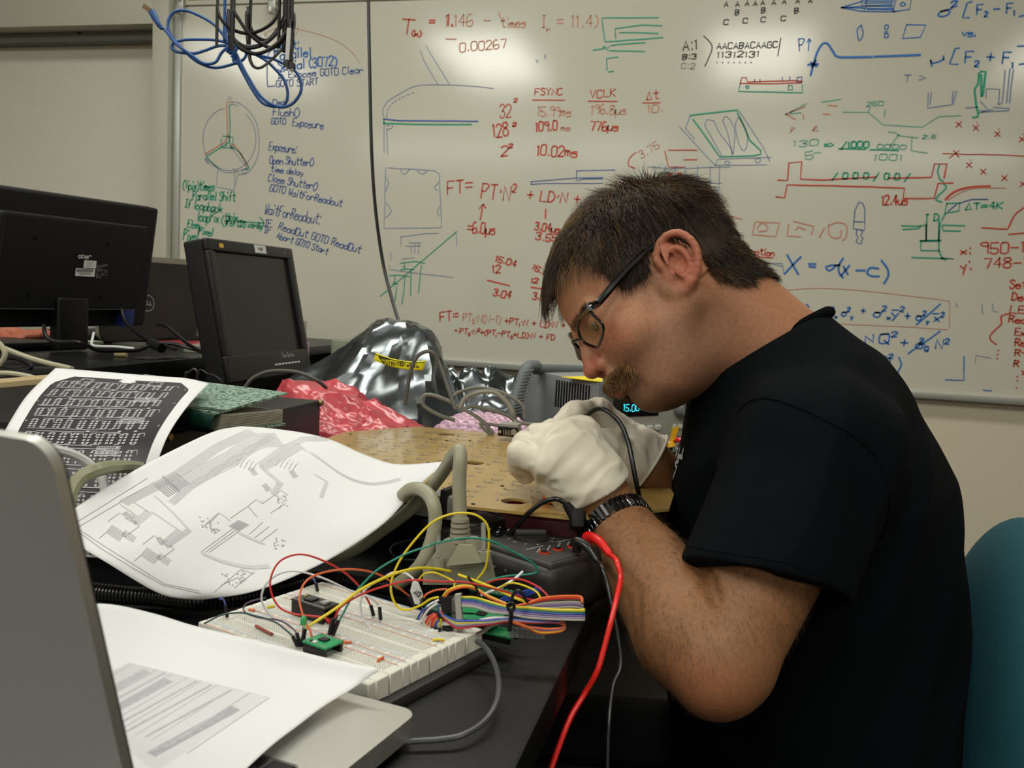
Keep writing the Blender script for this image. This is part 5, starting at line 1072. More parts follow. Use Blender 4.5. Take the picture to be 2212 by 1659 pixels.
def board(name,px,py,z,w_,l_,m,label,yaw=0,pins=8,chip=None,hz=None):
    P=onz(px,py,z); Rr=RB@Rz(RAD(yaw)); t=thing(name,P*[1,1,0]+zz*(z-(hz or z-BZ)),label,'circuit board'); hz=hz or (z-BZ)
    q=MB(); q.box(P,(w_,l_,.0016),R=Rr,r=.0003); build('board',q,m,t)
    for s_ in (-1,1):
        q=MB(); q.box(P+Rr@np.array([0,s_*(l_/2-.0014),0])*1+zz*(-hz/2-.0004),(w_-.002,.0024,max(hz-.0016,.001)),R=Rr); build('pin_header',q,M_chip,t)
    S=MB()
    for s_ in (-1,1):
        for i in range(pins):
            c=P+Rr@np.array([-w_/2+.0016+i*(w_-.0032)/(pins-1),s_*(l_/2-.0014),.0010]); S.box(c,(.0011,.0013,.0006),R=Rr)
    build('solder_pads',S,M_pad,t,kind='stuff')
    if chip is not None:
        q=MB(); q.box(P+Rr@np.array([chip[0],chip[1],.0014]),(chip[2],chip[3],.0016),R=Rr,r=.0002); build('chip',q,M_chip,t)
    return t,P,Rr
t,P,Rr=board('microcontroller_board',680,1300,.788,.038,.018,M_kpcb,'dark microcontroller board plugged into the back of the breadboard',0,14,(-.004,.0,.009,.009))
q=MB(); q.box(P+Rr@np.array([.012,0,.0020]),(.006,.008,.0022),R=Rr,r=.0004); build('usb_socket',q,M_chrome,t); q=MB(); q.box(P+Rr@np.array([-.014,.003,.0014]),(.003,.003,.0014),R=Rr); build('button',q,mat('tan_button','a8966a',.5),t)
t,P,Rr=board('green_breakout_board',698,1386,.783,.024,.020,M_gpcb,'bright green breakout board near the front of the breadboard',0,7,(0,.001,.007,.006))
q=MB(); q.box(P+Rr@np.array([-.004,-.006,.0012]),(.006,.003,.0006),R=Rr); build('white_print',q,M_lbl,t)
board('green_header_board',948,1314,.782,.026,.014,mat('deep_green_mask','12543a',.4),'dark green board half hidden behind the plug stack at the right of the breadboard',0,8,None,.006)
board('green_relay_board',1026,1328,.7765,.045,.030,M_gpcb,'green board with shiny solder under the rainbow ribbon cable',8,10,(.005,.002,.008,.008),.006)
board('green_rear_board',1075,1278,.782,.050,.016,mat('deep_green_mask','12543a',.4),'narrow green board with blue terminals behind the ribbon cable',12,12,None,.008)
board('green_front_board',1068,1362,.768,.040,.018,M_gpcb,'green board poking out under the front of the wire bundle',6,9,None,.006)
# LED
ld=thing('green_led',onz(653,1392,BZ),'green translucent LED on long bent leads next to the green breakout board','led')
Dl=depth(onz(655,1394,BZ)); a=at(656,1348,Dl); b=at(656,1334,Dl)
q=MB(); q.tube([a,a+(b-a)*.6,b,b+(b-a)*.35],[.0026,.0026,.0023,.0008],16); build('lens',q,mat('led_green','4fb070',.25,trans=.3,emis=.0),ld)
q=MB(); q.tube([a-(b-a)*.05,a+(b-a)*.05],[.0031,.0031],16); build('lens_rim',q,mat('led_green','4fb070'),ld)
for px in (645,658):
    q=MB(); q.tube(catmull([a+np.array([(px-651)*.0001,0,0]),at(654+(px-651)*.25,1370,Dl),at(px,1397,Dl)],5),.0003,6); build('lead',q,M_chrome,ld)
# plugs and jumper wires
M_du=mat('jumper_housing','121214',.45)
W5=lambda *c:[(560+c[i]/5.53,1200+c[i+1]/5.53) for i in range(0,len(c),2)]
W2=lambda *c:[(400+c[i]/3.687,1100+c[i+1]/3.687) for i in range(0,len(c),2)]
W3=lambda *c:[(800+c[i]/3.687,1050+c[i+1]/3.687) for i in range(0,len(c),2)]
W8=lambda *c:[(880+c[i]/5.53,1200+c[i+1]/5.53) for i in range(0,len(c),2)]
def JM(col,label,pts,d0,d1,m,plugs=(),r=.00085,bulge=0,group=None):
    """jumper wire: pixel path with depth running from d0 to d1; plugs are (bottom px, top px, depth)"""
    n=len(pts); L=np.r_[0,np.cumsum([math.dist(a,b) for a,b in zip(pts[:-1],pts[1:])])]; L/=L[-1]
    P=[at(x,y,d0+(d1-d0)*t-bulge*math.sin(math.pi*t)) for (x,y),t in zip(pts,L)]
    t_=thing('jumper_wire',P[0],label,'jumper wire',group)
    q=MB(); q.tube(catmull(P,8),r,8); build('wire',q,m,t_)
    for a_,b_,dd in plugs:
        pa,pb=at(*a_,dd),at(*b_,dd); q=MB(); q.tube([pa,pb],.0017,4,up=[.7,.7,0]); build('plug',q,M_du,t_)
        q=MB(); q.tube([pa,pa-(pb-pa)*.18],.0004,4); build('pin',q,M_chrome,t_)
    return t_
def zd(x,y,h=.002): return depth(onz(x,y,BZ+h))
wr=mat('red_wire','c02a25',.4); wo=mat('orange_wire','d0602a',.4); wy=mat('yellow_wire','d6bf1e',.4); wt=mat('teal_wire','14806c',.4); ww=mat('white_wire','d4d3d6',.4); wdk=mat('dark_teal_wire','24484c',.4); wbl=mat('blue_wire','22409a',.4); wpu=mat('purple_wire','6f5a86',.45); wg=mat('grey_wire','a8a49c',.45); wbr=mat('brown_wire','4d3326',.45)
p_=W2(1480,770,1390,620,1250,490,1050,390,900,360,760,410,690,520,680,640,740,770,850,830,1000,850,1120,870,1170,940)
JM(0,'red jumper making a tall loop over the left of the breadboard',p_,zd(805,1320),zd(715,1370),wr,[(W2(1500,850)[0],W2(1478,765)[0],zd(806,1330)),(W2(1145,1000)[0],W2(1175,880)[0],zd(712,1371))],bulge=.02)
JM(0,'white jumper looping left beside the tall red loop',W2(1540,760,1470,700,1330,655,1100,550,900,495,760,510,650,590,608,700,640,800,700,860,760,880),zd(822,1330),zd(606,1339),ww,[(W2(1556,880)[0],W2(1548,780)[0],zd(822,1337))],bulge=.02)
JM(0,'orange jumper arching from the back plugs down beside the green LED',W2(1790,695,1600,550,1450,492,1250,480,1050,520,950,590,910,700,925,800,960,900,1000,980,1008,1045),zd(888,1300),zd(673,1395),wo,[(W2(1820,760)[0],W2(1785,690)[0],zd(893,1305)),(W2(1008,1135)[0],W2(1006,1040)[0],zd(673,1405))],bulge=.02)
JM(0,'teal jumper rising high over the connector hood and ending near the multimeter',W2(1230,885,1330,700,1430,580,1550,470,1750,360,1950,290)+W3(500,460,750,415,950,435,1150,530,1300,620,1332,680,1250,705,1100,715,950,750,900,795),zd(733,1370),.80,wt,[(W2(1175,1005)[0],W2(1222,885)[0],zd(722,1372))],bulge=.0)
JM(0,'thick yellow jumper crossing from the LED to the black coil end',W2(955,950,1200,790,1400,640,1650,520,1850,470,2000,475,2110,495),zd(658,1390),.78,wy,[(W2(930,1095)[0],W2(955,955)[0],zd(652,1397))],r=.0012,bulge=.01)
JM(0,'yellow jumper running from the black coil into the wire bundle',W3(700,705,850,760,1000,820,1150,890,1245,925),.775,.745,wy,r=.0012)
JM(0,'yellow jumper making the tallest loop in front of the connector hood',W3(850,745,920,640,945,430,930,310,860,240,760,215,620,230,480,300,330,460,220,620,165,780,180,900,230,970,300,985,400,950,480,900,545,885),.79,.755,wy,r=.0010,bulge=.0)
JM(0,'red jumper running right along the top of the wire bundle',W2(1190,870,1240,780,1400,680,1600,610,1800,565,2000,575,2212,580)+W3(850,785,1000,820,1100,850,1250,900,1345,912),zd(722,1363),.75,wr,[(W2(1150,990)[0],W2(1190,868)[0],zd(712,1370))],bulge=.015)
JM(0,'thin white jumper drooping over the middle of the breadboard',W2(1480,600,1420,660,1395,780,1430,890,1520,970,1650,995,1850,980,2040,965),zd(800,1300,.02),.735,ww,r=.0010)
JM(0,'short white jumper leading to the paper flag',W2(1560,560,1650,505,1740,505,1800,540,1835,580),.79,.775,ww)
JM(0,'small yellow jumper arch above the paper flag',W3(385,745,430,700,510,690,600,725,665,762,668,800),.785,.77,wy)
JM(0,'short orange jumper curving out of the black plugs',W3(425,890,450,860,520,830,612,820),.765,.765,wo,[(W3(415,965)[0],W3(422,890)[0],.765)])
JM(0,'yellow jumper arching over the header board into the bundle',W3(575,885,620,830,720,795,820,805,930,870,1100,945),.755,.74,wy,r=.0010)
JM(0,'orange jumper arching beside the yellow one into the bundle',W3(590,890,640,835,740,805,830,820,950,890,1100,950),.752,.738,wo,r=.0010)
JM(0,'red jumper arching at the back of the wire bundle',W3(920,770,1050,740,1200,745,1330,800,1400,860,1420,892),.775,.75,wr)
JM(0,'yellow jumper arching just inside the red one at the back',W3(990,830,1100,775,1200,785,1320,840,1365,910),.77,.75,wy)
JM(0,'loose white wire end pointing up behind the ribbon cable',W3(880,870,920,855,1050,800,1160,730,1215,680),.765,.78,ww,r=.0012)
JM(0,'dark teal jumper low across the left end of the breadboard',W2(150,910,300,840,450,825,560,850,700,890,800,960,862,1015),zd(441,1350,.01),zd(635,1390),wdk,[(W2(895,1095)[0],W2(855,1010)[0],zd(640,1396))],r=.0007)
JM(0,'thin dark jumper beside the teal one at the left end',W2(640,705,520,735,465,780,490,830,600,865,750,885,850,945,890,990),zd(575,1300,.01),zd(643,1390),mat('grey_violet_wire','4a4250',.4),[(W2(920,1095)[0],W2(888,985)[0],zd(646,1396))],r=.0007)
JM(0,'short blue jumper plugged in at the far left end',W2(275,712,305,720,322,770),zd(478,1300,.02),zd(489,1320),wbl,[(W2(335,860)[0],W2(320,770)[0],zd(489,1331))])
JM(0,'short blue jumper plugged in behind the microcontroller board',W2(1018,540,1030,565,1042,592),zd(676,1250,.02),zd(684,1265),wbl,[(W2(1055,655)[0],W2(1040,590)[0],zd(686,1277))])
# small solid link wires lying on the board
for (a_,b_,m_,lb) in ((W5(100,615)[0],W5(175,600)[0],wy,'tiny yellow link wire at the left of the breadboard'),(W5(-120,640)[0],W5(-60,650)[0],wo,'tiny orange link wire at the left end'),(W5(1000,1040)[0],W5(1095,1030)[0],wo,'tiny orange link wire beside the green breakout board'),(W5(1420,1250)[0],W5(1480,1215)[0],wo,'tiny orange link wire near the front edge'),(W8(310,1005)[0],W8(435,1005)[0],wy,'flat yellow link wire at the right front of the breadboard')):
    a=onz(*a_,BZ+.0015); b=onz(*b_,BZ+.0015); q=MB(); q.tube([a-zz*.002,a,b,b-zz*.002],.0010,8); solid('link_wire',q,m_,lb,'wire')
a=onz(*W5(-40,840)[0],BZ+.0017); b=onz(*W5(155,940)[0],BZ+.0017); q=MB(); q.tube([a,b],.0014,8,flat=.8); solid('resistor_network',q,mat('maroon_resistor','8a3c34',.5),'thin maroon resistor strip at the left of the breadboard','resistor')
q=MB(); P=onz(722,1335,BZ+.001)
q.tube(catmull([onz(*p,BZ+.0022) for p in W5(470,630,560,640,650,680,760,740,850,790,880,830)],5),.0024,8,flat=.4); solid('red_ribbon',q,wr,'short flat red tape lying across the middle of the breadboard','tape')
# flag
fl_=thing('paper_flag',at(900,1280,.775),'white diamond paper flag lettered A13 on a jumper wire','flag')
F4=[at(x,y,.774) for x,y in ((891,1256),(903,1257),(914,1286),(905,1306),(896,1305),(886,1276))]; q=MB(); q.prism(F4,[0,1,0],.0006); build('paper',q,M_paper,fl_,smooth=False)
S=textstrokes('A13',(893,1282),(905,1290),11,.1,.02); S=[[ (x,y) for x,y in st] for st in S]
ink('flag_lettering',S,lambda st:(np.array([at(x,y,.7722) for x,y in st]),-CR[:,2]*0+np.array([0,-1.,0])),.0008,M_black,fl_)
# plug stack and header pieces at the right end
ps=thing('plug_cluster',at(945,1350,.75),'cluster of black jumper plugs with a pale connector bar beside the breadboard','connector')
def plug(a_,b_,d,r=.0019,m=M_du,nm='plug'): q=MB(); q.tube([at(*a_,d),at(*b_,d)],r,4,up=[.7,.7,0]); build(nm,q,m,ps)
for i in range(6): plug(W8(165+i*44,835+i*6)[0],W8(175+i*42,990+i*3)[0],.755-.004*i)
plug(W8(125,755)[0],W8(112,880)[0],.76)
for i in range(4): plug(W8(400,510+i*50)[0],W8(555,512+i*50)[0],.752)
plug(W8(415,885)[0],W8(545,885)[0],.738); plug(W8(420,860)[0],W8(540,858)[0],.742); plug(W8(170,520)[0],W8(195,620)[0],.77)
q=MB(); c_=[at(*p,.738) for p in W8(562,470,632,462,662,1030,600,1040)]; q.prism(c_,[0,1,0],.004); build('connector_bar',q,mat('pale_bar','a7a69f',.45),ps)
q=MB(); c_=[at(*p,.742) for p in W8(530,520,560,520,590,1035,540,1030)]; q.prism(c_,[0,1,0],.004); build('clear_bar',q,mat('clear_bar','77756c',.2,alpha=.7),ps)
q=MB(); q.tube([at(*W8(520,683)[0],.738),at(*W8(800,695)[0],.745)],.0008,6); build('thin_rod',q,M_black,ps)
q=MB(); q.tube([at(*W8(660,1035)[0],.736),at(*W8(755,1040)[0],.738)],.0017,8); build('metal_pin',q,mat('brass_screw','8a7a52'),ps)
# short coloured leads into the plug cluster
for i,(m_,pt) in enumerate(((ww,(375,530,250,600,180,720,150,830)),(wbl,(240,620,180,660,140,720,130,760)),(wbr,(300,600,220,660,170,760)),(ww,(360,570,260,640,200,720,160,800)),(wr,(330,690,250,740,215,810)),(wo,(350,700,270,760,240,840)),(wr,(355,720,300,770,285,850)),(wo,(365,740,320,790,300,860)),(wbl,(385,770,350,800,330,850)),(wy,(405,760,395,800,390,850)))):
    q=MB(); P=[at(x,y,.752-.001*i) for x,y in W8(*pt)]; q.tube(catmull(P,6),.0009,8); build('lead',q,m_,ps)
# rainbow ribbon cable
rb=thing('rainbow_ribbon_cable',at(1150,1320,.74),'rainbow ribbon cable folded into a bundle and tied with a black twist tie','ribbon cable')
def rs(m,*c,d=.74,r=.0011,d1=None):
    pts=W8(*c); n=len(pts); d1=d if d1 is None else d1; P=[at(x,y,d+(d1-d)*i/(n-1)) for i,(x,y) in enumerate(pts)]; q=MB(); q.tube(catmull(P,8),r,8); build('conductor',q,m,rb)
cols=[wy,mat('green_wire','2e7040',.45),wbl,wpu,mat('violet_wire','8a7c98',.45),wg]
for i,m_ in enumerate(cols):
    k=i/5; rs(m_,650,502+k*98,760,500+k*108,850,515+k*112,1000,560+k*115,1200,612+k*85,1450,625+k*118,1750,648+k*112,2000,655+k*112,2108,655+k*112,d=.742-.001*i,d1=.725)
    rs(m_,2108,655+k*112,2100,640+k*100,2000,640+k*60,1700,660+k*40,d=.725,d1=.74)
for i,m_ in enumerate((wo,wr,wbr,wg,mat('violet_wire','8a7c98'),wpu,wg)):
    k=i/6; rs(m_,1250,612+k*20,1400,580+k*50,1600,515+k*110,1800,490+k*130,1950,486+k*125,2050,490+k*130,2085,510+k*120,2090,560+k*70,d=.742,d1=.728)
for i,m_ in enumerate((wbl,wy,wg,wpu,wr)):
    k=i/4; rs(m_,375+k*20,600+k*60,400+k*15,690+k*10,480,740+k*45,600,780+k*80,800,780+k*60,1000,782+k*35,1200,765+k*20,1500,790+k*10,1700,795,1830,795+k*10,d=.732,d1=.73,r=.0012)
for i,m_ in enumerate((wo,wbl,wo,wy,wo)):
    k=i/4; rs(m_,1240,790,1400,850-k*10,1560,880+k*50-10,1700,900+k*45-20,1830,880+k*35-10,1880,850+k*15,1860,800+k*30,1800,800,d=.728,d1=.735,r=.0011)
for i,m_ in enumerate((wbr,wg,wpu,wg)):
    k=i/3; rs(m_,660,955+k*60-10,760,960+k*30,900,900+k*20,1000,830+k*20,1150,790,d=.736,d1=.742)
rs(ww,860,775,960,755,1100,740,1220,745,d=.733); rs(wr,930,780,1000,735,d=.734)
q=MB(); q.tube(catmull([at(x,y,.724) for x,y in W8(1225,610,1240,540,1270,460,1320,420,1370,450,1400,510,1440,560)],8),.0014,8); q.tube(catmull([at(x,y,.7225) for x,y in W8(1245,560,1200,585,1205,640,1240,660,1275,630,1265,580,1240,560)],6),.0014,8); q.tube(catmull([at(x,y,.7225) for x,y in W8(1235,660,1240,720,1230,800,1215,900)],6),.0018,8); build('twist_tie',q,M_bc,rb)
q=MB(); q.tube(catmull([at(x,y,.742) for x,y in W8(720,250,760,300,810,360,840,440,850,500)],6),.0011,8); build('tie_tail',q,M_bc,rb)
q=MB(); c_=[at(x,y,.77) for x,y in W8(1085,525,1380,430,1560,390,1580,430,1400,500,1110,560)]; q.prism(c_,[.2,.97,0],.006); solid('terminal_strip',q,wbl,'blue plastic terminal strip behind the ribbon cable','connector')
hh=thing('clear_headers',at(1140,1370,.745),'row of clear plastic header shells under the front of the wire bundle','header')
for i in range(7):
    x=1215+i*62; q=MB(); c_=[at(a,b,.735+.002*i) for a,b in W8(x,860+i*8,x+56,868+i*8,x+52,985+i*3,x-4,975+i*3)]; q.prism(c_,[0,1,0],.003); build('shell',q,mat('frosted_clear','7a7c7e',.3,alpha=.75),hh)
# ------------------------------------------------------------------ multimeter
MO=np.array([-.266,.989,TZ]); um=np.array([.857,-.515,0]); wm=np.array([-.515,-.857,0]); RM=np.stack([um,-wm,zz],1)
M_mm=mat('meter_dark_grey','35332f',.5,spec=.4,bump=.0002,bscale=600); M_mh=mat('holster_dark','262422',.45,spec=.4); M_mf=mat('meter_face_grey','3b3936',.5)
mm=thing('multimeter',MO+um*.1+wm*.05,'dark grey handheld multimeter with rubber holster and red and black test leads plugged in','multimeter')
MT=lambda a,b,h:MO*[1,1,0]+um*a+wm*b+zz*(TZ+h)
def mb_(name,a,b,h,s,m,r=.002,yaw=0,**k):
    q=MB(); q.box(MT(a,b,h),s,R=RM@Rz(RAD(yaw)),r=r,seg=3); return build(name,q,m,mm,**k)
mb_('holster',.098,.050,.0245,(.205,.102,.047),M_mh,.014); mb_('body',.098,.050,.0475,(.190,.086,.010),M_mm,.004); mb_('face_plate',.098,.050,.0526,(.182,.078,.0012),M_mf,.0008)
mb_('screen_bezel',.040,.048,.0545,(.062,.070,.006),M_mm,.002); mb_('lcd',.041,.048,.0578,(.046,.054,.0008),mat('lcd_grey_green','6a6c5a',.25),.0004)
mb_('holster_lip',.006,.050,.052,(.012,.090,.014),M_mh,.005)
for i in range(4):
    for j in range(2): mb_('button',.082+j*.0125,.020+i*.0155,.0548,(.0085,.0105,.004),M_black,.0018); 
S=[[(.0795+j*.0125,.0165+i*.0155),(.0835+j*.0125,.0225+i*.0155)] for i in range(4) for j in range(2)]
mfn=lambda st,h=.0572:(np.array([MT(a,b,h) for a,b in st]),zz)
ink('button_print',S,lambda st:mfn(st,.0571),.0015,M_lbl,mm)
q=MB(); q.tube([MT(.122,.046,.0532),MT(.122,.046,.057)],[.018,.0172],32); build('dial',q,M_mh,mm); mb_('dial_grip',.122,.046,.0595,(.0075,.033,.007),M_mm,.003,yaw=-35)
S=[]
for i in range(11):
    a=math.pi*(.15+i*.17); S.append([(.122+.0215*math.cos(a),.046+.0215*math.sin(a)),(.122+.0245*math.cos(a+.05),.046+.0245*math.sin(a+.05))])
S += [[(.148,.012),(.148,.034)],[(.148,.055),(.148,.080)]]
for i in range(12): S.append([(.152+.003*(i%3),.020+.0055*i*.9),(.155+.003*(i%3),.023+.0055*i*.9)])
ink('face_print',S,lambda st:mfn(st,.0535),.0010,M_lbl,mm)
M_or=mat('jack_orange','b8351c',.4)
for i,(a,b) in enumerate(((.166,.073),(.166,.053),(.168,.034),(.170,.017))):
    q=MB(); q.tube([MT(a,b,.0532),MT(a,b,.0545)],[.0052,.0050],20); build('jack_ring',q,M_or if i<3 else M_mh,mm); q=MB(); q.tube([MT(a,b,.0546),MT(a,b,.0550)],[.0034]*2,20); build('jack_hole',q,M_black,mm)
for i in range(8): q=MB(); q.tube([MT(.03+i*.016,.101,.034),MT(.03+i*.016,.1025,.034)],[.0024,.0014],10); build('grip_dimple',q,M_mm,mm)
M_lr=mat('red_lead','d8201c',.3,spec=.6); M_lk=mat('black_lead','0f0f11',.3,spec=.6)
def lead(name,label,m,c,pl,path,r):
    t=thing(name,c,label,'test lead'); q=MB(); q.tube([c,c+zz*.009],[.0046,.0048],16); 
    e=pl[0]; build('plug_post',q,m,t)
    q=MB(); q.tube(catmull([c+zz*.007-um*.004,c+zz*.0105,c+zz*.009+(PT(pl[1])-c)*.5,PT(pl[1])],6),[.0042,.0048,.0046,.0034],16); build('plug_grip',q,m,t)
    q=MB(); q.tube(catmull([PT(pl[1])]+[PT(p) for p in path],10),r,10); build('lead_wire',q,m,t); return t
jb=onz(1246,1192,.806); jr=onz(1270,1180,.806)
lead('test_lead','black test lead plugged into the multimeter and hanging over the bench edge',M_lk,jb,[(1262,1188,.865),(1290,1212,.855)],[(1300,1225,.83),(1312,1262,.82),(1322,1310,.81),(1335,1380,.80),(1340,1440,.79),(1325,1480,.78),(1315,1560,.76),(1312,1640,.75),(1310,1760,.74)],.0021)
lead('test_lead','red test lead with a bright red plug hanging over the bench edge',M_lr,jr,[(1290,1176,.855),(1318,1198,.86)],[(1332,1212,.825),(1340,1250,.815),(1330,1300,.80),(1318,1350,.79),(1305,1400,.785),(1290,1450,.78),(1262,1500,.78),(1235,1545,.77),(1212,1600,.76),(1185,1680,.75),(1160,1780,.75)],.0025)
# ------------------------------------------------------------------ implicit-surface bodies (blended limbs meshed by surface nets)
def fastmesh(name,V,F,mats,parent=None,cols=None,midx=None,smooth=True,label=None,org=None,kind=None):
    V=np.asarray(V,np.float32); F=np.asarray(F,np.int32); org=_origin(parent) if parent else (np.zeros(3) if org is None else org); V=V-np.asarray(org,np.float32)
    me=bpy.data.meshes.new(name); me.vertices.add(len(V)); me.vertices.foreach_set('co',V.ravel()); k=F.shape[1]
    me.loops.add(F.size); me.loops.foreach_set('vertex_index',F.ravel()); me.polygons.add(len(F)); me.polygons.foreach_set('loop_start',np.arange(0,F.size,k,dtype=np.int32))
    try: me.polygons.foreach_set('loop_total',np.full(len(F),k,dtype=np.int32))
    except Exception: pass
    for m in (mats if isinstance(mats,list) else [mats]): me.materials.append(m)
    if midx is not None: me.polygons.foreach_set('material_index',np.asarray(midx,np.int32))
    if smooth: me.polygons.foreach_set('use_smooth',np.ones(len(F),bool))
    me.update(); me.validate()
    if cols is not None:
        ca=me.color_attributes.new('Col','FLOAT_COLOR','POINT'); ca.data.foreach_set('color',np.c_[cols,np.ones(len(cols))].astype(np.float32).ravel())
    o=bpy.data.objects.new(name,me); COL.objects.link(o)
    if parent: o.parent=parent; ROOT[o.name]=np.asarray(org)
    else: o.location=org; ROOT[o.name]=np.asarray(org)
    if label: o['label']=label
    if kind: o['kind']=kind
    return o
def s_cone(a,b,ra,rb):
    a=np.asarray(a,float); b=np.asarray(b,float); d=b-a; L=d@d
    def f(P):
        t=np.clip(((P-a)@d)/L,0,1); return np.linalg.norm(P-a-t[...,None]*d,axis=-1)-(ra+(rb-ra)*t)
    r=max(ra,rb); return f,np.minimum(a,b)-r,np.maximum(a,b)+r
def s_ell(c,r,R=None):
    c=np.asarray(c,float); r=np.asarray(r,float); R=np.eye(3) if R is None else R
    def f(P):
        q=(P-c)@R; k0=np.linalg.norm(q/r,axis=-1); k1=np.linalg.norm(q/(r*r),axis=-1)+1e-9; return k0*(k0-1)/k1
    m=r.max(); return f,c-m,c+m
def s_chain(pts,rs): return [s_cone(pts[i],pts[i+1],rs[i],rs[i+1]) for i in range(len(pts)-1)]
def xf(pr,Rm_,T):   # move a primitive from local to world
    f,lo,hi=pr; c=(lo+hi)/2; h=np.linalg.norm(hi-lo)/2; cw=Rm_@c+T
    return (lambda P:f((P-T)@Rm_)),cw-h,cw+h
def sc_lat(pr,S0,Lx,k):
    f,lo,hi=pr; 
    def g(P):
        t=(P-S0)@Lx; return f(P-(t*(1-1/k))[...,None]*Lx)
    m=(hi-lo).max()/2*(k-1)*1.1+.02; return g,lo-m,hi+m
def field(P,prims,mask_fn):
    v=np.full(P.shape[:-1],.2)
    for op,k,(f,lo,hi) in prims:
        m=mask_fn(lo-k-.07,hi+k+.07)
        if not m.any(): continue
        d=f(P[m]); a=v[m]
        if op=='u': h=np.clip(.5+.5*(a-d)/k,0,1) if k>0 else (d<a)*1.; r=a*(1-h)+d*h-k*h*(1-h) if k>0 else np.minimum(a,d)
        elif op=='s': h=np.clip(.5-.5*(a+d)/k,0,1); r=a*(1-h)-d*h+k*h*(1-h)
        elif op=='i': r=np.maximum(a,d)
        elif op=='d': r=a+d       # displacement
        v[m]=r
    return v
def nets(prims,lo,hi,h,B=8):
    lo=np.asarray(lo,float); hi=np.asarray(hi,float); n=np.ceil((hi-lo)/(B*h)).astype(int)
    I=np.stack(np.meshgrid(*[np.arange(k) for k in n],indexing='ij'),-1).reshape(-1,3); c=lo+(I+.5)*B*h
    def mk(cen,half): return lambda l,u: ((cen>l-half)&(cen<u+half)).all(-1)
    v=field(c,prims,mk(c,B*h*.5)); keep=np.abs(v)<B*h*1.5+.006; I=I[keep]; c=c[keep]
    g=np.arange(B+1); O=np.stack(np.meshgrid(g,g,g,indexing='ij'),-1); P=lo+(I[:,None,None,None]*B+O)*h
    cen=c; V=field(P,prims,lambda l,u:mk(cen,B*h*.5)(l,u)); Sg=V<0
    N=(n*B+2).astype(np.int64); gid=lambda X:(X[...,0].astype(np.int64)*N[1]+X[...,1])*N[2]+X[...,2]
    cs=[(a,b,d) for a in (0,1) for b in (0,1) for d in (0,1)]
    cnt=sum(Sg[:,a:a+B,b:b+B,d:d+B].astype(int) for a,b,d in cs); act=(cnt>0)&(cnt<8); ai=np.argwhere(act)
    acc=np.zeros((len(ai),3)); num=np.zeros(len(ai)); bi,i,j,k=ai.T
    val={q:V[bi,i+q[0],j+q[1],k+q[2]] for q in cs}
    for q in cs:
        for ax in range(3):
            if q[ax]: continue
            q2=list(q); q2[ax]=1; q2=tuple(q2); a,b=val[q],val[q2]; m=(a<0)!=(b<0); t=np.where(m,a/(a-b+1e-12),0)
            p=np.array(q,float)[None]+np.zeros((len(ai),1)); p[:,ax]+=t; acc+=p*m[:,None]; num+=m
    cell=I[bi]*B+np.stack([i,j,k],1); pos=lo+(cell+acc/num[:,None])*h; ids=gid(cell); o=np.argsort(ids); ids=ids[o]; pos=pos[o]
    F=[]
    for ax in range(3):
        e=[0,0,0]; e[ax]=1; a=Sg[:,:B,:B,:B]; b=Sg[:,e[0]:B+e[0],e[1]:B+e[1],e[2]:B+e[2]]; m=np.argwhere(a!=b)
        if not len(m): continue
        g0=I[m[:,0]]*B+m[:,1:]; s=a[m[:,0],m[:,1],m[:,2],m[:,3]]; u=[(ax+1)%3,(ax+2)%3]; E=np.eye(3,dtype=int)
        q=[g0,g0-E[u[0]],g0-E[u[0]]-E[u[1]],g0-E[u[1]]]; idx=[]; ok=np.ones(len(m),bool)
        for c_ in q:
            gi=gid(c_); p=np.searchsorted(ids,gi); p=np.clip(p,0,len(ids)-1); ok&=ids[p]==gi; idx.append(p)
        Q=np.stack(idx,1); Q=np.where(s[:,None],Q,Q[:,::-1])[ok]; F.append(Q)
    return pos,np.vstack(F)
def vnorm(V,F):
    n=np.cross(V[F[:,2]]-V[F[:,0]],V[F[:,3]]-V[F[:,1]]); N=np.zeros_like(V)
    for k in range(4): np.add.at(N,F[:,k],n)
    return N/(np.linalg.norm(N,axis=1)[:,None]+1e-12)
# ------------------------------------------------------------------ the man: skeleton
HP=np.array([-.081,1.040,1.0555]); HM=Rz(RAD(207.5))@Ry(RAD(33.5))@Rx(RAD(27)); HL=lambda *p:HM@np.array(p,float)+HP
def hloc(px,py,n,c):  # pixel ray meets the plane n.p=c of head space, result in head space
    d=HM.T@ray(px,py); o=HM.T@(CP-HP); n=np.array(n,float); return o+d*((c-o@n)/(d@n))
FB=np.array([-.985,-.17,0]); LB_=np.array([.17,-.985,0]); S0=at(1700,900,1.07)
def sag(px,py):
    r=ray(px,py); return CP+r*(((S0-CP)@LB_)/(r@LB_))
T=[sag(1706,912),sag(1728,1060),sag(1745,1250),sag(1745,1480),sag(1770,1790)]; TR=[.108,.146,.147,.152,.158]
NB_=at(1660,790,1.05)
shL=at(1765,985,.895); elL=at(1562,1408,.815); wrL=at(1308,1100,.955)
shR=at(1690,975,1.25); elR=at(1590,1240,1.23); wrR=at(1388,1003,1.10)
faL=[at(1552,1425,.81),at(1490,1368,.835),at(1395,1228,.90),wrL]; fr=[.050,.051,.0435,.0335]
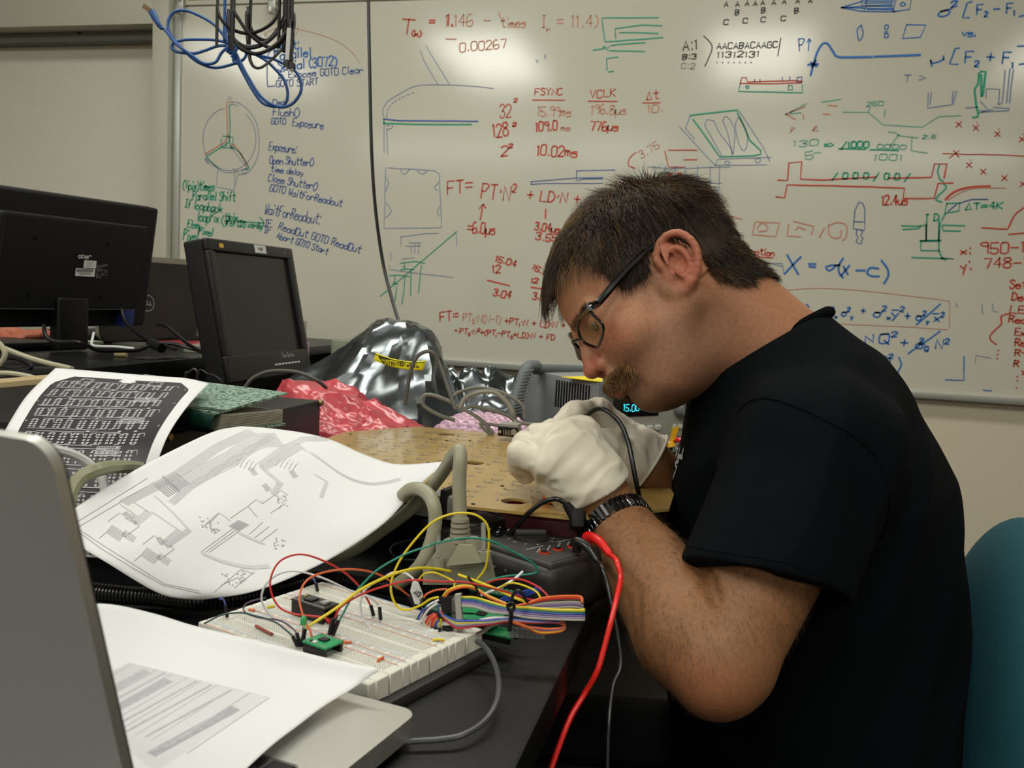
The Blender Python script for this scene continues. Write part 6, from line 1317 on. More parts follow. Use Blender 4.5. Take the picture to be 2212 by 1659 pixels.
# head primitives (head space)
H=[]
def hu(pr,k=.012,op='u'): H.append((op,k,pr))
hu(s_ell((-.014,0,.046),(.098,.075,.084)),.01); hu(s_ell((.030,0,.040),(.0735,.064,.060)),.03); hu(s_ell((.042,0,-.034),(.0595,.0565,.070)),.03)
for s_ in (-1,1):
    hu(s_ell((.060,s_*.040,-.022),(.030,.024,.026)),.025); hu(s_cone((.002,s_*.056,-.030),(.060,s_*.028,-.084),.017,.016),.022)
    hu(s_cone((.085,s_*.040,.021),(.0965,s_*.012,.016),.010,.011),.010)
hu(s_ell((.076,0,-.085),(.019,.022,.018)),.016); hu(s_ell((.030,0,-.082),(.045,.043,.030)),.03)
for s_ in (-1,1): hu(s_ell((.1030,s_*.034,.006),(.016,.0185,.0125)),.010,'s')
for s_ in (-1,1): hu(s_ell((.0815,s_*.0345,.0080),(.0128,.0135,.0120)),.004)
for s_ in (-1,1): hu(s_ell((.0935,s_*.0385,.0030),(.0060,.0105,.0022)),.0015,'s')
hu(s_cone((.099,0,.012),(.1135,0,-.027),.0065,.0090),.008); hu(s_ell((.1135,0,-.0285),(.0100,.0098,.0085)),.005)
for s_ in (-1,1): hu(s_ell((.1015,s_*.0130,-.031),(.0105,.0070,.0080)),.006)
for s_ in (-1,1): hu(s_ell((.1085,s_*.0065,-.0395),(.0055,.0028,.0045)),.003,'s')
hu(s_cone((.100,-.012,-.050),(.100,.012,-.050),.0085,.0085),.010)
for s_ in (-1,1):
    hu(s_cone((.1045,0,-.0575),(.0955,s_*.021,-.0585),.0048,.0030),.005); hu(s_cone((.1035,0,-.0660),(.0945,s_*.019,-.0620),.0058,.0032),.005)
hu(s_cone((.1095,-.016,-.0618),(.1095,.016,-.0618),.0012,.0012),.0035,'s')
# near (left) and far ear
def earp(x,z,o=0,s_=1): return np.array([x,s_*(.0745+max(-x,-.004)*.50+o),z])
for s_ in (1,-1):
    hx=[(.004,.004),(.006,.017),(-.002,.029),(-.015,.0325),(-.026,.026),(-.0305,.012),(-.0285,-.002),(-.021,-.014),(-.012,-.023)]
    P_=catmull([earp(x,z,.004,s_) for x,z in hx],2); 
    for i in range(len(P_)-1): hu(s_cone(P_[i],P_[i+1],.0036,.0036),.003)
    hu(s_ell(earp(-.012,.004,-.001,s_),(.0175,.0045,.026),Rz(s_*RAD(-26)).T if s_>0 else Rz(RAD(26)).T),.004)
    hu(s_cone(earp(-.006,-.023,.001,s_),earp(.000,-.026,.000,s_),.0062,.0055),.005)
    A_p=catmull([earp(x,z,.004,s_) for x,z in ((-.006,.021),(-.016,.015),(-.019,.004),(-.015,-.008),(-.007,-.015))],2)
    for i in range(len(A_p)-1): hu(s_cone(A_p[i],A_p[i+1],.0030,.0030),.0025)
    hu(s_ell(earp(-.007,.000,.007,s_),(.0085,.0075,.0115)),.003,'s'); hu(s_ell(earp(-.004,.012,.0055,s_),(.006,.0035,.0055)),.002,'s')
    hu(s_ell(earp(.0035,-.003,.003,s_),(.0042,.0038,.0058)),.003); hu(s_ell(earp(.006,-.012,-.004,s_),(.012,.008,.014)),.01)
nkl=HM.T@(NB_-HP)
hu(s_cone((-.036,0,-.006),nkl,.066,.079),.03)
hv,hf=nets(H,(-.21,-.17,-.26),(.14,.18,.15),.0019)
hw=hv@HM.T+HP
# body primitives (world)
Bd=[]
for pr in s_chain(T,[r-.030 for r in TR]): Bd.append(('u',.05,sc_lat(pr,S0,LB_,1.3)))
Bd.append(('u',.04,s_cone(NB_,T[0],.074,.085)))
for sh,el,wr_,ch_,cr_ in ((shL,elL,wrL,faL,fr),(shR,elR,wrR,[elR,at(1500,1120,1.17),wrR],[.050,.046,.033])):
    Bd.append(('u',.05,s_cone(T[0]+(sh-T[0])*.3,sh,.06,.060))); Bd.append(('u',.02,s_cone(sh,el,.062,.048)))
    for pr in s_chain(ch_,cr_): Bd.append(('u',.010,pr))
Bd.append(('u',.02,s_ell(at(1545,1478,.79),(.026,.026,.026)))); 
def sdfhit(px,py,pr,d0=.68,d1=1.0):
    ds=np.linspace(d0,d1,260); P=np.array([at(px,py,d) for d in ds])[None]; v=field(P,pr,lambda l,u:np.array([True]))[0]; k=np.argmax(v<0); return P[0,k] if (v<0).any() else None
cr_=[sdfhit(x,y,Bd) for x,y in ((1508,1195),(1520,1225),(1532,1255),(1542,1282),(1549,1305))]; cr_=[c for c in cr_ if c is not None]
for i in range(len(cr_)-1): Bd.append(('s',.006,s_cone(cr_[i],cr_[i+1],.0065-.001*i,.0055-.001*i)))
# --- hands (joints placed in space)
def finger(P,r,k=.0035): return [('u',k,pr) for pr in s_chain([PT(p) for p in P],r)]
W0=at(1284,1058,.953)
hL_=[('u',.008,s_cone(wrL,W0,.0335,.031))]
for mc,r in (((1258,935,.985),.017),((1228,945,.965),.018),((1200,970,.945),.018),((1186,1008,.932),.016)): hL_.append(('u',.018,s_cone(W0,at(*mc),.026,r)))
hL_.append(('u',.02,s_ell(at(1240,1020,.955),(.036,.030,.034))))
hL_+=finger([(1258,935,.985),(1192,930,1.02),(1150,962,1.045),(1135,985,1.05)],[.0140,.0108,.0098,.0085])
hL_+=finger([(1226,945,.965),(1158,940,.99),(1128,975,1.015),(1125,995,1.02)],[.0145,.0108,.0100,.009])
hL_+=finger([(1200,970,.945),(1135,958,.965),(1118,990,.985),(1130,1012,.99)],[.0140,.0102,.0095,.0085])
hL_+=finger([(1186,1005,.932),(1122,978,.943),(1118,1003,.958),(1135,1022,.965)],[.0130,.0094,.0088,.008])
hL_+=finger([(1285,1020,.985),(1245,985,1.02),(1195,985,1.05),(1165,992,1.06)],[.020,.016,.012,.0095])
thin=lambda L_:[(op,k,((lambda P,f=pr[0]:f(P)+.0035),pr[1],pr[2])) for op,k,pr in L_]
Bd+=thin(hL_)
W1=at(1372,992,1.10)
hR_=[('u',.02,s_cone(wrR,W1,.034,.034))]
for mc,r in (((1292,892,1.09),.015),((1296,900,1.12),.016),((1290,925,1.14),.016),((1285,955,1.15),.015)): hR_.append(('u',.015,s_cone(W1,at(*mc),.027,r)))
hR_+=finger([(1292,892,1.09),(1240,893,1.065),(1200,930,1.05),(1180,955,1.045)],[.0140,.0110,.0095,.0085])
hR_+=finger([(1296,900,1.12),(1235,912,1.10),(1205,950,1.08),(1195,970,1.06)],[.0140,.0110,.0100,.0085])
hR_+=finger([(1290,930,1.14),(1240,950,1.12),(1225,985,1.10),(1235,1005,1.09)],[.0140,.0110,.0100,.0085])
hR_+=finger([(1285,960,1.15),(1245,990,1.13),(1240,1020,1.11),(1255,1035,1.10)],[.0130,.0100,.0090,.008])
hR_+=finger([(1358,1000,1.075),(1318,962,1.055),(1262,955,1.04),(1215,965,1.035)],[.021,.0165,.0125,.0095])
hR_.append(('u',.02,s_ell(at(1330,1010,1.12),(.034,.030,.036))))
Bd+=thin(hR_)
bv,bf=nets(Bd,(-.32,.60,.36),(.80,1.48,1.16),.0036)
# skin colour: lips, ruddy ear and nose, stubble, tanned arms are true colours of the skin
def blob(P,c,r,soft=1.0): return np.clip(1-np.linalg.norm((P-np.asarray(c))/np.asarray(r),axis=1)**2,0,1)**soft
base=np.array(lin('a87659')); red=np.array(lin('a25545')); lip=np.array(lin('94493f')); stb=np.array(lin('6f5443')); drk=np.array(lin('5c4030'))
cH=np.tile(base,(len(hv),1)); 
def mix(C_,col,w_): return C_*(1-w_[:,None])+col*w_[:,None]
st=np.clip((-.028-hv[:,2])/.02,0,1)*np.clip((hv[:,0]+.06)/.06,0,1)*.55; cH=mix(cH,stb,st)
cH=mix(cH,stb,.4*blob(hv,(.02,.07,-.01),(.03,.04,.03)))
for s_ in (-1,1): cH=mix(cH,red,.55*blob(hv,(.075,s_*.04,-.02),(.035,.03,.025))); cH=mix(cH,red,.75*blob(hv,(-.01,s_*.092,.0),(.04,.02,.045),.6))
cH=mix(cH,red,.8*blob(hv,(.11,0,-.028),(.022,.024,.018),.7)); cH=mix(cH,lip,np.clip(1.6*blob(hv,(.104,0,-.0615),(.013,.024,.0095)),0,1)*.9)
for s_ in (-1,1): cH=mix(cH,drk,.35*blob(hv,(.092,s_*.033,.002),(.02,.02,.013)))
cB=np.tile(np.array(lin('835b3c')),(len(bv),1)); cB=mix(cB,np.array(lin('99553f')),.3*blob(bv,at(1535,1490,.77),(.05,.05,.04)))
M_skin=mat('skin','b78568',.5,spec=.35,vcol=True,sss=.05,noise=.13,nscale=260,bump=.00035,bscale=420)
man=thing('person',(float(T[4][0]),float(T[4][1]),0),'dark-haired person in black t-shirt, glasses and latex gloves bending over the circuit board','person')
Vs=np.vstack([hw,bv]); Fs=np.vstack([hf,bf+len(hw)])
body=fastmesh('body',Vs,Fs,M_skin,man,np.vstack([cH,cB]))
# gloves: slightly larger hand surface, cut at the cuff
def cutp(p,n):
    p=np.asarray(p); n=np.asarray(n)/np.linalg.norm(n); return (lambda P:(P-p)@n),np.full(3,-9.),np.full(3,9.)
def wrinkle(s,amp,seed,ax,str_=.25):
    ax=ax/np.linalg.norm(ax)
    def f(P):
        q=P-(P@ax)[...,None]*ax*(1-str_); return -amp*(1-2*np.abs(vnoise(q,s,seed)-.5)*2)*.5
    return f,np.full(3,-9.),np.full(3,9.)
M_gl=mat('latex_glove','d0c8b8',.42,spec=.4,sss=.10,noise=.03,nscale=30,bump=.0003,bscale=90)
def glove(nm,prims,wr_,w0,cutpt,flare,label,creaseax):
    n=(wr_-w0); n=n/np.linalg.norm(n)
    G_=[('u',k,(pr[0],pr[1],pr[2])) for _,k,pr in prims]; G_.append(('u',.012,s_cone(w0,cutpt+n*.01,.034,flare)))
    G_.append(('d',0,((lambda P:np.full(P.shape[:-1],-.0016)),np.full(3,-9.),np.full(3,9.))))
    G_.append(('d',0,wrinkle(95,.0030,11,creaseax,.13))); G_.append(('d',0,wrinkle(45,.0026,5,creaseax,.2)))
    G_.append(('i',0,cutp(cutpt,n)))
    allp=np.array([w0,cutpt]+[ (pr[1]+pr[2])/2 for _,_,pr in prims]); v,f=nets(G_,allp.min(0)-.06,allp.max(0)+.06,.0020)
    g=fastmesh(nm,v,f,M_gl,man,label=label)
    # rolled cuff
    e1=np.cross(n,[0,0,1.]); e1/=np.linalg.norm(e1); e2=np.cross(n,e1); q=MB(); R_=flare+.0018
    q.tube([cutpt-n*.001+e1*R_*math.cos(a)+e2*R_*math.sin(a)*.98 for a in np.linspace(0,2*math.pi,40,endpoint=False)],.0016,8,closed=True); build('rolled_cuff',q,M_gl,g)
    return g
dL=(faL[2]-wrL); dL/=np.linalg.norm(dL)
glove('glove',hL_,wrL,W0,at(1287,1062,.953),.0355,'pale glove on the near hand',at(1245,955,.965)-at(1165,1025,.945))
glove('glove',hR_,wrR,W1,at(1396,1008,1.105),.044,'pale glove on the far hand',at(1330,900,1.10)-at(1310,1010,1.10))
# ------------------------------------------------------------------ t-shirt and trousers
M_sh=mat('black_tshirt','06090d',.95,spec=.10,noise=.08,nscale=60,bump=.0005,bscale=700)
b_=M_sh.node_tree.nodes['Principled BSDF']; b_.inputs['Sheen Weight'].default_value=.0; b_.inputs['Sheen Roughness'].default_value=.6
Sh=[]
for pr in s_chain(T[:4]+[sag(1785,1700)],TR[:4]+[.17]): Sh.append(('u',.05,sc_lat(pr,S0,LB_,1.3)))
Sh.append(('u',.045,s_cone(NB_+(T[0]-NB_)*.15,T[0],.084,.105)))
hemL=at(1650,1252,.845); hemR=shR+(elR-shR)*.75
dh=(hemL-shL)/np.linalg.norm(hemL-shL)
hA=at(1478,1200,.83); hB=at(1812,1312,.86); hx_=(hB-hA)/np.linalg.norm(hB-hA); hn=dh-hx_*(dh@hx_); hn/=np.linalg.norm(hn)
for sh,hem,r1 in ((shL,hemL,.074),(shR,hemR,.070)):
    Sh.append(('u',.06,s_cone(T[0]+(sh-T[0])*.25,sh,.080,.072))); d_=(hem-sh)/np.linalg.norm(hem-sh); cc_=s_cone(sh,hem+d_*.05,.074,r1); nn_=hn if sh is shL else d_
    bo=s_cone(hem+d_*.03,hem-d_*.035,r1-.006,r1-.008)
    Sh.append(('u',.022,((lambda P,cc_=cc_,nn_=nn_,hem=hem,bo=bo:np.maximum(np.maximum(cc_[0](P),(P-hem)@nn_),-bo[0](P))),cc_[1],cc_[2])))
def folds(P):
    # long soft folds running from the neck and the armpit down the chest and sleeve
    u=(P-T[1])@FB; w_=P[...,2]; a=vnoise(np.stack([u*14+w_*5,w_*3.2+0*u,((P-S0)@LB_)*4],-1),1.0,21); b=vnoise(P*np.array([1,.6,.5]),16,8)
    return -.014*(1-np.abs(a-.5)*4)*.5-.007*(b-.5)
big=(np.full(3,-9.),np.full(3,9.))
Sh.append(('d',0,(folds,)+big))
nape=sag(1800,668); thr=sag(1496,850); cm=(nape+thr)/2; e1=(nape-thr); a_e=np.linalg.norm(e1)/2; e1/=2*a_e
lx=LB_*.975+np.array([0,0,.24]); lx-=e1*(lx@e1); lx/=np.linalg.norm(lx); cn_=np.cross(e1,lx); 
if cn_@(HP-cm)<0: cn_=-cn_
def neckcut(P):
    d=(P-cm)@cn_; return np.where(np.linalg.norm(P-cm,axis=-1)<.20,d,-.2)
Sh.append(('i',0,(neckcut,)+big))
Sh.append(('i',0,cutp(sag(1785,1740),(0,0,-1))))
sv,sf=nets(Sh,(-.10,.62,.42),(.80,1.50,1.16),.0036)
shirt=fastmesh('t_shirt',sv,sf,M_sh,man)
q=MB(); q.tube([cm-cn_*.001+e1*(a_e-.008)*math.cos(a)+lx*.085*math.sin(a) for a in np.linspace(0,2*math.pi,72,endpoint=False)],.0075,12,closed=True,flat=.9); build('collar',q,mat('ribbed_collar','030507',.95,spec=.05,bump=.001,bscale=400,stretch=(1,1,1)),shirt)
from mathutils.bvhtree import BVHTree
def bvh(V,F): return BVHTree.FromPolygons([Vector(v) for v in V],[list(map(int,f)) for f in F])
tb=bvh(sv,sf)
def hit(px,py,tree=None,off=.0):
    r=ray(px,py); h=(tree or tb).ray_cast(Vector(CP),Vector(r/np.linalg.norm(r)))
    if h[0] is None: return None,None
    n=np.array(h[1]); n=n if n@r<0 else -n; return np.array(h[0])+n*off,n
c9=lambda *c:[(1400+c[i]/2.724,620+c[i+1]/2.724) for i in range(0,len(c),2)]
def seam(pts,r,nm='seam'):
    P=[hit(x,y)[0] for x,y in catmull(np.array(pts),6)]; P=[p for p in P if p is not None]; q=MB(); q.tube(np.array(P),r,6); return build(nm,q,M_sh,shirt)
seam(c9(520,740,600,672,700,655,830,688,1000,758,1150,838,1250,910,1350,1010,1400,1120,1420,1250,1400,1380,1360,1490),.0016)
seam(c9(230,1520,400,1555,700,1600,900,1650,1060,1730,1110,1790),.0009,'hem_stitching')
# white print on the chest, mostly turned away
S=[[(1471,968),(1462,1002)],[(1478,972),(1474,985)],[(1466,985),(1476,988)],[(1468,996),(1460,1001),(1464,1010)],[(1455,1022),(1449,1036)],[(1461,1018),(1456,1032)],[(1446,1048),(1443,1062)],[(1440,1080),(1437,1096)],[(1437,1104),(1434,1120)]]
def chestmap(st):
    P=[];N=[]
    for x,y in st:
        p=None
        for dx in range(0,40,3):
            p,n=hit(x+dx,y,off=.0012)
            if p is not None: break
        P.append(p); N.append(n)
    return np.array(P),np.array(N)
try: ink('chest_print',S,chestmap,.0055,mat('white_print','b9bcc0',.7),shirt)
except Exception as e: print('chest print',e)
Pn=[]
hipL=T[4]+LB_*.10+FB*.03; hipR=T[4]-LB_*.10+FB*.03
for hp_ in (hipL,hipR):
    kn=hp_+FB*.40+np.array([0,0,.03]); ft=kn*[1,1,0]+np.array([.02,0,.09])
    Pn.append(('u',.05,s_cone(hp_,kn,.098,.068))); Pn.append(('u',.03,s_cone(kn,ft,.066,.048)))
Pn.append(('u',.06,sc_lat(s_cone(T[4]+zz*.05,T[4]-zz*.03,.150,.13),S0,LB_,1.25)))
pv,pf=nets(Pn,(-.25,.55,.0),(.85,1.55,.75),.0075)
fastmesh('trousers',pv,pf,mat('dark_trousers','0b0c10',.9,bump=.0006,bscale=500),man)
for hp_ in (hipL,hipR):
    kn=hp_+FB*.40; f0=kn*[1,1,0]+np.array([.05,0,.045]); v,f=nets([('u',.03,s_ell(f0+FB*.07,(.135,.05,.045),Rz(RAD(190)).T.T)),('u',.02,s_cone(f0+zz*.03,f0-zz*.005,.05,.045)),('i',0,cutp((0,0,.004),(0,0,-1)))],f0-.25,f0+.25,.006)
    fastmesh('shoe',v,f,mat('black_shoe','0d0d0e',.5),man)
# ------------------------------------------------------------------ hair
hn_=vnorm(hv,hf)
def zmin(x): return np.interp(x,[-.12,-.09,-.055,-.040,-.031,-.027,-.018,.004,.010,.018,.026,.050,.056,.0625,.066,.2],[-.056,-.054,-.046,-.030,-.004,.020,.038,.036,.028,.013,.010,.012,.030,.066,.077,.077])
inh=lambda P,m=0:(P[:,2]>zmin(P[:,0])+m)&(np.abs(P[:,1])<.083)
W_=np.array([-.062,.010,.112])
tri=hv[hf].mean(1); tn=hn_[hf[:,0]]; e_in=inh(tri)&(tn[:,2]>-.9); ear_=((tri[:,0]<.012)&(tri[:,0]>-.036)&(np.abs(tri[:,1])>.0755)&(tri[:,2]<.036)); sel=np.where(e_in&~ear_&(tri[:,0]>-.118)&~((tri[:,0]<-.08)&(tri[:,2]<-.045-.25*(-.08-tri[:,0]))))[0]
hairm=[mat('hair_dark','2e2116',.42,spec=.4),mat('hair_brown','513c27',.42,spec=.4),mat('hair_light','86683f',.42,spec=.4)]
cf=hf[sel]; used,inv_=np.unique(cf,return_inverse=True); capV=(hv[used]+hn_[used]*.0022)
hair=fastmesh('hair',capV@HM.T+HP,inv_.reshape(cf.shape),hairm[0],man,label='short dark brown hair')
area_=np.linalg.norm(np.cross(hv[hf[:,2]]-hv[hf[:,0]],hv[hf[:,3]]-hv[hf[:,1]]),axis=1)
def csdf(P):
    v=np.full(P.shape[:-1],.2)
    for op,k,pr in H[:3]:
        d=pr[0](P); h=np.clip(.5+.5*(v-d)/k,0,1); v=v*(1-h)+d*h-k*h*(1-h)
    return v
def grow(P0_,N0,dirfn,L,K,lift,r0,rough=.25,surf=True):
    n=len(P0_); P=np.zeros((n,K+1,3)); P[:,0]=P0_; rnd=RNG.normal(0,rough,(n,3)); D=None
    clump=np.stack([vnoise(P0_,60,s) for s in (31,32,33)],-1)-.5
    for k in range(K):
        cur=P[:,k]; t=dirfn(cur,k)+rnd*.5+clump*1.1; t/=np.linalg.norm(t,axis=1)[:,None]+1e-9
        lf=lift*max(0,1-k/K*1.2); d=t+N0*lf; d/=np.linalg.norm(d,axis=1)[:,None]; nx=cur+d*(L/K)[:,None]
        if surf:
            s=csdf(nx); want=.002+.010*min(1,(k+1)/3)*np.clip(L/.03,.3,1.2); g=np.stack([csdf(nx+e)-s for e in np.eye(3)*1e-4],-1)/1e-4
            push=np.clip(want*(.5+RNG.random(n)*.6)-s,-.0015,.02); nx=nx+g*push[:,None]
        P[:,k+1]=nx
    return P
def strands(nm,P,r0,mats,midx,par,R_=HM,T_=HP,kind='stuff'):
    n,K1=P.shape[:2]; P=P@R_.T+T_ if R_ is not None else P
    Tn=np.gradient(P,axis=1); Tn/=np.linalg.norm(Tn,axis=2)[...,None]+1e-9; ref=np.array([.3,.5,.8]); U=np.cross(Tn,ref); U/=np.linalg.norm(U,axis=2)[...,None]+1e-9; Wv=np.cross(Tn,U)
    rr=(r0*np.linspace(1,.25,K1)[None,:]*(.8+.4*RNG.random((n,1))))[...,None]
    ring=[P+rr*(math.cos(a)*U+math.sin(a)*Wv) for a in (0,2.094,4.189)]; V=np.stack(ring,2).reshape(-1,3)
    base_=(np.arange(n)*K1*3)[:,None,None]+(np.arange(K1-1)*3)[None,:,None]; F=[]
    for k in range(3):
        l=(k+1)%3; F.append(np.stack([base_+k,base_+l,base_+3+l,base_+3+k],-1).reshape(n,K1-1,4))
    F=np.stack(F,2).reshape(-1,4); mi=np.repeat(midx,(K1-1)*3)
    return fastmesh(nm,V,F,mats,par,midx=mi,kind=kind)
def sample(idx,n):
    w_=area_[idx]; c_=RNG.choice(idx,n,p=w_/w_.sum()); a=RNG.random((n,4)); a/=a.sum(1)[:,None]; return (hv[hf[c_]]*a[...,None]).sum(1),hn_[hf[c_,0]]
NH=16000
P0s,N0s=sample(sel,NH)
nap=(P0s[:,2]<.0)&(P0s[:,0]<-.02); Pn_,Nn_=P0s[nap],N0s[nap]; Pn_=np.repeat(Pn_,3,0)+RNG.normal(0,.0015,(len(Pn_)*3,3)); Nn_=np.repeat(Nn_,3,0); P0s,N0s=P0s[~nap],N0s[~nap]; NH=len(P0s)
def hdir(P,k):
    d=P-W_; d[:,2]*=.9; 
    front=np.clip((P[:,0]-.02)/.06,0,1)[:,None]; d=d/np.linalg.norm(d,axis=1)[:,None]; d=d+front*np.array([.55,0,-.15-.25*k])
    side=np.clip((np.abs(P[:,1])-.045)/.03,0,1)[:,None]; d=d+side*np.array([-.15,0,-.9]); return d
Ls=np.where(P0s[:,2]>.07,.034,.020)+.014*np.clip((P0s[:,0]-.03)/.05,0,1)*(P0s[:,2]>.06); Ls=np.where(P0s[:,2]<.01,.011,Ls); Ls=Ls*(.7+.5*RNG.random(NH)); Ls=np.where((P0s[:,0]>.0)&(P0s[:,2]<.05),.013,Ls)
Ph=grow(P0s,N0s,hdir,Ls,6,.20,.00035,rough=.16)
Pq=grow(Pn_,Nn_,lambda P,k:np.tile([-.35,0,-.9],(len(P),1)),np.full(len(Pn_),.011)*(.7+.5*RNG.random(len(Pn_))),6,.45,.0003,rough=.2,surf=False)
Ph=np.vstack([Ph,Pq]); P0s=np.vstack([P0s,Pn_]); NH=len(P0s)
tone=vnoise(P0s,38,41)+RNG.normal(0,.16,NH)+np.clip((P0s[:,2]-.07)/.08,0,1)*.22-.12; mi=np.digitize(tone,[.42,.74])
strands('hair_strands',Ph,.00036,hairm,mi,hair)
# moustache, eyebrows
def patch(cond,n,dirv,L,r0,mats_,nm,K=4,tones=(.5,.85),lift=.5,rough=.2):
    idx=np.where(cond)[0]
    if len(idx)==0: print('empty',nm); return
    p,nn_=sample(idx,n); f_=(lambda P,k:np.tile(np.array(dirv,float),(len(P),1))) if not callable(dirv) else dirv
    s=grow(p,nn_,f_,np.full(n,L)*(.7+.6*RNG.random(n)),K,lift,r0,rough,surf=False); return strands(nm,s,r0,mats_,np.digitize(RNG.random(n),tones),man)
mus=[mat('moustache_brown','7a5a38',.5),mat('moustache_light','a07c50',.5),mat('moustache_dark','553e28',.5)]
cond=(tri[:,0]>.083)&(tri[:,2]<-.0425-.10*np.abs(tri[:,1])**1.0*1.0)&(tri[:,2]>-.0575-.28*np.abs(tri[:,1]))&(np.abs(tri[:,1])<.036)&(tri[:,2]<-.0425)
patch(cond,1700,lambda P,k:np.stack([np.full(len(P),.25),np.sign(P[:,1])*.75*np.clip(np.abs(P[:,1])/.008,.0,1),np.full(len(P),-.75)],1),.0115,.00030,mus,'moustache')
cond=(tri[:,0]>.078)&(tri[:,2]>.0165+.05*np.abs(tri[:,1]))&(tri[:,2]<.0245+.05*np.abs(tri[:,1]))&(np.abs(tri[:,1])<.048)&(np.abs(tri[:,1])>.009)
patch(cond,420,lambda P,k:np.stack([np.full(len(P),.1),np.sign(P[:,1])*.9,np.full(len(P),.25)],1),.0085,.00026,hairm,'eyebrow_hair',lift=.35)
# eyes
for s_ in (-1,1):
    c=HL(.0812,s_*.0345,.0068); q=MB(); R_=.0119
    G=[[c+HM@(R_*np.array([math.cos(t),math.sin(t)*math.cos(p_),math.sin(t)*math.sin(p_)])) for p_ in np.linspace(0,2*math.pi,25)] for t in np.linspace(0,math.pi,14)]
    q.grid(G); ey=build('eye',q,mat('eye_white','8f7c70',.2,coat=.5),man)
    fw=np.array([math.cos(RAD(-24))*.96,s_*.28,math.sin(RAD(-24))]); cc_=c+HM@(fw*(R_-.0009)); ax_=HM@fw; q=MB(); q.tube([cc_,cc_+ax_*.0014],[.0056,.0050],20); build('iris',q,mat('iris_dark','3a2c20',.15),ey)
# ------------------------------------------------------------------ glasses
gl=thing('eyeglasses',HL(.1,0,0),'black plastic-framed eyeglasses worn low on the nose','glasses')
c8_=lambda x,y:(1180+x/5.925,580+y/5.925)
gpl=(np.array([1,.16,.05]),.1105)
rim_px=[(505,545),(430,630),(405,745),(425,850),(490,945),(600,1000),(655,1003),(690,940),(722,830),(728,745),(690,680),(615,610),(570,560)]
rimN=[hloc(*c8_(x,y),*gpl) for x,y in rim_px]; rimN=catmull(np.array(rimN),4,closed=True)
rimF=rimN*np.array([1,-1,1])
M_fr=mat('black_acetate','070708',.28,spec=.45,coat=.15)
M_lens=mat('lens_glass','f2f4ee',.03,trans=1.0,ior=1.02,spec=.6,coat=.5)
for R_ in (rimN,rimF):
    Wd=R_@HM.T+HP; q=MB(); q.tube(Wd,.0017,8,closed=True); build('rim',q,M_fr,gl)
    q=MB(); q.add(np.vstack([Wd,Wd.mean(0)[None]+HM@np.array([.0015,0,0])]),[[i,(i+1)%len(Wd),len(Wd)] for i in range(len(Wd))]); lo_=build('lens',q,M_lens,gl)
iN=rimN[np.argmin(rimN[:,1])]; br=[iN,iN*[1,0,1]+np.array([.006,0,.007]),iN*[1,-1,1]]; q=MB(); q.tube(catmull(np.array(br),6)@HM.T+HP,.0016,8); build('bridge',q,M_fr,gl)
hg=hloc(*c8_(545,520),*gpl); oN=rimN[np.argmax(rimN[:,1])]
for s_ in (1,-1):
    A1=np.array([hg[0]-.002,max(hg[1],oN[1]-.002),hg[2]]); A2=np.array([A1[0]-.012,.0725,A1[2]+.002]); A3=np.array([.055,.0775,.0215]); A4=np.array([.026,.0810,.0280]); A5=np.array([.004,.0780,.0320]); A6=np.array([-.020,.0765,.024])
    Pp=np.array([A1,A2,A3,A4,A5,A6])*np.array([1,s_,1]); Pp=catmull(Pp,6)@HM.T+HP; q=MB(); q.tube(Pp,[.0042,.0044,.0042,.0040,.0034,.0028],8,flat=1,up=HM@np.array([0,0,1.])); build('temple_arm',q,M_fr,gl)
    e_=(np.array([rimN[np.argmax(rimN[:,2])],A1])*np.array([1,s_,1]))@HM.T+HP; q=MB(); q.tube(e_,[.0020,.0052],8); build('end_piece',q,M_fr,gl)
    q=MB(); hh_=(A1*np.array([1,s_,1])+np.array([.001,s_*.0032,0]))@HM.T+HP; q.box(hh_,(.003,.0006,.0004),R=HM); build('hinge_line',q,M_chrome,gl)
# ------------------------------------------------------------------ watch
wt_=thing('wristwatch',wrL,'dark steel link bracelet watch on the near wrist','watch')
wc=wrL+dL*.024; ax_=dL; e1_=np.cross(ax_,[0,0,1.]); e1_/=np.linalg.norm(e1_); e2_=np.cross(ax_,e1_)
M_lk1=mat('gunmetal_link','3a3a3d',.22,metal=.9); M_lk2=mat('polished_link','a9a9ab',.15,metal=1.0)
NL=42
BR=[]
for i in range(NL):
    a=2*math.pi*i/NL; rd=e1_*math.cos(a)+e2_*math.sin(a); rr_=np.linspace(.02,.06,120); P=(wc+rr_[:,None]*rd)[None]; v_=field(P,Bd,lambda l,u:np.array([True]))[0]; BR.append(rr_[np.argmax(v_>0)])
BR=np.array(BR); BR=(BR+np.roll(BR,1)+np.roll(BR,-1))/3
for i in range(NL):
    a=2*math.pi*i/NL; rd=e1_*math.cos(a)+e2_*math.sin(a); tg=-e1_*math.sin(a)+e2_*math.cos(a); Rl=np.stack([tg,ax_,rd],1); c=wc+rd*(BR[i]+.0012)
    q=MB(); q.box(c,(.0050,.017,.0030),R=Rl,r=.0009,seg=1); build('link',q,M_lk1 if i%4 else M_lk2,wt_)
rd=ray(1320,1130); rd=rd-ax_*(rd@ax_); rd/=np.linalg.norm(rd); q=MB(); q.tube([wc+rd*.038,wc+rd*.047],[.017,.016],28); build('watch_case',q,M_lk1,wt_)
sb_=thing('strap_snap',at(1248,1125,.91),'black snap stud of the wrist strap beside the watch','snap')
q=MB(); q.tube([at(1246,1110,.915),at(1250,1128,.910)],[.009,.0085],18); build('stud',q,M_blackm,sb_)
q=MB(); q.tube(catmull([at(1250,1128,.912),at(1252,1150,.918),at(1262,1158,.93)],6),.007,10,flat=.4); build('strap_end',q,M_blackm,sb_)
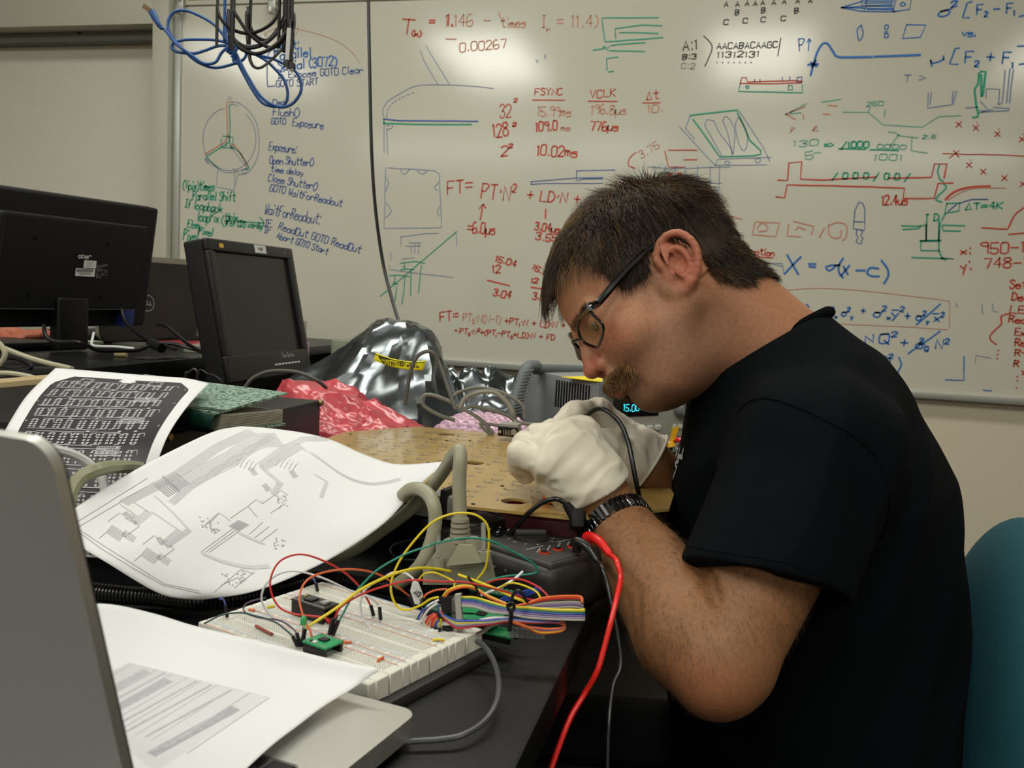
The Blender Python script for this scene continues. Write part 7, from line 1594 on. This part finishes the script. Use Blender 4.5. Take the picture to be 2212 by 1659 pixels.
# forearm hair
dF=(wrL-faL[0]); dF/=np.linalg.norm(dF)
bt=bv[bf].mean(1); bn=vnorm(bv,bf)[bf[:,0]]
tpar=((bt-elL)@dF)/np.linalg.norm(wrL-elL); rad_=np.linalg.norm((bt-elL)-((bt-elL)@dF)[:,None]*dF,axis=1)
cand=np.where((tpar>-.15)&(tpar<.93)&(rad_<.10)&(((bt-S0)@LB_)>.09)&(bt[:,2]<1.0))[0]
ch_=RNG.choice(cand,2600); p0=bt[ch_]; n0=bn[ch_]; k_=4; P=np.zeros((len(ch_),k_+1,3)); P[:,0]=p0; tv=-dF*.35+np.array([.15,-.1,-1.0]); 
for k in range(k_):
    t_=tv-n0*(n0@tv)[:,None]; t_/=np.linalg.norm(t_,axis=1)[:,None]; d=t_+n0*(.75-.15*k)+RNG.normal(0,.22,(len(ch_),3)); d/=np.linalg.norm(d,axis=1)[:,None]; P[:,k+1]=P[:,k]+d*(.0085/k_)
strands('arm_hair',P,.00013,[mat('arm_hair','3a281a',.6)],np.zeros(len(ch_),int),man,None,None)
# ------------------------------------------------------------------ probes held in the hands
pr=thing('test_probe',at(1170,975,1.0),'black probe cable arching out of the gloved hands','test lead')
q=MB(); q.tube(catmull([at(*p) for p in ((1252,925,1.03),(1262,905,1.01),(1285,885,1.00),(1310,887,.985),(1340,915,.975),(1358,960,.965),(1368,1010,.955),(1378,1060,.955),(1386,1090,.97),(1390,1120,1.0))],8),.0026,10); build('lead_wire',q,M_lk,pr)
q=MB(); q.tube([at(1245,930,1.035),at(1265,900,1.01)],[.0048,.0036],12); build('strain_relief',q,M_lk,pr); q=MB(); q.tube([at(1235,945,1.04),at(1185,1000,1.06)],[.0045,.0012],10); build('probe_body',q,M_lk,pr)
pr=thing('test_probe',at(1290,950,1.0),'red probe cable curving between the two gloved hands','test lead')
q=MB(); q.tube(catmull([at(*p) for p in ((1262,930,1.02),(1275,932,1.0),(1290,940,.99),(1308,965,.98),(1320,995,.985),(1326,1015,1.0))],8),.0027,10); build('lead_wire',q,M_lr,pr)
q=MB(); q.tube([at(1250,945,1.02),at(1180,1005,1.045)],[.0045,.0012],10); build('probe_body',q,M_lr,pr)
# yellow tag and red lead at the power supply
q=MB(); tp_=[(1452,925,1.5),(1468,920,1.5),(1458,950,1.5),(1445,958,1.5)]; q.prism([at(*p) for p in tp_],[0,1,0],.001); q.tube([at(1448,955,1.5),at(1450,965,1.5)],[.006,.008],8)
solid('yellow_cable_tag',q,mat('tag_yellow','e0a818',.4),'yellow tape flag on the leads in front of the power supply','tag')
cable('test_lead','red lead running behind the man from the power supply','test lead',[Fc+ux*.12-uy*.02+zz*.010,(1456,951,1.52),(1480,956,1.5),(1520,975,1.5),at(1540,1000,1.5)*[1,1,0]+zz*(TZ+.006)],.0045,M_lr)
cable('test_lead','white lead entering the yellow tag beside the far glove','test lead',[at(1410,1000,1.5)*[1,1,0]+zz*(TZ+.006),(1415,960,1.49),(1436,952,1.5),(1450,960,1.5),(1468,975,1.5)],.0022,M_wc)
# orange component under the near hand
q=MB(); P=onz(1188,1088,Zp); q.box(P+zz*.006,(.016,.012,.012),r=.004); q.tube([P+zz*.010+[.006,0,0],P+zz*.013+[.022,.006,0]],.004,8)
solid('orange_component',q,mat('orange_red_plastic','c23a1c',.4),'orange-red component on the gold board under the near glove','component')
# ------------------------------------------------------------------ chair
chr_=thing('office_chair',(.46,1.03,0),'teal upholstered swivel chair behind the seated man','chair')
M_teal=mat('teal_upholstery','0a4450',.85,noise=.10,nscale=300,bump=.0004,bscale=500)
cb_=at(2185,1560,1.08)
v,f=nets([('u',.01,s_ell(cb_,(.085,.235,.245),Rz(RAD(-8)))),('u',.06,s_ell(cb_-zz*.04,(.075,.22,.23),Rz(RAD(-8))))],cb_-.35,cb_+.35,.008)
fastmesh('backrest',v,f,M_teal,chr_)
sx_=np.array([float(T[4][0])-.05,float(T[4][1]),.36])
v,f=nets([('u',.02,s_ell(sx_,(.25,.25,.060)))],sx_-.35,sx_+.35,.010); v[:,2]=np.clip(v[:,2],.31,.40); fastmesh('seat',v,f,M_teal,chr_)
q=MB(); q.tube(catmull([sx_+[.10,0,-.06],sx_+[.30,0,-.06],cb_+[.075,0,-.30],cb_+[.085,0,-.05]],8),.018,10); build('back_bracket',q,M_black,chr_)
q=MB(); q.tube([sx_*[1,1,0]+zz*.09,sx_-zz*.05],.028,16); build('gas_post',q,M_black,chr_)
for i in range(5):
    a=2*math.pi*i/5+.3; e_=sx_*[1,1,0]+np.array([.28*math.cos(a),.28*math.sin(a),.075]); q=MB(); q.tube([sx_*[1,1,0]+zz*.10,e_],[.026,.016],10); build('base_arm',q,M_black,chr_)
    q=MB(); t_=np.array([-math.sin(a),math.cos(a),0]); q.tube([e_*[1,1,0]+zz*.028-t_*.02,e_*[1,1,0]+zz*.028+t_*.02],.027,18); build('caster',q,M_black,chr_)

# ------------------------------------------------------------------ forearm and hand of someone working behind the wide monitor
fa=[at(-230,724,2.27),at(-60,723,2.26),at(15,722,2.25)]
Q_=[('u',.02,s_cone(fa[0],fa[1],.026,.023)),('u',.02,s_cone(fa[1],fa[2],.023,.022)),('u',.02,s_cone(fa[2],at(40,722,2.25),.020,.015))]
for i,(y_,l_) in enumerate(((718,118),(720,132),(721,126),(723,105))):
    Q_+= [('u',.006,s_cone(at(40,y_+3,2.25-.012*i),at((40+l_)//2+14,y_,2.25-.012*i),.0095,.0085)),('u',.004,s_cone(at((40+l_)//2+14,y_,2.25-.012*i),at(l_,y_+3,2.26-.012*i),.0085,.0070))]
Q_+= [('u',.008,s_cone(at(10,730,2.22),at(45,733,2.20),.010,.0078))]
lo_=np.min([pr[1] for _,_,pr in Q_],0)-.02; hi_=np.max([pr[2] for _,_,pr in Q_],0)+.02
v,f=nets(Q_,lo_,hi_,.004)
pp=thing('person',(v[:,0].mean(),v[:,1].mean(),v[:,2].min()),'bare forearm and hand of a second person reaching in behind the wide monitor','person')
fastmesh('body',v,f,mat('far_skin','b0644c',.5,sss=.05),pp)
